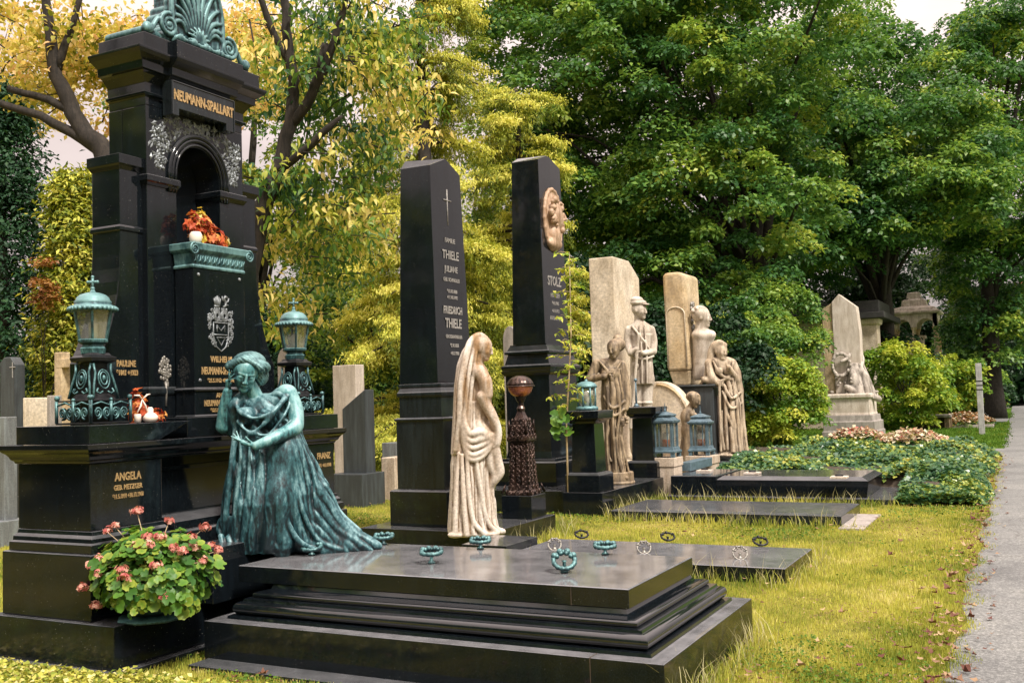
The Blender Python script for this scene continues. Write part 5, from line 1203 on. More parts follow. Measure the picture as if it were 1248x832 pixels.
# ------------------------------------------------------------------ statues (each body one continuous sculpted surface)
def statue_root(name, loc, label): return thing(name, loc, label, 'statue')

# ---- mourning woman, kneeling on the step and leaning on the ledge
def mourner():
    zx = lambda x, y, d=0.0: (230+x/2.87, 400+y/2.87, d)
    d0 = 7.28
    base = atd(350, 655, d0)
    root = statue_root('mourning_statue', (base[0], base[1], 0.67), 'green bronze statue of a kneeling mourning woman with her head in her hand')
    F = Fig(d0, 255, 424, 472, 678, -0.42, 0.42, 0.0068)
    # gown: kneeling lower body widening to the step, column of cloth on the left, train on the right
    F.rb([(279, 358, 668, 44, -0.02), (283, 368, 640, 45, -0.03), (288, 370, 610, 42, -0.04), (292, 368, 580, 35, -0.02), (293, 364, 556, 28, 0.0), (293, 358, 538, 22, 0.02), (293, 354, 522, 19, 0.03)],
         [(9, 2.6, 1.2, 0.9), (21, 0.8, 0.6, 1.4)], 4, 3)
    F.rb([(340, 408, 668, 34, 0.04), (342, 402, 640, 36, 0.04), (344, 394, 600, 32, 0.03), (344, 382, 565, 26, 0.02), (344, 366, 530, 18, 0.02), (344, 364, 512, 14, 0.02)],
         [(8, 2.6, 1.2, 1.2), (19, 0.7, 0.5, 0.5)], 5, 8)
    zs_ = root.location[2]; F.ripple(zs_-0.1, zs_+0.80, 0.017, 0.105, 0.14, 5); F.ripple(zs_-0.1, zs_+0.75, 0.003, 0.034, 0.05, 15)
    F.e((350, 606, -0.18), (16, 17, 34), 14)            # forward knee under the cloth
    F.e((350, 560, -0.10), (20, 20, 34), 12)
    F.cv([(352, 640, -0.2), (356, 652, -0.22), (352, 664, -0.2)], 10, 8)
    # train running down to the slab
    F.cv([(385, 600, 0.0), (404, 630, -0.02), (428, 650, -0.02), (452, 661, 0.0), (462, 664, 0.0)], [18, 14, 10, 6, 4], 6, 6)
    F.cv([(366, 650, -0.12), (392, 664, -0.12), (420, 668, -0.08), (452, 668, -0.03)], [12, 9, 7, 4], 8, 6)
    F.cv([(376, 620, -0.06), (398, 648, -0.07), (424, 660, -0.05), (450, 665, -0.02)], [16, 13, 9, 5], 8, 6)
    zz_ = root.location[2]; uu_ = float(F.p(384, 640)@np.array([_r0[0], _r0[1], 0])); F.ripple(zz_-0.15, zz_+0.6, 0.012, 0.080, 0.75, 12, 0.8, uu_)
    F.cv([(366, 565, -0.06), (390, 612, -0.10), (418, 645, -0.09), (452, 664, -0.04)], [2, 2.8, 2.5, 1.6], 3.0, 6)
    F.cv([(372, 560, 0.02), (394, 592, 0.0), (414, 622, -0.02), (440, 645, -0.02)], [2, 2.8, 2.5, 1.6], 3.0, 6)
    F.cv([(362, 560, -0.15), (374, 610, -0.20), (392, 650, -0.17), (420, 666, -0.12)], [2, 2.8, 2.5, 1.6], 3.0, 6)
    F.cv([(355, 620, -0.24), (372, 650, -0.24), (392, 664, -0.18)], [3, 3.5, 2.5], 2.0, 6)
    # torso
    F.e((323, 512, 0.0), (30, 20, 30), 6); F.e((322, 494, 0.03), (30, 16, 14), 7); F.e((345, 484, 0.02), (15, 15, 13), 6)
    F.e((306, 505, -0.12), (10, 9, 11), 5); F.e((331, 508, -0.12), (11, 10, 11), 5)       # breasts
    F.e((322, 535, 0.0), (32, 22, 20), 8)
    # gown neckline and crossing folds
    F.ripple(zs_+0.70, zs_+1.12, 0.0065, 0.06, 0.9, 9)
    for pts, r, k_ in (([(290, 490, -0.06), (300, 500, -0.16), (318, 507, -0.19), (338, 500, -0.18), (354, 482, -0.06)], 2.4, 6), ([(296, 512, -0.14), (314, 524, -0.20), (340, 526, -0.20), (362, 508, -0.10)], 2.4, 7),
                   ([(352, 474, 0.0), (344, 496, -0.15), (330, 514, -0.20), (306, 532, -0.19)], 2.6, 6), ([(358, 480, 0.0), (352, 504, -0.14), (338, 524, -0.19)], 2.4, 6),
                   ([(290, 500, -0.05), (290, 530, -0.08), (288, 570, -0.14), (284, 620, -0.18), (282, 655, -0.16)], 4.5, 5), ([(300, 520, -0.14), (302, 560, -0.20), (298, 610, -0.24), (296, 655, -0.22)], 3.2, 5),
                   ([(312, 535, -0.18), (314, 580, -0.24), (312, 620, -0.26), (318, 656, -0.24)], 3.0, 5), ([(324, 545, -0.18), (330, 590, -0.24), (326, 630, -0.27), (334, 660, -0.24)], 2.6, 5),
                   ([(288, 548, -0.06), (282, 590, -0.13), (278, 628, -0.12), (282, 650, -0.16)], 4, 5)):
        F.cv(pts, [r*0.4]+[r*0.8]*(len(pts)-2)+[r*0.4], k_, 6)
    for i in range(9):      # crumpled hem over the step
        x = 280+i*9; F.cv([(x, 646+2*math.sin(i), -0.22), (x+5, 658, -0.25), (x+10, 655+4*math.sin(i*2), -0.22)], [3.5, 4.5, 3], 2.5, 5)
    F.cv([(276, 648, -0.12), (272, 640, -0.10), (276, 630, -0.10), (282, 640, -0.14)], 4, 3)
    # ear-to-elbow drape over the shoulder and waist
    F.cv([(296, 484, 0.0), (290, 492, -0.06), (286, 508, -0.04), (284, 525, 0.0)], [8, 8, 8, 8], 5)
    root_gown = F.build('gown', M['patina_statue'], root)
    # flesh: head, neck, arms, hands
    B = Fig(d0, 255, 424, 385, 560, -0.45, 0.32, 0.0058)
    P, q = B.head((301, 454, -0.06), 22, face=(0.45, 1.0), tilt=0.16, pitch=0.28)
    B.c((307, 470, -0.02), (314, 490, 0.02), 7.5, 9.5, 4)
    B.e((325, 492, 0.0), (22, 11, 8), 5); B.e((348, 480, 0.01), (12, 12, 12), 5)
    B.cv([(352, 480, 0.0), (361, 498, -0.03), (364, 516, -0.08)], [10.5, 9.5, 9], 3)             # upper arm (viewer right)
    B.cv([(363, 520, -0.10), (344, 530, -0.22), (324, 538, -0.28)], [9, 7.5, 5.2], 3)
    B.hand((322, 538, -0.28), (309, 534, -0.29), [(296, 531, -0.27), (295, 527, -0.28), (297, 524, -0.27), (300, 521, -0.26), (313, 527, -0.31)])
    B.c((292, 492, 0.0), (278, 514, 0.0), 9, 8.5, 4)                                           # right arm, elbow on the ledge
    B.cv([(273, 519, -0.02), (277, 496, -0.05), (281, 476, -0.07)], [9, 8, 5.5], 3)
    B.hand((281, 475, -0.07), (282, 464, -0.09), [(285, 449, -0.12), (289, 451, -0.14), (292, 455, -0.14), (293, 460, -0.13), (288, 466, -0.14)])
    B.build('body', M['skin_patina'], root)
    H = Fig(d0, 268, 420, 330, 480, -0.28, 0.25, 0.0062)   # rolled hair and cap
    H.e((303, 441, 0.02), (20, 19, 13), 3)
    for i in range(15):
        a = i/14; an = PI*1.08*(a)-0.1; H.e((302-21*math.cos(an), 447-10*math.sin(an)*0.9+2.5*math.sin(a*3), -0.06*math.sin(an)+0.0), (6.5, 7, 5.2), 1.2)
    for i in range(13):
        t = i/12; H.e((284+t*38, 446-8*math.sin(t*PI)+2*t, -0.115+0.03*abs(t-.5)), (4.2, 4.5, 4.2), 0.8)
    H.cv([(286, 448, -0.10), (303, 438, -0.125), (321, 450, -0.06)], [4, 5, 4], 2)
    H.e((316, 458, 0.05), (9, 12, 12), 3); H.e((306, 466, 0.09), (9, 8, 9), 3)
    H.ripple(1.5, 2.2, 0.0035, 0.026, 0.9, 4)
    H.build('hair', M['patina'], root)
mourner()

# ---- veiled woman of the obelisk grave, turned to the right
def veiled():
    Z = lambda x, y, d=0.0: (540+x/3.08, 400+y/3.08, d)
    d0 = 10.7; base = atd(585, 645, d0)
    root = statue_root('veiled_statue', (base[0], base[1], 0.222), 'stained pale marble statue of a veiled woman standing with head bowed to the right')
    F = Fig(d0, 542, 402, 622, 656, -0.36, 0.36, 0.0092)
    F.rb([(549, 606, 649, 25, 0.0), (550, 602, 630, 23, 0), (551, 600, 600, 20, 0), (552, 599, 565, 19, 0), (553, 596, 540, 18, 0), (555, 594, 515, 17, 0), (558, 592, 490, 15, 0)],
         [(11, 2.4, 0.8, 0.8), (19, 0.9, 0.5, 0.3)], 4, 2)
    F.rb([(551, 566, 552, 12, -0.02), (552, 580, 530, 16, 0), (553, 584, 500, 17, 0.0), (554, 583, 470, 16, 0.0), (557, 586, 445, 13, 0.01), (563, 592, 428, 11, 0.02), (572, 596, 414, 8, 0.02)],
         [(5, 1.0, 0.4, 0.2)], 4, 4)
    F.ripple(0.2, 1.0, 0.009, 0.062, 0.04, 3)
    F.e((583, 459, 0.0), (13, 13, 17), 5); F.e((588, 468, -0.02), (9, 10, 11), 4)
    F.head((588, 424, 0.0), 15.5, face=(1.0, 0.25), tilt=0.22)
    F.e((582, 420, 0.0), (12.5, 12, 13), 3); F.c((580, 434, 0), (578, 448, 0), 8, 10, 4)
    F.cv([(592, 412, -0.02), (584, 408, -0.03), (574, 416, -0.08), (568, 436, -0.12), (563, 470, -0.15), (561, 510, -0.15), (556, 546, -0.12)], [3, 3.5, 4, 4, 4, 3.5, 3], 2, 5)
    for i, (dx, dd) in enumerate(((0, -0.14), (6, -0.15), (11, -0.12), (-5, -0.1))):
        F.cv([(576+dx*.5, 420, -0.08), (567+dx, 450, dd), (562+dx, 490, dd-0.01), (560+dx, 530, dd)], [1.8, 2.4, 2.4, 1.6], 1.6, 5)
    # sleeve, forearm, hand holding up the mantle
    F.cv([(584, 452, -0.10), (592, 464, -0.13), (594, 480, -0.14)], [8, 8, 7], 4)
    F.cv([(588, 482, -0.15), (600, 505, -0.14), (607, 524, -0.12), (606, 538, -0.12)], [6.5, 6.2, 5, 4.5], 3)
    F.hand((606, 536, -0.12), (605, 542, -0.12), [(601, 548, -0.13), (603, 551, -0.13), (606, 551, -0.12), (609, 549, -0.12), (602, 543, -0.15)], 0.6)
    for (ya, yb, sg) in ((500, 530, 0), (508, 538, 1), (516, 546, 2), (524, 552, 3), (494, 522, 4)):
        F.cv([(560+sg, ya, -0.14), (572, yb+3, -0.18), (588, yb+2, -0.17), (603, 528+sg*2.4, -0.13)], [2.2, 3.4, 3.2, 2.2], 2, 5)
    F.e((585, 527, -0.06), (16, 14, 15), 8); F.e((588, 488, -0.03), (11, 12, 28), 6)
    F.cv([(604, 542, -0.10), (607, 560, -0.09), (609, 574, -0.08), (603, 584, -0.08), (600, 590, -0.07)], [5, 5.5, 6, 5, 3], 3)
    F.cv([(598, 545, -0.1), (598, 562, -0.1), (604, 580, -0.08)], [5, 5, 4], 3)
    for pts in ([(560, 550, -0.17), (557, 600, -0.19), (556, 646, -0.22)], [(570, 545, -0.18), (572, 590, -0.20), (578, 630, -0.22), (592, 646, -0.20)], [(580, 548, -0.17), (586, 590, -0.18), (594, 630, -0.17), (606, 646, -0.12)], [(564, 552, -0.18), (566, 600, -0.21), (570, 646, -0.24)]):
        F.cv(pts, [2.0]+[2.8]*(len(pts)-2)+[3.6], 2, 6)
    F.cv([(596, 640, -0.05), (606, 645, -0.06), (613, 646, -0.06)], [6, 5, 3.5], 3)
    for i in range(7): F.e((553+i*8, 647, -0.20+0.01*i), (6, 6, 3.5), 3)
    F.build('body', M['marble_statue'], root)
veiled()

# ---- girl on the round plinth
def girl():
    d0 = 14.87; base = atd(753, 583, d0)
    root = statue_root('girl_statue', (base[0], base[1], 0.478), 'brown stained statue of a girl with hair bun, hand on chest, holding a garland')
    F = Fig(d0, 710, 402, 772, 584, -0.36, 0.36, 0.0115)
    F.rb([(737, 765, 579, 15, 0), (737, 762, 560, 13, 0), (738, 757, 530, 12, 0), (737, 758, 510, 13, 0), (735, 760, 490, 13, 0), (734, 761, 478, 13, 0), (735, 758, 462, 11, 0), (733, 757, 450, 11, 0)],
         [(9, 1.5, 0.5, 0.9), (17, 0.5, 0.4, 0.5)], 3, 5)
    F.rb([(735, 761, 500, 14, 0), (733, 762, 485, 15, 0), (735, 759, 468, 13, 0), (736, 757, 458, 12, 0)], [(11, 1.3, 0.8, 1.2)], 2, 6)
    F.ripple(0.4, 1.95, 0.010, 0.06, 0.05, 7)
    F.e((743, 453, 0), (12, 9, 13), 4); F.e((742, 443, 0.02), (17, 8, 7), 4); F.e((737, 455, -0.1), (5, 5, 5), 2); F.e((749, 455, -0.1), (5, 5, 5), 2)
    F.c((746, 440, 0), (747, 428, -0.02), 4.5, 4.0, 2)
    F.head((748, 425, -0.06), 12, face=(-0.55, 0.8), tilt=-0.25)
    F.e((753, 420, 0.0), (9.5, 10, 8.5), 2); F.e((753, 412, 0.04), (5.5, 6, 4.5), 1.5); 
    for i in range(7): F.e((744+i*2.6, 416+abs(i-3)*0.8, -0.09+0.03*i), (2.6, 2.6, 2.4), 0.7)
    F.c((727, 444, 0), (719, 461, -0.02), 6, 5.2, 3); F.c((719, 462, -0.02), (735, 458, -0.2), 5, 3.4, 2)
    F.hand((736, 457, -0.20), (742, 453, -0.20), [(748, 449, -0.17), (749, 452, -0.18), (748, 455, -0.18), (746, 457, -0.18), (741, 448, -0.2)], 0.45)
    F.cv([(758, 445, 0), (762, 465, -0.03), (764, 485, -0.08), (762, 497, -0.10)], [5.5, 5, 4, 3.2], 3)
    F.hand((762, 497, -0.10), (761, 502, -0.10), [(758, 508, -0.1), (760, 509, -0.11), (762, 509, -0.11), (764, 507, -0.1), (757, 503, -0.12)], 0.45)
    rs = np.random.default_rng(4)
    for i in range(16): F.e((758+rs.uniform(-5, 5), 510+rs.uniform(-5, 8), -0.12+rs.uniform(-.04, .03)), (2.2, 2.2, 2.0), 0.8)
    for pts in ([(744, 465, -0.16), (745, 500, -0.19), (747, 540, -0.19), (750, 576, -0.2)], [(738, 470, -0.15), (740, 500, -0.18), (738, 530, -0.18), (741, 576, -0.2)], [(752, 468, -0.15), (754, 500, -0.17), (750, 540, -0.17), (757, 576, -0.18)],
                [(735, 482, -0.12), (745, 496, -0.2), (760, 488, -0.12)], [(736, 490, -0.12), (746, 505, -0.2), (760, 497, -0.12)], [(735, 505, -0.1), (740, 520, -0.16), (737, 540, -0.14), (743, 560, -0.16)], [(755, 530, -0.12), (762, 560, -0.1), (766, 578, -0.1)],
                [(730, 440, -0.06), (738, 450, -0.13), (745, 462, -0.16)], [(757, 440, -0.06), (750, 450, -0.13), (744, 462, -0.16)]):
        F.cv(pts, [1.1]+[1.7]*(len(pts)-2)+[1.4], 1.2, 5)
    F.cv([(741, 577, -0.2), (744, 581, -0.25)], [3, 2.4], 2); F.cv([(754, 577, -0.15), (762, 580, -0.2)], [3, 2.4], 2)
    F.build('body', M['marble_brown'], root)
girl()

# ---- soldier in front of the broad stele
def soldier():
    d0 = 17.9; base = atd(782, 560, d0)
    root = statue_root('soldier_statue', (base[0], base[1], 0.448), 'pale sandstone statue of a standing soldier with cap and rifle before the broad stele')
    F = Fig(d0, 760, 355, 806, 566, -0.4, 0.4, 0.014)
    F.head((779, 378, -0.02), 11.5, face=(0.8, 0.6)); F.e((778, 369, 0), (10, 10, 4.5), 1.2); F.e((776, 365, 0), (7.5, 8, 4), 1.5); F.e((786, 371, -0.08), (5, 5, 1.2), 0.8); F.c((778, 386, 0), (779, 394, 0), 5, 5.5, 2)
    F.e((780, 404, 0.0), (15, 10, 13), 4); F.e((781, 425, 0), (13, 10, 16), 5)
    F.rb([(770, 797, 468, 12, 0), (769, 796, 450, 11, 0), (769, 794, 430, 10, 0), (767, 796, 408, 10, 0)], [(5, 1.2, 0.2, 0.3)], 3, 2)
    F.cv([(767, 402, 0), (765, 418, -0.02), (768, 430, -0.16)], [5.5, 5, 4], 2); F.c((768, 430, -0.16), (774, 425, -0.24), 4, 3, 2)
    F.cv([(793, 402, 0), (796, 416, -0.02), (795, 428, -0.08)], [5.5, 5, 4.5], 2); F.c((795, 428, -0.08), (782, 430, -0.24), 4.2, 3.2, 2)
    F.hand((778, 428, -0.25), (774, 429, -0.26), [(771, 431, -0.25), (771, 434, -0.25), (772, 436, -0.25), (774, 437, -0.25), (776, 424, -0.27)], 0.4)
    F.c((777, 462, 0), (776, 492, -0.02), 8, 6.5, 3); F.c((789, 462, 0), (788, 492, -0.02), 8, 6.5, 3)
    F.c((776, 492, -0.02), (777, 552, 0), 6.2, 4.5, 2); F.c((788, 492, -0.02), (789, 552, 0), 6.2, 4.5, 2)
    F.e((776, 490, -0.03), (7.5, 7.5, 3), 1); F.e((788, 490, -0.03), (7.5, 7.5, 3), 1)
    F.cv([(777, 554, 0), (776, 558, -0.12)], [5, 4], 2); F.cv([(790, 554, 0), (795, 558, -0.10)], [5, 4], 2)
    F.c((776, 408, -0.26), (769, 500, -0.20), 1.8, 1.8, 1); F.c((769, 500, -0.2), (768, 520, -0.18), 2.6, 3.2, 1)   # rifle, muzzle up
    F.cv([(770, 398, -0.1), (782, 414, -0.2), (794, 430, -0.12)], 1.3, 1); F.cv([(770, 434, -0.14), (783, 437, -0.2), (795, 434, -0.12)], 1.5, 1)
    for x in (780, 786): F.cv([(x-2, 396, -0.15), (x, 425, -0.2), (x+1, 466, -0.2)], [0.8, 1.2, 1.4], 1)
    F.e((773, 445, -0.16), (4, 4, 5), 1); F.e((772, 520, 0.1), (4, 10, 36), 4); F.e((782, 540, 0.12), (12, 8, 18), 4)
    F.build('body', M['pale_statue'], root)
soldier()

# ---- woman with veil and cross staff beside the narrow stele
def mourner2():
    d0 = 19.25; base = atd(887, 550, d0)
    root = statue_root('standing_woman_statue', (base[0], base[1], 0.45), 'tan statue of a veiled woman looking up, hand on her breast, beside the narrow stele')
    F = Fig(d0, 854, 408, 914, 556, -0.42, 0.42, 0.0135)
    F.rb([(878, 911, 550, 16, 0), (879, 908, 535, 15, 0), (880, 906, 510, 13, 0), (881, 904, 490, 12, 0), (879, 899, 470, 11, 0), (876, 896, 458, 10, 0)], [(9, 1.7, 0.7, 0.8), (15, 0.6, 0.3, 0.5)], 3, 3)
    F.ripple(0.3, 1.9, 0.012, 0.075, 0.05, 8)
    F.e((880, 450, 0), (13, 9, 13), 4); F.e((879, 440, 0.02), (17, 8, 6), 4); F.e((875, 452, -0.12), (4.5, 5, 4.5), 2); F.e((885, 452, -0.12), (4.5, 5, 4.5), 2)
    F.head((878, 428, -0.03), 10.5, face=(0.5, 0.8), tilt=0.12); F.c((877, 434, 0), (877, 442, 0), 4.6, 5.2, 2)
    F.e((875, 424, 0.03), (8.5, 9, 9), 2)
    F.cv([(883, 420, -0.06), (875, 417, -0.06), (868, 424, 0.0), (866, 440, 0.03), (862, 460, 0.04)], [2.5, 3.2, 4, 5, 4], 2.5, 5)
    F.cv([(864, 443, 0), (866, 457, -0.08), (873, 466, -0.16)], [5.5, 5, 3.6], 2); F.hand((873, 466, -0.16), (876, 468, -0.18), [(879, 472, -0.18), (880, 470, -0.18), (881, 468, -0.18), (880, 465, -0.18), (874, 463, -0.2)], 0.35)
    F.cv([(893, 443, 0), (898, 455, -0.03), (897, 462, -0.08)], [5, 4.8, 4.2], 2); F.c((897, 462, -0.08), (885, 447, -0.22), 4, 3, 2)
    F.hand((886, 448, -0.22), (883, 445, -0.22), [(880, 441, -0.2), (879, 443, -0.2), (878, 445, -0.2), (879, 448, -0.2), (885, 442, -0.2)], 0.38)
    F.cv([(898, 462, -0.06), (901, 476, -0.06), (902, 495, -0.05), (906, 508, -0.03)], [4.5, 4.5, 3.5, 2], 3)
    F.c((874, 463, -0.20), (876, 548, -0.20), 1.5, 1.5, 0.8)
    F.c((858, 462, -0.05), (876, 466, -0.12), 4, 4, 3)
    for pts in ([(880, 468, -0.16), (888, 484, -0.22), (900, 478, -0.14)], [(878, 476, -0.16), (888, 496, -0.22), (902, 490, -0.12)], [(880, 486, -0.16), (884, 505, -0.2), (892, 520, -0.2), (897, 512, -0.16)], [(882, 470, -0.17), (882, 510, -0.2), (884, 546, -0.22)], [(894, 480, -0.15), (900, 515, -0.17), (904, 546, -0.17)], [(887, 520, -0.2), (890, 535, -0.22), (892, 548, -0.24)], [(878, 500, -0.15), (877, 525, -0.17), (880, 546, -0.2)], [(868, 440, -0.1), (876, 456, -0.16), (890, 462, -0.16)], [(892, 442, -0.1), (886, 458, -0.16), (876, 464, -0.16)]):
        F.cv(pts, [1.2]+[1.9]*(len(pts)-2)+[1.5], 1.3, 5)
    F.e((890, 553, -0.02), (22, 16, 4), 3)
    F.build('body', M['sand_statue'], root)
    F = Fig(d0+0.1, 850, 452, 882, 474, -0.3, 0.3, 0.012)      # flowers on the tomb chest
    rs = np.random.default_rng(6)
    for i in range(26): F.e((856+rs.uniform(0, 18), 464+rs.uniform(-5, 4), rs.uniform(-.15, .15)), (rs.uniform(1.5, 3), 2.6, 2), 0.8)
    tag(F.build('stone_flowers', M['marble_brown']), 'carved stone flowers lying on the tomb chest beside the standing woman', 'carved flowers')
mourner2()

# ---- bust beside the narrow stele
d0 = 19.75; base = atd(858, 455, d0)
root = statue_root('bust', (base[0], base[1], 1.739), 'pale stone bust of a man on a tapering support beside the narrow stele')
F = Fig(d0, 842, 366, 878, 462, -0.4, 0.4, 0.014)
F.head((855, 386, 0), 13.5, face=(1.0, 0.25)); F.e((853, 381, 0.0), (9.5, 10, 8.5), 2); F.c((854, 396, 0), (854, 406, 0), 6.5, 7.5, 3)
F.e((857, 408, 0), (14.5, 13, 7.5), 3); F.c((856, 412, 0), (853, 440, 0), 12, 8, 3); F.c((867, 408, 0), (857, 438, 0), 5, 5, 3); F.c((853, 440, 0), (853, 456, 0), 8, 9, 2)
for i in range(40):
    a_ = i*2.4; F.e((852+8.5*math.cos(a_)*(.4+.6*(i%5)/4), 380-5.5*abs(math.sin(a_)), -0.10+0.005*i), (2.4, 2.4, 2.2), 0.8)
F.build('body', M['pale_statue'], root)

# ---- kneeling child against the tomb chest
d0 = 18.2; base = atd(848, 558, d0)
root = statue_root('kneeling_child_statue', (base[0], base[1], 0.3), 'brown statue of a kneeling child bending over its knee before the dark tomb chest')
F = Fig(d0, 826, 472, 872, 562, -0.35, 0.35, 0.012)
F.head((846, 487, -0.03), 9.5, face=(0.8, 0.5), tilt=0.35); F.e((844, 483, 0), (8, 8.5, 6.5), 1.2)
[F.e((841+i*1.3, 481+1.5*math.sin(i*2.1), -0.08+0.03*(i%3)), (2.6, 2.6, 2.2), 0.8) for i in range(8)]; F.c((842, 495, 0), (839, 502, 0), 4, 5, 2); F.e((838, 508, 0), (9, 8, 11), 3); F.e((840, 524, 0), (10, 9, 12), 4)
F.c((842, 503, -0.08), (853, 512, -0.16), 3.8, 3, 2); F.c((853, 512, -0.16), (860, 510, -0.15), 3, 2.4, 1.5)
F.hand((858, 510, -0.15), (861, 511, -0.15), [(864, 513, -0.15), (865, 511, -0.15), (865, 509, -0.15), (864, 507, -0.14), (860, 507, -0.16)], 0.3)
F.cv([(842, 530, -0.05), (852, 520, -0.12), (858, 528, -0.12)], [6, 5.5, 5], 3); F.cv([(858, 528, -0.12), (862, 545, -0.08), (862, 556, -0.08)], [4.6, 3.8, 3.5], 2)
F.rb([(828, 862, 558, 14, 0), (830, 858, 545, 13, 0), (832, 854, 530, 11, 0), (833, 850, 516, 9, 0)], [(7, 1.4, 0.6, 0.7)], 3, 3)
for pts in ([(846, 516, -0.12), (852, 530, -0.16), (860, 552, -0.14)], [(840, 515, -0.12), (844, 535, -0.17), (846, 555, -0.18)], [(854, 514, -0.15), (860, 530, -0.16), (866, 550, -0.1)]): F.cv(pts, [1.2, 2, 2], 1.2, 5)
F.build('body', M['marble_brown'], root)

# ---- winged figure and wreath of the angel tomb
d0 = 32.9; base = atd(1040, 485, d0)
root = statue_root('winged_figure', (base[0], base[1], 1.4), 'grey white seated winged figure with a wreath on the pointed stele block')
F = Fig(d0, 1004, 406, 1078, 492, -0.9, 0.75, 0.03)
rs = np.random.default_rng(8)
F.head((1042, 415, -0.1), 5.5, face=(-0.5, 0.8)); F.e((1043, 412, -0.05), (4.6, 5, 3.4), 1)
F.c((1042, 420, -0.1), (1041, 425, -0.1), 2.4, 3, 1.5); F.e((1041, 432, -0.1), (6, 5, 9), 2); F.e((1040, 446, -0.15), (8, 7, 8), 3)
F.cv([(1036, 428, -0.15), (1029, 436, -0.3), (1020, 440, -0.4)], [2.4, 2.2, 1.7], 1); F.cv([(1046, 428, -0.15), (1049, 438, -0.2), (1044, 446, -0.4)], [2.4, 2.2, 1.8], 1)
F.cv([(1040, 450, -0.3), (1048, 458, -0.5), (1050, 476, -0.5)], [5, 4.5, 3.5], 2); F.cv([(1036, 450, -0.3), (1034, 462, -0.55), (1038, 480, -0.55)], [5, 4.5, 3.5], 2)
F.rb([(1022, 1062, 485, 18, -0.35), (1026, 1058, 470, 16, -0.3), (1030, 1054, 455, 12, -0.2), (1034, 1049, 442, 8, -0.15)], [(9, 1.8, 0.8, 1.1)], 2, 3)
F.cv([(1024, 470, -0.6), (1040, 478, -0.65), (1062, 484, -0.5), (1066, 486, -0.4)], [3, 4, 4, 3], 2)
for k in range(5): F.cv([(1036, 430-k, 0.1), (1028-k*1.5, 420-k*2.0, 0.12), (1017+k*2, 410+k*2.6, 0.1)], [2.0, 1.4, 0.8], 0.8, 4)
for k in range(22):
    a = 2*PI*k/22; F.e((1021+10.5*math.cos(a), 444+13.5*math.sin(a), -0.30+rs.uniform(-.05, .05)), (2.2, 2.4, 2.4), 0.8)
for k in range(46): F.e((rs.uniform(1010, 1062), rs.uniform(455, 488), rs.uniform(-0.6, -0.1)), (rs.uniform(1.2, 2.6), 2.4, rs.uniform(1.2, 2.4)), 0.8)
F.build('body', M['grey_statue'], root)
# ------------------------------------------------------------------ foliage
def leaf_mesh(name, P, size, tint, mat, root=None, out=None, up=0.6, aspect=0.55, droop=0.0, fold=0.12, seed=0, rnd=1.0, hi=False):
    """one small folded leaf face per point"""
    rs = np.random.default_rng(seed); n = len(P); P = np.asarray(P, float)
    size = np.broadcast_to(np.asarray(size, float), (n,)).copy()*rs.uniform(0.65, 1.3, n)
    nrm = rs.normal(size=(n, 3))*rnd; nrm[:, 2] = np.abs(nrm[:, 2])+up
    if out is not None: nrm += out
    nrm /= np.linalg.norm(nrm, axis=1)[:, None]
    d = rs.normal(size=(n, 3)); d[:, 2] -= droop; 
    if out is not None: d += out*0.5
    d -= nrm*np.sum(d*nrm, 1)[:, None]; d /= np.linalg.norm(d, axis=1)[:, None]+1e-9
    if droop: 
        d[:, 2] -= droop*0.4; d /= np.linalg.norm(d, axis=1)[:, None]
    s = np.cross(nrm, d); s /= np.linalg.norm(s, axis=1)[:, None]+1e-9
    L = size[:, None]; W = L*aspect
    if hi:      # pointed oval blade folded along its midrib
        V = np.empty((n, 7, 3)); V[:, 0] = P; V[:, 1] = P+d*L*0.22+s*W*0.42+nrm*L*fold*.8; V[:, 2] = P+d*L*0.58+s*W*0.40+nrm*L*fold*.7; V[:, 3] = P+d*L-nrm*L*fold*1.6
        V[:, 4] = P+d*L*0.58-s*W*0.40+nrm*L*fold*.7; V[:, 5] = P+d*L*0.22-s*W*0.42+nrm*L*fold*.8; V[:, 6] = P+d*L*0.55-nrm*L*fold*0.2
        b_ = np.arange(n)[:, None]*7; F = np.concatenate([b_+np.array([[0, 1, 2, 6]]), b_+np.array([[6, 2, 3, 4]]), b_+np.array([[0, 6, 4, 5]])])
        return link_mesh(name, V.reshape(-1, 3), F, mat, root, attr=np.repeat(np.clip(tint, 0, 1), 7))
    V = np.empty((n, 4, 3)); V[:, 0] = P; V[:, 1] = P+d*L*0.45+s*W*0.5+nrm*L*fold; V[:, 2] = P+d*L-nrm*L*fold*0.6; V[:, 3] = P+d*L*0.45-s*W*0.5+nrm*L*fold
    F = np.arange(n*4).reshape(n, 4)
    return link_mesh(name, V.reshape(-1, 3), F, mat, root, attr=np.repeat(np.clip(tint, 0, 1), 4))

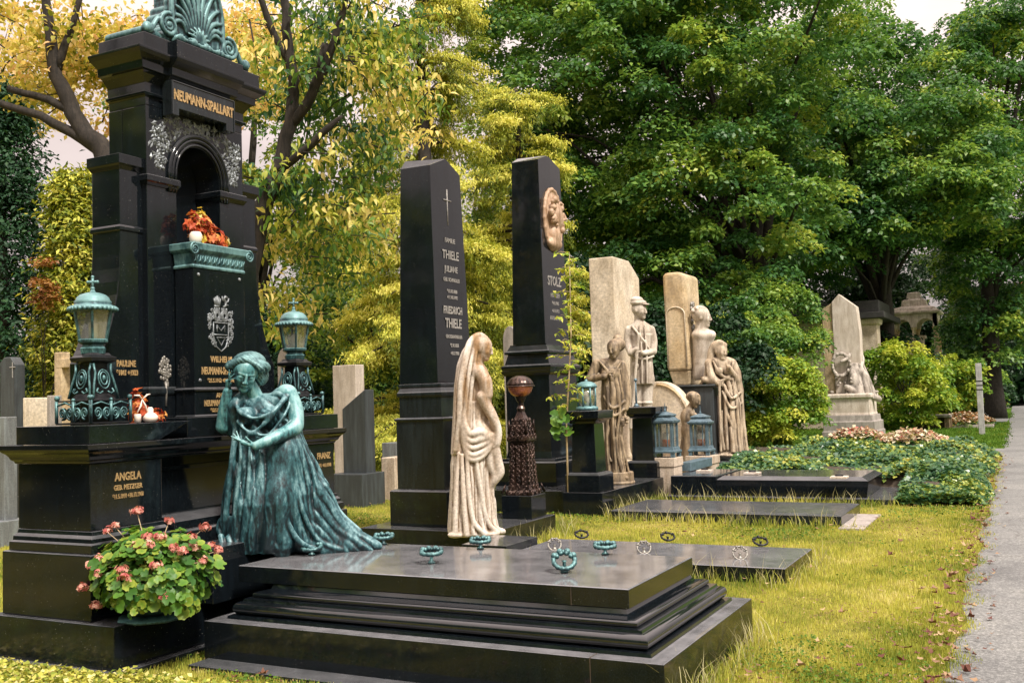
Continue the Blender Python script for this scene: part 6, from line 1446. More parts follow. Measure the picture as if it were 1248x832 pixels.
def crown_points(env, nclump, nleaf, rc, seed, flat=0.55, inner=0.45, gap=0.0):
    """clump centres in the outer part of several ellipsoids, leaves on the upper shell of every clump"""
    rs = np.random.default_rng(seed); vol = np.array([e[1][0]*e[1][1]*e[1][2] for e in env])**0.67; vol /= vol.sum()
    C = []; O = []
    which = rs.choice(len(env), nclump, p=vol)
    for w_ in which:
        c, r = env[w_]; d = rs.normal(size=3); d /= np.linalg.norm(d); q = rs.uniform(inner, 1.0)**0.6
        C.append(np.array(c)+d*np.array(r)*q); O.append(d)
    C = np.array(C); O = np.array(O); rr = rc*rs.uniform(0.55, 1.35, nclump); tc_ = rs.uniform(0, 1, nclump)
    idx = np.repeat(np.arange(nclump), nleaf); n = len(idx)
    d = rs.normal(size=(n, 3)); d /= np.linalg.norm(d, axis=1)[:, None]; q = rs.uniform(0.2, 1, n)**0.4
    k = d[:, 2] < -0.25; d[k, 2] *= -0.6
    off = d*q[:, None]*rr[idx][:, None]; off[:, 2] *= flat; off[:, 2] -= 0.35*(off[:, 0]**2+off[:, 1]**2)/rr[idx]
    P = C[idx]+off; tint = 0.62*tc_[idx]+0.38*rs.uniform(0, 1, n)
    return P, tint, d*0.8, C, O
def limbs(base, C, mat, root, r0, seed, fork_z, top, count=40, name='limb', lean=(0, 0)):
    """tapered trunk plus curved limbs reaching clump centres"""
    rs = np.random.default_rng(seed); b = MB(); base = np.array(base, float)
    tp = np.array([base[0]+lean[0], base[1]+lean[1], top]); pts = []; rad = []
    for i in range(9):
        t = i/8; p = base+(tp-base)*t+np.array([math.sin(t*5+seed)*0.12, math.cos(t*4+seed)*0.12, 0])*t*2; pts.append(p); rad.append(r0*(1.15-0.95*t)+(0.35*r0 if i == 0 else 0))
    b.tube(pts, rad, 12); o = b.build('trunk', mat, root, smooth=True)
    b = MB(); pk = rs.choice(len(C), min(count, len(C)), replace=False)
    for j in pk:
        c = C[j]; t0 = rs.uniform(0.0, 1.0)*0.7; zs = fork_z+(top-fork_z)*t0
        zs = min(zs, c[2]); zs = max(zs, fork_z*0.8); tt = (zs-base[2])/(top-base[2]); s_ = base+(tp-base)*tt
        m1 = s_+(c-s_)*0.35+np.array([0, 0, 0.12*np.linalg.norm(c-s_)]); m2 = s_+(c-s_)*0.7+np.array([rs.normal()*.2, rs.normal()*.2, 0.12*np.linalg.norm(c-s_)])
        q = r0*rs.uniform(0.16, 0.42); b.tube([s_, m1, m2, c], [q, q*0.7, q*0.42, q*0.12], 6)
    b.build(name+'s', mat, root, smooth=True)
    return o
G = {}
G['green'] = leafmat('mid green leaves', [(0, (0.024, 0.082, 0.034)), (0.35, (0.08, 0.20, 0.045)), (0.7, (0.23, 0.37, 0.06)), (1, (0.52, 0.56, 0.09))], 0.38, 0.42)
G['green_dark'] = leafmat('dark green leaves', [(0, (0.006, 0.026, 0.012)), (0.6, (0.018, 0.065, 0.02)), (1, (0.05, 0.11, 0.02))], 0.2, 0.5)
G['yellow'] = leafmat('yellow autumn leaves', [(0, (0.12, 0.17, 0.015)), (0.3, (0.38, 0.42, 0.03)), (0.65, (0.72, 0.62, 0.12)), (1, (0.88, 0.72, 0.28))], 0.45, 0.5)
G['yellow_green'] = leafmat('yellow and green leaves', [(0, (0.03, 0.10, 0.04)), (0.42, (0.14, 0.26, 0.035)), (0.66, (0.48, 0.50, 0.08)), (1, (0.88, 0.72, 0.27))], 0.4, 0.45)
G['golden'] = leafmat('golden maple leaves', [(0, (0.16, 0.20, 0.02)), (0.35, (0.52, 0.46, 0.07)), (0.8, (0.80, 0.60, 0.24)), (1, (0.78, 0.48, 0.24))], 0.45, 0.5)
G['conifer_gold'] = leafmat('golden green needles', [(0, (0.02, 0.05, 0.012)), (0.3, (0.10, 0.15, 0.016)), (0.5, (0.30, 0.35, 0.035)), (0.7, (0.58, 0.58, 0.08)), (1, (0.86, 0.78, 0.20))], 0.3, 0.6)
G['conifer_dark'] = leafmat('dark conifer needles', [(0, (0.006, 0.028, 0.014)), (0.6, (0.02, 0.075, 0.028)), (1, (0.05, 0.13, 0.03))], 0.15, 0.6)
G['shrub'] = leafmat('bright shrub leaves', [(0, (0.04, 0.14, 0.02)), (0.35, (0.17, 0.31, 0.035)), (0.7, (0.46, 0.54, 0.06)), (1, (0.72, 0.68, 0.12))], 0.35, 0.45)
G['ivy'] = leafmat('ivy leaves', [(0, (0.02, 0.075, 0.04)), (0.45, (0.06, 0.15, 0.05)), (0.72, (0.24, 0.32, 0.05)), (1, (0.66, 0.58, 0.14))], 0.2, 0.3)
G['orange'] = leafmat('orange autumn leaves', [(0, (0.20, 0.10, 0.02)), (0.5, (0.50, 0.20, 0.04)), (1, (0.62, 0.35, 0.07))], 0.4, 0.5)
G['russet'] = leafmat('dull russet leaves', [(0, (0.10, 0.05, 0.015)), (0.5, (0.26, 0.10, 0.03)), (1, (0.34, 0.19, 0.04))], 0.3, 0.5)
G['geranium'] = leafmat('geranium leaves', [(0, (0.03, 0.11, 0.02)), (0.5, (0.10, 0.23, 0.025)), (1, (0.30, 0.36, 0.05))], 0.25, 0.45)
G['grass'] = leafmat('grass blades', [(0, (0.07, 0.14, 0.02)), (0.3, (0.25, 0.30, 0.045)), (0.7, (0.56, 0.54, 0.10)), (1, (0.74, 0.66, 0.32))], 0.3, 0.6, 0.2)
G['grass_green'] = leafmat('green grass blades', [(0, (0.04, 0.11, 0.01)), (0.7, (0.11, 0.20, 0.02)), (1, (0.30, 0.30, 0.05))], 0.3, 0.6, 0.2)
G['straw'] = leafmat('pale dry stalks', [(0, (0.22, 0.22, 0.07)), (1, (0.66, 0.60, 0.36))], 0.2, 0.6, 0.2)
G['litter'] = leafmat('fallen leaves', [(0, (0.09, 0.02, 0.015)), (0.3, (0.13, 0.055, 0.03)), (0.7, (0.24, 0.14, 0.085)), (1, (0.42, 0.31, 0.16))], 0.1, 0.6)

def E_(px, py, d, rx, ry, rz):   # ellipsoid centred on a photo point at depth d; radii in metres
    return (atd(px, py, d), (rx, ry, rz))
def deciduous(name, basepx, d, env, ncl, nl, rc, size, mat, label, r0, fork_z, top, seed, cat='tree', lim=40, flat=0.55, inner=0.45, group=None, lean=(0, 0), tintpow=1.0, aspect=0.6, droop=0.3, up=0.6):
    b = atd(basepx, 400, d); t = thing(name, (b[0], b[1], 0), label, cat, group)
    P, ti, O, C, _ = crown_points(env, ncl, nl, rc, seed, flat, inner)
    k = P[:, 2] > 0.05; P, ti, O = P[k], ti[k], O[k]
    leaf_mesh('crown', P, size, ti**tintpow, mat, t, O, up, aspect, droop, seed=seed)
    limbs((b[0], b[1], -0.05), C, M['bark'], t, r0, seed, fork_z, top, lim, lean=lean)
    return t
# the big green trees on the right
deciduous('broadleaf_tree', 925, 34, [E_(760, 150, 34, 5.2, 5, 4.6), E_(700, 40, 36, 4.5, 4.5, 3.6), E_(880, 60, 34, 5.0, 5, 4.4), E_(880, 250, 33, 4.0, 4.5, 2.8), E_(790, -60, 35, 6, 5, 3.5), E_(650, 260, 36, 2.6, 3, 2.6), E_(740, 330, 36, 2.6, 3, 1.8), E_(720, 200, 37, 3.0, 3, 2.6), E_(830, 330, 32, 3.2, 2.5, 1.4)],
          980, 230, 0.85, 0.17, G['green'], 'huge dense green broadleaf tree rising behind the pale steles', 0.5, 2.6, 12, 11, lim=34, tintpow=1.15)
deciduous('broadleaf_tree', 1076, 42, [E_(1060, 200, 42, 5.2, 5, 3.8), E_(1000, 120, 42, 4.2, 5, 3.6), E_(1000, 280, 41, 4.0, 4.5, 2.1), E_(1110, 245, 41, 4.0, 4.5, 1.6)],
          520, 210, 0.95, 0.20, G['green'], 'broad green tree whose dark trunk stands in front of the mausoleum', 0.45, 4.0, 11, 12, lim=26, tintpow=1.4)
deciduous('broadleaf_tree', 1205, 46, [E_(1200, 110, 46, 4.0, 5, 3.6), E_(1215, 220, 46, 4.4, 5, 3.6), E_(1205, 320, 47, 2.6, 4.5, 3.2), E_(1205, 400, 46, 1.8, 2.5, 1.8), E_(1240, 40, 47, 3.0, 4, 2.6)],
          380, 210, 0.95, 0.21, G['green'], 'tall green tree at the right edge beside the path', 0.4, 2.5, 13, 13, lim=24, tintpow=1.5)
deciduous('broadleaf_tree', 1185, 58, [E_(1180, 350, 58, 4.2, 5, 3.6), E_(1185, 420, 58, 3.0, 4, 2.4)], 170, 200, 0.9, 0.22, G['green_dark'], 'dark evergreen mass low beside the pavilion', 0.35, 1.5, 8, 14, lim=20)
deciduous('broadleaf_tree', 1140, 62, [E_(960, 330, 56, 8, 3, 3.0), E_(800, 330, 56, 8, 3, 3.2)], 200, 150, 1.2, 0.28, G['green_dark'], 'shaded dark tree behind the big green one', 0.35, 1.5, 6, 15, lim=20)

# weeping golden conifer behind the obelisks
def weeping(name, px, d, half, ztop, n_br, label, seed, mat, size=0.10, spread=1.0, z0=0.6):
    rs = np.random.default_rng(seed); b0 = atd(px, 400, d); t = thing(name, (b0[0], b0[1], 0), label, 'tree')
    b = MB(); b.tube([(b0[0], b0[1], -0.05), (b0[0]+.05, b0[1], ztop*0.5), (b0[0]-.05, b0[1], ztop)], [0.24, 0.17, 0.04], 10); b.build('trunk', M['bark'], t, smooth=True)
    br = MB(); P = []; T = []; O = []
    for i in range(n_br):
        z = z0+(ztop-z0)*(i+rs.random())/n_br; a = rs.uniform(0, 2*PI); L = half*(1-0.55*(z/ztop)**1.3)*rs.uniform(0.7, 1.1)*spread; dr = np.array([math.cos(a), math.sin(a), 0]); sd_ = np.array([-dr[1], dr[0], 0])
        s_ = np.array([b0[0], b0[1], z]); pts = [s_+dr*L*q+np.array([0, 0, 1])*L*(0.16*q-0.34*q*q) for q in np.linspace(0, 1, 7)]
        br.tube(pts, [0.05*(1-0.8*q) for q in np.linspace(0, 1, 7)], 5); tb_ = rs.uniform(0, 1)
        nt_ = int(11*L); 
        for j in range(nt_):
            q = rs.uniform(0.18, 1.0)**0.8; c = s_+dr*L*q+np.array([0, 0, 1])*L*(0.16*q-0.34*q*q)+sd_*rs.normal()*0.16*L*(1.1-0.6*q)
            hang = rs.uniform(0.25, 0.85)*(1.1-0.4*q); m = int(hang*95)
            u = rs.uniform(0, 1, m); pos = c[None]+np.stack([rs.normal(size=m)*0.06*(1.4-u), rs.normal(size=m)*0.06*(1.4-u), -u*hang], 1)+dr[None]*(u*0.12)[:, None]
            P.append(pos); T.append(0.08+0.22*tb_+0.18*rs.random()+0.30*rs.uniform(0, 1, m)*(1-.5*u)); O.append(np.tile(dr, (m, 1)))
            m = 70; pos = c[None]+rs.normal(size=(m, 3))*np.array([0.13, 0.13, 0.04])+np.array([0, 0, .03]); P.append(pos); T.append(0.22*tb_+0.42+0.36*rs.uniform(0, 1, m)); O.append(np.tile(dr, (m, 1)))
    P = np.concatenate(P); T = np.concatenate(T); O = np.concatenate(O)
    leaf_mesh('crown', P, size, T, mat, t, O*0.6, 0.25, 0.26, 1.0, seed=seed); br.build('limbs', M['bark'], t, smooth=True)
    return t
weeping('weeping_conifer', 522, 20.5, 2.35, 10.5, 96, 'golden green weeping conifer with drooping fringed boughs behind the black obelisks', 21, G['conifer_gold'], 0.09)
weeping('weeping_conifer', 640, 24, 2.1, 9.0, 70, 'yellow green drooping conifer between the two black obelisks', 22, G['conifer_gold'], 0.10)

# left and centre background trees
def conifer(name, px, d, half, ztop, n, size, mat, label, seed, z0=0.1, power=0.8, group=None, cat='tree'):
    rs = np.random.default_rng(seed); b0 = atd(px, 400, d); t = thing(name, (b0[0], b0[1], 0), label, cat, group)
    nb = n//60; z = z0+(ztop-z0)*rs.uniform(0, 1, nb)**0.9; a = rs.uniform(0, 2*PI, nb); r_ = half*(1-(z-z0)/(ztop-z0+.3))**power*rs.uniform(0.65, 1.1, nb)*(1+0.13*np.sin(z*4.1+a*2)+0.09*np.sin(z*9+a*5))
    C = np.stack([b0[0]+r_*np.cos(a), b0[1]+r_*np.sin(a), z], 1); O = np.stack([np.cos(a), np.sin(a), 0.4*np.ones(nb)], 1); idx = np.repeat(np.arange(nb), 60)
    P = C[idx]+rs.normal(size=(len(idx), 3))*np.array([0.24, 0.24, 0.15])*half/1.6*(0.6+0.9*rs.random(nb))[idx][:, None]; T = 0.55*rs.uniform(0, 1, nb)[idx]+0.45*rs.uniform(0, 1, len(idx))
    leaf_mesh('crown', P, size, T, mat, t, O[idx]*0.9, 0.3, 0.4, 0.2, seed=seed)
    b = MB(); b.tube([(b0[0], b0[1], -.05), (b0[0], b0[1], ztop*0.9)], [0.16, 0.03], 8); b.build('trunk', M['bark'], t, smooth=True); return t
conifer('conifer', 5, 22, 1.6, 8.8, 34000, 0.13, G['conifer_dark'], 'dark green conifer at the left edge behind the headstones', 31)
conifer('conifer', -60, 27, 2.3, 9.5, 26000, 0.15, G['conifer_dark'], 'dark conifer cut by the left frame edge, farthest left', 32)
conifer('conifer', 92, 21, 0.85, 6.6, 30000, 0.13, G['conifer_gold'], 'golden upright cypress between the dark conifer and the tower', 33, power=0.45)
conifer('conifer', 150, 27, 1.9, 5.2, 20000, 0.14, G['conifer_dark'], 'dark conifer just behind the left bronze lantern', 34, power=0.5)
conifer('conifer', 410, 27, 2.1, 6.5, 34000, 0.13, G['green'], 'green conifer behind the right bronze lantern', 35, power=0.6)
conifer('conifer', 335, 25, 1.5, 3.8, 18000, 0.14, G['conifer_dark'], 'dark rounded evergreen behind the grey rounded headstone', 36, power=0.4)
conifer('conifer', 560, 27, 2.3, 5.5, 20000, 0.15, G['conifer_dark'], 'dark evergreen behind the golden weeping conifer', 37, power=0.5)
deciduous('red_shrub', 52, 20, [E_(52, 345, 20, 0.18, 0.2, 0.6)], 16, 60, 0.20, 0.075, G['russet'], 'small russet shrub in front of the dark conifer', 0.03, 0.6, 3.0, 41, 'shrub', 4)

def limb_tree(name, d, limb_list, clusters, label, mat, size, seed, base, nleaf=70, rc=0.30, aspect=0.5, droop=0.8, dd0=-1.2, dd1=1.6):
    """tree whose visible limbs are laid out explicitly: lists of (px, py, dd, radius m)"""
    b0 = atd(base[0], 400, d); t = thing(name, (b0[0], b0[1], 0), label, 'tree')
    rs = np.random.default_rng(seed); b = MB()
    for L in limb_list: 
        pts = [atd(x, y, d)+_f*dd for x, y, dd, r_ in L]; rad = [l[3] for l in L]; Q = []; RR = []
        for i in range(len(pts)-1):
            for q in (0, .33, .66): 
                Q.append(pts[i]+(pts[i+1]-pts[i])*q+rs.normal(size=3)*rad[i]*0.10); RR.append(rad[i]+(rad[i+1]-rad[i])*q)
        Q.append(pts[-1]); RR.append(rad[-1]); b.tube(Q, RR, 9)
    b.build('limbs', M['bark'], t, smooth=True)
    b = MB(); tw = []; P = []; T = []; O = []
    for (px, py, rpx, n_, tb_) in clusters:
        for i in range(n_):
            c = atd(px+rs.uniform(-1, 1)*rpx, py+rs.uniform(-1, 1)*rpx*0.8, d)+_f*rs.uniform(dd0, dd1)
            dr = rs.normal(size=3)*np.array([1, 1, 0.3]); dr /= np.linalg.norm(dr)
            b.tube([c-dr*0.35+np.array([0, 0, 0.05]), c, c+dr*0.3-np.array([0, 0, 0.10])], [0.012, 0.008, 0.004], 4)
            m = nleaf; P.append(c[None]+rs.normal(size=(m, 3))*np.array([rc, rc, rc*0.45])*0.8); T.append(np.clip(tb_+0.22*rs.normal()+0.28*rs.normal(size=m)*0.6, 0, 1)); dd = rs.normal(size=(m, 3))*.4+dr; O.append(dd)
    b.build('twigs', M['bark'], t, smooth=True)['kind'] = 'stuff'
    leaf_mesh('crown', np.concatenate(P), size, np.concatenate(T), mat, t, np.concatenate(O)*0.6, 0.5, aspect, droop, seed=seed, hi=True)
    return t
limb_tree('autumn_tree', 13.0, [
    [(296, 600, 0, .19), (297, 450, 0, .17), (302, 330, 0, .14), (318, 262, 0, .12), (340, 205, 0, .10), (354, 150, 0, .085), (358, 100, 0, .075), (351, 50, 0, .065), (346, 0, 0, .055), (340, -60, 0, .045)],
    [(354, 155, 0, .07), (376, 130, -.1, .065), (396, 92, -.2, .065), (412, 60, -.3, .05), (424, 20, -.3, .035), (436, -30, -.4, .03)],
    [(338, 210, 0, .065), (360, 200, -.2, .055), (382, 184, -.3, .05), (408, 163, -.4, .045), (424, 150, -.4, .02)],
    [(352, 80, 0, .045), (330, 30, -.1, .045), (318, -10, -.2, .035)], [(395, 90, -.3, .04), (400, 60, -.2, .05)]],
    [(375, 30, 60, 26, .42), (440, 60, 45, 20, .45), (475, 105, 34, 14, .78), (405, 120, 40, 14, .16), (305, 60, 26, 9, .68), (325, 215, 24, 9, .22), (375, 235, 40, 14, .25), (330, 280, 26, 9, .55), (425, 190, 40, 13, .45), (322, 375, 30, 12, .68), (365, 300, 40, 12, .5), (430, 270, 26, 9, .72), (455, 10, 45, 12, .3), (340, 120, 20, 5, .1)],
    'autumn tree with leaning dark limbs and large yellow and green leaves right of the tower', G['yellow_green'], 0.11, 51, (312, 0), 62, 0.27, 0.45, 1.0, -0.45, 2.4)
limb_tree('autumn_tree', 15.0, [
    [(165, 600, 0, .26), (165, 350, 0, .24), (152, 230, 0, .20), (125, 183, 0, .155), (100, 158, 0, .13), (84, 128, 0, .12), (68, 92, 0, .10), (58, 20, 0, .07), (50, -40, 0, .05)],
    [(125, 185, 0, .10), (90, 162, 0, .08), (50, 142, 0, .065), (0, 126, 0, .055), (-40, 118, 0, .04)], [(90, 138, 0, .08), (60, 122, 0, .06), (10, 108, 0, .05)],
    [(68, 85, 0, .07), (85, 40, 0, .05), (100, -10, 0, .04)]],
    [(25, 40, 40, 24, .5), (75, 20, 30, 14, .4), (125, 45, 22, 8, .7), (15, 92, 22, 8, .4), (150, 20, 30, 14, .62), (112, 128, 18, 5, .7), (78, 55, 14, 5, .15), (240, 30, 40, 10, .62), (275, 90, 30, 10, .66), (290, 20, 40, 14, .62), (88, 60, 10, 3, .1)],
    'old autumn tree with thick bare lower limbs and golden leaves left of the tower', G['golden'], 0.095, 52, (150, 0), 80, 0.36, 0.65, 0.5, 0.0, 2.2)
deciduous('golden_tree', 300, 24, [E_(290, 110, 24, 3.0, 2.5, 2.4), E_(320, 250, 24, 1.8, 2, 1.4)], 110, 170, 0.5, 0.11, G['yellow_green'], 'bright yellow tree glowing behind the tower and its niche', 0.2, 1.6, 9, 53, lim=30, inner=0.3)
deciduous('golden_tree', 440, 23, [E_(440, 400, 23, 1.8, 1.5, 1.3)], 50, 130, 0.45, 0.12, G['green'], 'green bush tree above the pale stele left of the first obelisk', 0.12, 1.2, 3.5, 54, lim=16, inner=0.3)
deciduous('golden_tree', -20, 30, [E_(40, 60, 30, 3.5, 3, 2.5)], 50, 90, 0.7, 0.18, G['golden'], 'pale golden tree farther behind the left conifers', 0.2, 3, 10, 55, lim=3, inner=0.2)

# unseen trees behind and beside the viewpoint, added to darken the granite's reflections
for i, (x_, y_, lab) in enumerate(((-9, -9, 'avenue tree behind the viewpoint, on the grave side'), (-2, -12, 'avenue tree behind the viewpoint, nearest the path'), (-16, -4, 'avenue tree beyond the left end of the row'), (14, -1, 'avenue tree across the path, nearest the viewpoint'), (14, 8, 'avenue tree across the path, opposite the big slab'), (14, 17, 'avenue tree across the path, opposite the ivy bed'), (14, 26, 'avenue tree across the path, opposite the side path'))):
    t = thing('unseen_tree', (x_, y_, 0), lab, 'tree'); P, ti, O, C, _ = crown_points([((x_, y_, 4.9), (4.2, 4.4, 3.2)), ((x_+1, y_+1, 2.6), (4.0, 4.4, 2.2))], 150, 60, 1.3, 200+i)
    leaf_mesh('crown', P, 0.42, ti, G['green'], t, O, seed=200+i); limbs((x_, y_, 0), C, M['bark'], t, 0.4, i, 2.5, 9, 14)
# shrubs on the right
def shrub(px, py, d, r, label, mat, ncl, nl, rc, size, seed, name='shrub', grp=None, lim=18):
    env = [(atd(px, py, d), r)]; return deciduous(name, px, d, env, ncl, nl, rc, size, mat, label, 0.05, 0.3, 1.6, seed, 'shrub', lim, 0.7, 0.35, grp)
shrub(900, 445, 29, (1.5, 1.6, 2.0), 'tall mid green shrub behind the standing woman statue', G['green'], 120, 200, 0.42, 0.12, 61)
shrub(935, 415, 31, (1.6, 1.6, 2.1), 'tall leafy green shrub left of the angel tomb, reaching up to the tree', G['green'], 110, 200, 0.42, 0.12, 62)
shrub(950, 490, 27.5, (1.15, 1.1, 1.25), 'rounded yellow green shrub left of the angel tomb', G['shrub'], 90, 220, 0.34, 0.105, 63)
shrub(1100, 470, 37, (1.7, 1.6, 1.65), 'rounded yellow green shrub right of the angel tomb', G['shrub'], 90, 200, 0.42, 0.13, 64)
shrub(1148, 470, 44, (1.7, 1.5, 1.5), 'arching green shrub beyond the bench, before the pavilion', G['shrub'], 80, 180, 0.45, 0.15, 65)
shrub(1180, 465, 52, (1.7, 1.5, 1.5), 'darker green shrub behind the pale marker post', G['green'], 60, 160, 0.45, 0.17, 66)
shrub(1212, 470, 62, (1.0, 1.6, 1.5), 'dark clipped shrub behind the thin farther post', G['green_dark'], 40, 180, 0.45, 0.18, 67)
shrub(1030, 440, 42, (3.4, 1.6, 1.4), 'dark green hedge behind the angel tomb before the mausoleum', G['green_dark'], 90, 180, 0.5, 0.16, 68, 'hedge')
shrub(1240, 455, 88, (2.6, 2.0, 1.8), 'yellow bush at the far end of the path', G['yellow'], 60, 120, 0.6, 0.3, 69)
deciduous('orange_tree', 1236, 100, [E_(1238, 400, 100, 3.4, 3, 4.5)], 90, 120, 0.9, 0.35, G['orange'], 'orange autumn tree at the far end of the path', 0.3, 2, 8, 70, lim=15)
shrub(830, 440, 27, (2.6, 1.3, 1.7), 'dark green shrubbery behind the steles', G['green_dark'], 90, 180, 0.45, 0.14, 71, 'hedge')
shrub(700, 430, 27, (2.6, 1.3, 2.6), 'dark green shrubbery behind the medallion obelisk', G['green_dark'], 110, 180, 0.45, 0.14, 72, 'hedge')
# far-off wood that closes the view
rs = np.random.default_rng(80); n = 60000
an = rs.uniform(-1.25, 0.2, n); di = 75+rs.uniform(0, 12, n); hh = 6.5+1.8*np.sin(an*23)+1.3*np.sin(an*57+1)
P = np.stack([np.sin(an)*di, np.cos(an)*di, rs.uniform(0, 1, n)**0.8*hh], 1)
tag(leaf_mesh('far_wood', P, 0.75, 0.6*rs.random(n)+0.25*np.sin(an*31)**2, G['green_dark'], None, None, 0.3, 0.7, 0.2, seed=81), 'shaded wood closing the view far behind the graves', 'wood', kind='stuff')
rs = np.random.default_rng(82); n = 22000
an = rs.uniform(-1.2, -0.42, n); di = 33+rs.uniform(0, 5, n); hh = 3.4+0.7*np.sin(an*23)+0.5*np.sin(an*57+1)
P = np.stack([np.sin(an)*di, np.cos(an)*di, rs.uniform(0, 1, n)**0.8*hh], 1)
tag(leaf_mesh('undergrowth', P, 0.26, 0.7*rs.random(n)+0.3*np.sin(an*31)**2, G['green_dark'], None, None, 0.3, 0.6, 0.2, seed=83), 'dark undergrowth between the trees behind the left graves', 'undergrowth', kind='stuff')

# ------------------------------------------------------------------ grass, litter, ivy
RECT = [(-6.2, -4.95, 4.3, 7.2), (-4.8, -1.73, 4.88, 6.66), (-4.75, -2.6, 4.7, 4.9), (-6.75, -5.1, 9.28, 10.94), (-4.56, -1.93, 8.51, 9.66), (-5.06, -4.55, 8.6, 9.3), (-7.5, -5.2, 12.73, 15.32), (-5.0, -1.82, 12.2, 13.63), (-5.05, -1.8, 14.58, 16.4), (-6.4, -5.0, 15.0, 20.2)]
def free(x, y):
    k = np.ones(len(x), bool)
    for a, b_, c, d in RECT: k &= ~((x > a) & (x < b_) & (y > c) & (y < d))
    return k
def blades(name, n, rmin, rmax, hmin, hmax, w0, mat, seed, label, sel=None, tintf=None, amin=-1.15, amax=-0.03, pos=None, power=1.0, lean=0.6):
    rs = np.random.default_rng(seed)
    if pos is None:
        u = rs.uniform(0, 1, n); r_ = rmin*(rmax/rmin)**(u**power); a = rs.uniform(amin, amax, n); x = r_*np.sin(a); y = r_*np.cos(a)
    else: x, y = pos
    k = free(x, y)&(x < -0.47-0.014*np.maximum(y-6, 0)+0.06*np.sin(y*7)+0.03*rs.normal(size=len(x)))
    if sel is not None: k &= sel(x, y)
    x, y = x[k], y[k]; n = len(x); dist = np.hypot(x, y)
    h = rs.uniform(hmin, hmax, n)*rs.uniform(0.6, 1, n); wd = w0*np.maximum(1, dist/8)**0.7*rs.uniform(0.7, 1.3, n); an = rs.uniform(0, 2*PI, n); ln = h*rs.uniform(0.15, 1, n)*lean; la = rs.uniform(0, 2*PI, n)
    dx, dy = np.cos(an)*wd, np.sin(an)*wd; lx, ly = np.cos(la)*ln, np.sin(la)*ln
    V = np.zeros((n, 5, 3)); V[:, :, 0] = x[:, None]; V[:, :, 1] = y[:, None]
    V[:, 0, 0] -= dx; V[:, 0, 1] -= dy; V[:, 1, 0] += dx; V[:, 1, 1] += dy
    V[:, 2, 0] += dx*.8+lx*.4; V[:, 2, 1] += dy*.8+ly*.4; V[:, 2, 2] = h*0.62; V[:, 3, 0] += -dx*.8+lx*.4; V[:, 3, 1] += -dy*.8+ly*.4; V[:, 3, 2] = h*0.62
    V[:, 4, 0] += lx; V[:, 4, 1] += ly; V[:, 4, 2] = h; V[:, 0:2, 2] = -0.015
    base = np.arange(n)[:, None]*5
    F = np.concatenate([base+np.array([[0, 1, 2]]), base+np.array([[0, 2, 3]]), base+np.array([[3, 2, 4]])])
    pat = 0.5+0.32*np.sin(x*2.1+np.sin(y*1.7))*np.cos(y*1.9)+0.22*np.sin(x*6.3+y*4.1)*np.sin(y*5.3-x*2)+0.14*np.sin(x*17+y*3)*np.sin(y*13)
    T = np.clip(0.68*pat-0.08+0.42*rs.random(n)+(tintf(x, y) if tintf else 0), 0, 1)
    return tag(link_mesh(name, V.reshape(-1, 3), F, mat, attr=np.repeat(T, 5)), label, 'grass', kind='stuff')
blades('lawn_grass', 470000, 4.6, 26, 0.015, 0.042, 0.0022, G['grass'], 91, 'yellowing lawn grass between the graves', power=1.15)
blades('green_verge_grass', 60000, 27.2, 60, 0.03, 0.08, 0.004, G['grass_green'], 92, 'green verge grass beyond the ivy', sel=lambda x, y: (y > 27.6) & ~((y > 45.5) & (y < 50.5)), amin=-0.3, amax=-0.01)
# taller grass along the edges of the stones
ed = []; rs = np.random.default_rng(93)
def edge(x0, y0, x1, y1, n, s=0.05):
    t_ = rs.uniform(0, 1, n)**1; cl_ = np.sin(t_*37)*np.sin(t_*91+1)+0.9*rs.random(n) > 0.15; t_ = t_[cl_]; ed.append((x0+(x1-x0)*t_+rs.normal(size=len(t_))*s, y0+(y1-y0)*t_+rs.normal(size=len(t_))*s))
edge(-1.66, 4.9, -1.62, 6.7, 700); edge(-1.87, 8.5, -1.86, 9.7, 260); edge(-4.5, 8.42, -1.9, 8.42, 900); edge(-4.9, 12.12, -2.0, 12.12, 1000); edge(-5.0, 14.5, -1.8, 14.45, 900); edge(-2.0, 12.2, -2.0, 13.6, 200); edge(-5.02, 9.3, -4.98, 10.9, 500); edge(-4.9, 10.95, -5.4, 11.2, 260); edge(-5.2, 12.62, -5.1, 15.2, 500); edge(-4.6, 6.78, -1.7, 6.78, 400)
ex, ey = np.concatenate([e[0] for e in ed]), np.concatenate([e[1] for e in ed])
blades('tall_grass', 0, 1, 2, 0.05, 0.16, 0.0026, G['grass'], 94, 'longer grass tufts along the edges of the slabs', pos=(ex, ey), lean=0.8)
k = rs.random(len(ex)) < 0.22
blades('dry_stalks', 0, 1, 2, 0.14, 0.30, 0.0022, G['straw'], 95, 'pale dry stalks leaning at the slab edges', pos=(ex[k], ey[k]), lean=0.9)
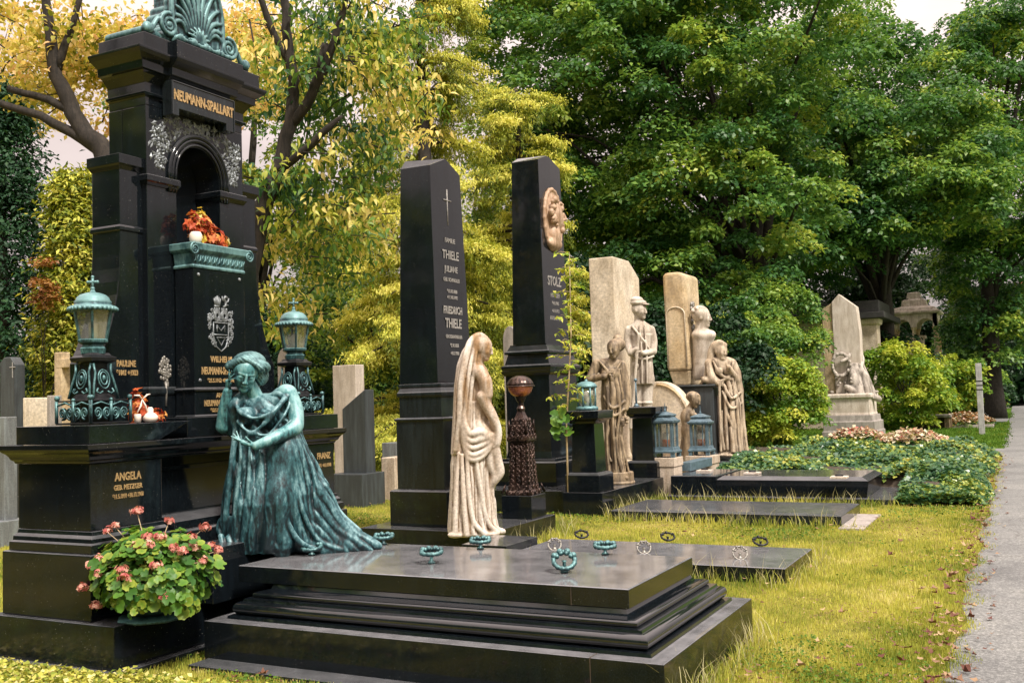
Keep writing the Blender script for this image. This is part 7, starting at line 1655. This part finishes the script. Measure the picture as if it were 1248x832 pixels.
# clover and broad-leaved weeds growing in patches through the lawn
n = 90000; r_ = 4.7*(22/4.7)**rs.uniform(0, 1, n); a = rs.uniform(-0.9, -0.04, n); x = r_*np.sin(a); y = r_*np.cos(a)
pt = np.sin(x*1.7+1.3*np.sin(y*1.1))*np.cos(y*1.5-x*0.6)+0.5*np.sin(x*4.7+y*3.1)*np.sin(y*5.9)+0.25*rs.normal(size=n)
k = free(x, y) & (x < -0.62-0.014*np.maximum(y-6, 0)) & (pt > 0.55); P = np.stack([x, y, rs.uniform(0.005, 0.035, n)], 1)[k]
tag(leaf_mesh('clover', P, 0.020*np.maximum(1, r_[k]/9), rs.uniform(0.0, 0.75, k.sum()), G['grass_green'], None, None, 1.4, 0.9, 0, seed=196), 'green clover patches in the lawn', 'clover', kind='stuff')
n = 26000; r_ = 4.7*(22/4.7)**rs.uniform(0, 1, n); a = rs.uniform(-0.9, -0.04, n); x = r_*np.sin(a); y = r_*np.cos(a)
pt = np.cos(x*1.3+1.7*np.sin(y*0.9))*np.cos(y*1.9+x*0.8)+0.3*rs.normal(size=n); k = free(x, y) & (x < -0.5-0.014*np.maximum(y-6, 0)) & (pt > 0.35); P = np.stack([x, y, rs.uniform(0.012, 0.03, n)], 1)[k]
tag(leaf_mesh('dry_thatch', P, 0.022*np.maximum(1, r_[k]/9), rs.uniform(0.3, 1, k.sum()), G['litter'], None, None, 1.0, 0.35, 0, seed=197), 'brown thatch and leaf crumbs in the lawn', 'thatch', kind='stuff')
# clover and weeds at the lower left
n = 9000; x = rs.uniform(-6.3, -3.4, n); y = rs.uniform(3.9, 4.42, n)
P = np.stack([x, y, rs.uniform(0.0, 0.07, n)], 1); k = ~((x > -6.2) & (x < -4.94) & (y > 4.31)) & ~((x > -4.78) & (x < -2.6) & (y > 4.68)); P = P[k]
tag(leaf_mesh('ground_weeds', P, 0.032, rs.uniform(0.1, 1, len(P)), G['grass'], None, None, 1.0, 0.9, 0, seed=96), 'leafy weeds at the foot of the tomb in the lower left corner', 'weeds', kind='stuff')
# fallen leaves
n = 480; r_ = 4.8*(26/4.8)**rs.uniform(0, 1, n); a = rs.uniform(-0.75, -0.03, n); x = r_*np.sin(a); y = r_*np.cos(a)
m = 420; y2 = 4.8*(24/4.8)**rs.uniform(0, 1, m); x2 = -0.62-0.013*np.maximum(y2-6, 0)+rs.normal(size=m)*0.10+0.05
x = np.concatenate([x, x2]); y = np.concatenate([y, y2]); k = free(x, y) & ((x < -0.35) | (rs.random(len(x)) < 0.25)); x, y = x[k], y[k]
P = np.stack([x, y, np.where(x > -0.5, 0.012, 0.035)+rs.uniform(0, 0.012, len(x))], 1)
def litter(name, P, size, label, seed):
    """lobed fallen leaves lying nearly flat"""
    rs = np.random.default_rng(seed); vs = []; fs = []; T = []
    for p in P:
        s = size*rs.uniform(0.5, 1.3); a0 = rs.uniform(0, 6.28); tt = rs.random(); tilt = rs.normal(size=2)*0.35; n0 = len(vs); vs.append((p[0], p[1], p[2]+0.004)); T.append(tt)
        for i in range(10):
            a = a0+2*PI*i/10; q = s*(0.95 if i % 2 == 0 else 0.55)*(1 if i not in (0, 9, 1) else 0.6)*rs.uniform(0.6, 1.1); dx, dy = q*math.cos(a), q*math.sin(a)
            vs.append((p[0]+dx, p[1]+dy, p[2]+abs(dx*tilt[0]+dy*tilt[1])*1.3+rs.uniform(0, .25)*q)); T.append(tt)
        for i in range(10): fs.append((n0, n0+1+i, n0+1+(i+1) % 10))
    return tag(link_mesh(name, vs, np.array(fs), G['litter'], attr=T), label, 'leaves', kind='stuff')
litter('fallen_leaves', P, 0.038, 'brown and red fallen leaves scattered on the lawn and along the path edge', 97)
# ivy bed
def ivy_edge(y): return -0.62-0.013*(y-6)*1.0-0.15+0.10*math.sin(y*1.3)
n = 90000; rs = np.random.default_rng(98)
y = 14.6+(25.0-14.6)*rs.uniform(0, 1, n)**1.25; u = rs.uniform(0, 1, n)
xl = np.where(y < 16.5, -1.75, np.where(y < 18.3, -4.9, -7.2)); xr = -0.62-0.013*(y-6)-0.03+0.10*np.sin(y*1.3)
x = xl+(xr-xl)*u
H = 0.34*np.clip(np.minimum((xr-x)/0.45, np.minimum((y-14.5)/0.5, (25.2-y)/0.6)), 0, 1)**0.5*(0.85+0.25*np.sin(x*2.3+y)+0.2*np.sin(y*1.9-x)+0.12*np.sin(x*7+y*5))
H = np.where((x < -5.0), H*0.7, H)
P = np.stack([x, y, H*(1-0.35*rs.uniform(0, 1, n)**3)+0.01], 1); kk = ~((x < -5.0) & (x > -6.5) & (y < 20.2)); P = P[kk]; x, y = P[:, 0], P[:, 1]
T = np.clip(0.42+0.22*np.sin(x*3.1+np.sin(y*2.2)*1.5)*np.cos(y*1.4)+0.42*(rs.random(len(P))-0.5)*1.6, 0, 1)
tag(leaf_mesh('ivy_bed', P, 0.075, T, G['ivy'], None, np.tile(np.array([[0.2, -0.35, 0.2]]), (len(P), 1)), 0.8, 0.95, 0.1, seed=99), 'low spreading ivy bed of green and yellow leaves beside the path', 'ivy', kind='stuff')
gx_ = np.linspace(-7.2, -0.75, 60); gy_ = np.linspace(14.55, 25.1, 90); GX, GY = np.meshgrid(gx_, gy_, indexing='ij')
XR = -0.62-0.013*(GY-6)-0.10+0.10*np.sin(GY*1.3); XL = np.where(GY < 16.5, -1.78, np.where(GY < 18.4, -4.9, -7.2))
HH = 0.24*np.clip(np.minimum((XR-GX)/0.5, np.minimum((GY-14.6)/0.6, (25.0-GY)/0.6)), -0.2, 1); HH = np.where(GX < XL, -0.05, HH)
nn = len(gy_); ii = np.arange(59)[:, None]*nn+np.arange(nn-1)[None]; F4 = np.stack([ii, ii+nn, ii+nn+1, ii+1], -1).reshape(-1, 4)
tag(link_mesh('ivy_soil', np.stack([GX, GY, HH], -1).reshape(-1, 3), F4, M['soil'], smooth=True), kind='structure')
M['petal_cream'] = leafmat('cream petals', [(0, (0.42, 0.26, 0.20)), (0.5, (0.62, 0.52, 0.38)), (1, (0.74, 0.70, 0.50))], 0.2)
# flower beds
def flower_bed(px, py, d, rx, ry, h, label, n, mats, seed):
    c = atz(px, py, 0.0); t = thing('flower_bed', (c[0], c[1], 0), label, 'flower bed'); rs = np.random.default_rng(seed)
    b = MB(); b.prof(c[0]-rx, c[0]+rx, c[1]-ry, c[1]+ry, [(-0.02, 0), (0.10, 0)]); b.build('kerb', M['stone_grey'], t, bevel=0.01)
    a = rs.uniform(0, 2*PI, n); q = np.sqrt(rs.random(n)); P = np.stack([c[0]+q*np.cos(a)*rx*1.05, c[1]+q*np.sin(a)*ry*1.1, 0.08+h*(1-q**2)*rs.uniform(0.5, 1, n)], 1)
    leaf_mesh('leaves', P, 0.12, rs.random(n), G['ivy'], t, None, 0.7, 0.6, 0, seed=seed)
    for k_, (m_, fr) in enumerate(mats):
        m2 = int(n*fr); a = rs.uniform(0, 2*PI, m2); q = np.sqrt(rs.random(m2)); P = np.stack([c[0]+q*np.cos(a)*rx, c[1]+q*np.sin(a)*ry, 0.14+h*(1-q**2*0.8)*rs.uniform(0.7, 1.1, m2)], 1); leaf_mesh('blossoms', P, 0.11, rs.random(m2), m_, t, None, 1.0, 0.9, 0, seed=seed+k_+1)
flower_bed(1112, 546, 27, 0.85, 0.55, 0.32, 'flower bed with pink and cream blossoms before the bench', 900, [(M['petal_pink'], 0.12), (M['petal_cream'], 0.7)], 101)
flower_bed(1176, 520, 40, 1.0, 0.8, 0.38, 'flower bed with russet and cream blossoms behind the pale marker post', 800, [(G['russet'], 0.6), (M['petal_cream'], 0.7)], 102)
flower_bed(1046, 540, 30, 0.8, 0.5, 0.30, 'bed of faded pink flowers at the foot of the angel tomb', 700, [(M['petal_cream'], 0.5), (M['petal_pink'], 0.2)], 103)
flower_bed(1206, 497, 60, 1.2, 1.2, 0.5, 'dark red flower bed under the hedge near the farther post', 600, [(M['petal_red'], 0.6)], 104)

# ------------------------------------------------------------------ geranium tub
def scallop_leaves(name, P, Nr, size, T, mat, root, seed):
    rs = np.random.default_rng(seed); vs = []; fs = []; tt = []
    for p, n_, s, t_ in zip(P, Nr, size, T):
        n_ = n_/np.linalg.norm(n_); u = np.cross(n_, rs.normal(size=3)); u /= np.linalg.norm(u); v = np.cross(n_, u); n0 = len(vs); vs.append(p); tt.append(t_*0.6)
        for i in range(16):
            a = 2*PI*i/16; q = s*(1+0.07*math.cos(a*8))*(0.35 if i == 0 else 1); vs.append(p+(u*math.cos(a)+v*math.sin(a))*q+n_*s*(0.22+0.08*math.sin(a*4))); tt.append(t_)
        for i in range(16): fs.append((n0, n0+1+i, n0+1+(i+1) % 16))
    return link_mesh(name, vs, np.array(fs), mat, root, attr=np.clip(tt, 0, 1), smooth=True)
gc = np.array([-4.93+0.0, 4.72, 0.30]); gc = aty(186, 745, 4.66); gx0, gy0 = gc[0], 4.66
tub = thing('geranium_tub', (gx0, gy0, 0.30), 'low dark tub of geraniums with salmon flower heads standing on the tomb plinth', 'potted plant')
b = MB(); b.lathe((gx0, gy0, 0.302), [(0.215, 0), (0.22, 0.010), (0.20, 0.02), (0.12, 0.03), (0.15, 0.05), (0.17, 0.09), (0.18, 0.14), (0.19, 0.155), (0.18, 0.16)], 8, 0.4); b.build('tub', M['patina_dark'], tub, bevel=0.003)
rs = np.random.default_rng(110); n = 900; d = rs.normal(size=(n, 3)); d /= np.linalg.norm(d, axis=1)[:, None]; d[:, 2] = np.where(d[:, 2] < -0.62, -d[:, 2], d[:, 2])
GC = np.array([gx0, gy0, 0.555]); GR = np.array([0.41, 0.33, 0.29])
q = rs.uniform(0.72, 1.0, n); P = GC+d*q[:, None]*GR*(1+0.16*np.sin(d[:, 0:1]*6)*np.cos(d[:, 1:2]*5+d[:, 2:3]*4)); k = (P[:, 2] > 0.325); P, dd = P[k], d[k]
Nr = dd*1.1+np.array([0.1, -0.2, 0.75])+rs.normal(size=(len(P), 3))*0.35
scallop_leaves('leaves', P, Nr, rs.uniform(0.022, 0.042, len(P)), rs.random(len(P)), G['geranium'], tub, 111)
st_ = MB()
for (px, py, o_) in ((168, 628, .05), (143, 645, .04), (205, 638, .03), (182, 665, .0), (165, 667, 0), (180, 655, 0), (232, 657, .03), (246, 646, .05), (222, 672, 0), (255, 668, .03), (263, 672, .03), (237, 666, 0), (148, 695, 0), (152, 705, 0), (112, 690, .02), (120, 700, 0), (103, 716, .02), (118, 738, .02), (190, 690, 0), (200, 727, 0), (133, 650, .03), (195, 655, 0), (120, 682, 0), (212, 668, 0), (248, 684, 0)):
    v_ = ray(px, py); oc = (_C-GC)/GR; vv = v_/GR; A_ = vv@vv; B_ = oc@vv; D_ = B_*B_-A_*(oc@oc-1.06)
    p = _C+v_*((-B_-math.sqrt(D_))/A_) if D_ > 0 else _C+v_*(-B_/A_)
    p = p+(p-GC)/np.linalg.norm(p-GC)*o_*0.5; c0 = np.array([gx0, gy0, 0.5])
    blossom_cluster('flower_head', p, rs.uniform(0.022, 0.036), 0.032, 30, M['petal_pink'], tub, 0.015, int(px*7+py))
    mid = (p+c0)/2+np.array([0, 0, 0.05]); st_.tube([c0, mid, p], [0.004, 0.003, 0.0025], 5)
st_.build('stems', M['sand_dark'], tub, smooth=True)
# red petals and flowers at the far end of the tomb base
def small_plant(c, r, label, seed, name='bedding_plant'):
    t = thing(name, c, label, 'plant'); rs = np.random.default_rng(seed); n = 160; d = rs.normal(size=(n, 3)); d /= np.linalg.norm(d, axis=1)[:, None]; d[:, 2] = abs(d[:, 2])
    P = np.array(c)+d*r*rs.uniform(.6, 1, (n, 1)); scallop_leaves('leaves', P, d+np.array([0, -.2, .7]), rs.uniform(.02, .04, n), rs.random(n), G['geranium'], t, seed)
    for i in range(5):
        dd = rs.normal(size=3); dd[2] = abs(dd[2])+.5; dd /= np.linalg.norm(dd); blossom_cluster('flower_head', np.array(c)+dd*r*1.1, 0.03, 0.03, 20, M['petal_pink'], t, 0.013, seed+i)
small_plant((-4.95, 7.45, 0.05), 0.24, 'small pink geranium growing in the grass right of the mourning statue', 120)
small_plant((-4.55, 7.25, 0.03), 0.17, 'low pink flowering plant by the far corner of the stepped slab', 130)
small_plant((-5.5, 11.35, 0.0), 0.12, 'tiny green plant beside the copper stand', 140)
# sapling in front of the second obelisk
sp = atz(697, 600, 0.3); sx_, sy_ = -5.72, 12.62
t = thing('sapling', (sx_, sy_, 0), 'slender young tree with paired yellow green leaves before the medallion obelisk', 'sapling')
top_ = aty(694, 308, sy_); b = MB(); b.tube([(sx_, sy_, 0), (sx_+0.01, sy_, 1.2), (top_[0]-0.02, sy_, 2.4), (top_[0], sy_, top_[2])], [0.016, 0.013, 0.010, 0.004], 6)
rs = np.random.default_rng(150); P = []; O = []
for i in range(34):
    z = 1.35+(top_[2]-1.35)*i/33; xx = np.interp(z, [0, 1.2, 2.4, top_[2]], [sx_, sx_+.01, top_[0]-.02, top_[0]]); a = i*2.4; L = 0.30*(1-0.35*i/33)*rs.uniform(.7, 1.1)
    e = np.array([math.cos(a)*L, math.sin(a)*L, -0.02]); b.tube([(xx, sy_, z), np.array([xx, sy_, z])+e*0.6+np.array([0, 0, .03]), np.array([xx, sy_, z])+e], [0.004, 0.003, 0.002], 4)
    for q in np.linspace(0.3, 1, 6):
        for s_ in (-1, 1): P.append(np.array([xx, sy_, z])+e*q+np.array([-e[1], e[0], 0])*0.05*s_); O.append(np.array([-e[1], e[0], 0])*s_*4)
b.build('stem', M['sand_dark'], t, smooth=True); leaf_mesh('leaves', P, 0.085, rs.uniform(0.35, 1, len(P)), G['shrub'], t, np.array(O)*0.4, 1.2, 0.45, 0.3, seed=151)
P = [np.array([-5.75+rs.uniform(-.12, .1), 12.55+rs.uniform(-.1, .1), rs.uniform(1.0, 1.45)]) for i in range(14)]
scallop_leaves('broad_leaves', P, [np.array([.2, -.8, .7])+rs.normal(size=3)*.3 for _ in P], rs.uniform(.05, .09, 14), rs.uniform(.3, .7, 14), G['geranium'], t, 152)

# ------------------------------------------------------------------ view settings
scene.view_settings.view_transform = 'Standard'; scene.view_settings.look = 'None'; scene.view_settings.gamma = 1.0
scene.view_settings.use_curve_mapping = False; scene.view_settings.exposure = EXPO if 'EXPO' in globals() else 0.0
scene.render.engine = 'CYCLES'
scene.cycles.max_bounces = 6; scene.cycles.transparent_max_bounces = 8; scene.cycles.diffuse_bounces = 3; scene.cycles.glossy_bounces = 3; scene.cycles.transmission_bounces = 2
scene.render.resolution_x = 1024; scene.render.resolution_y = 682
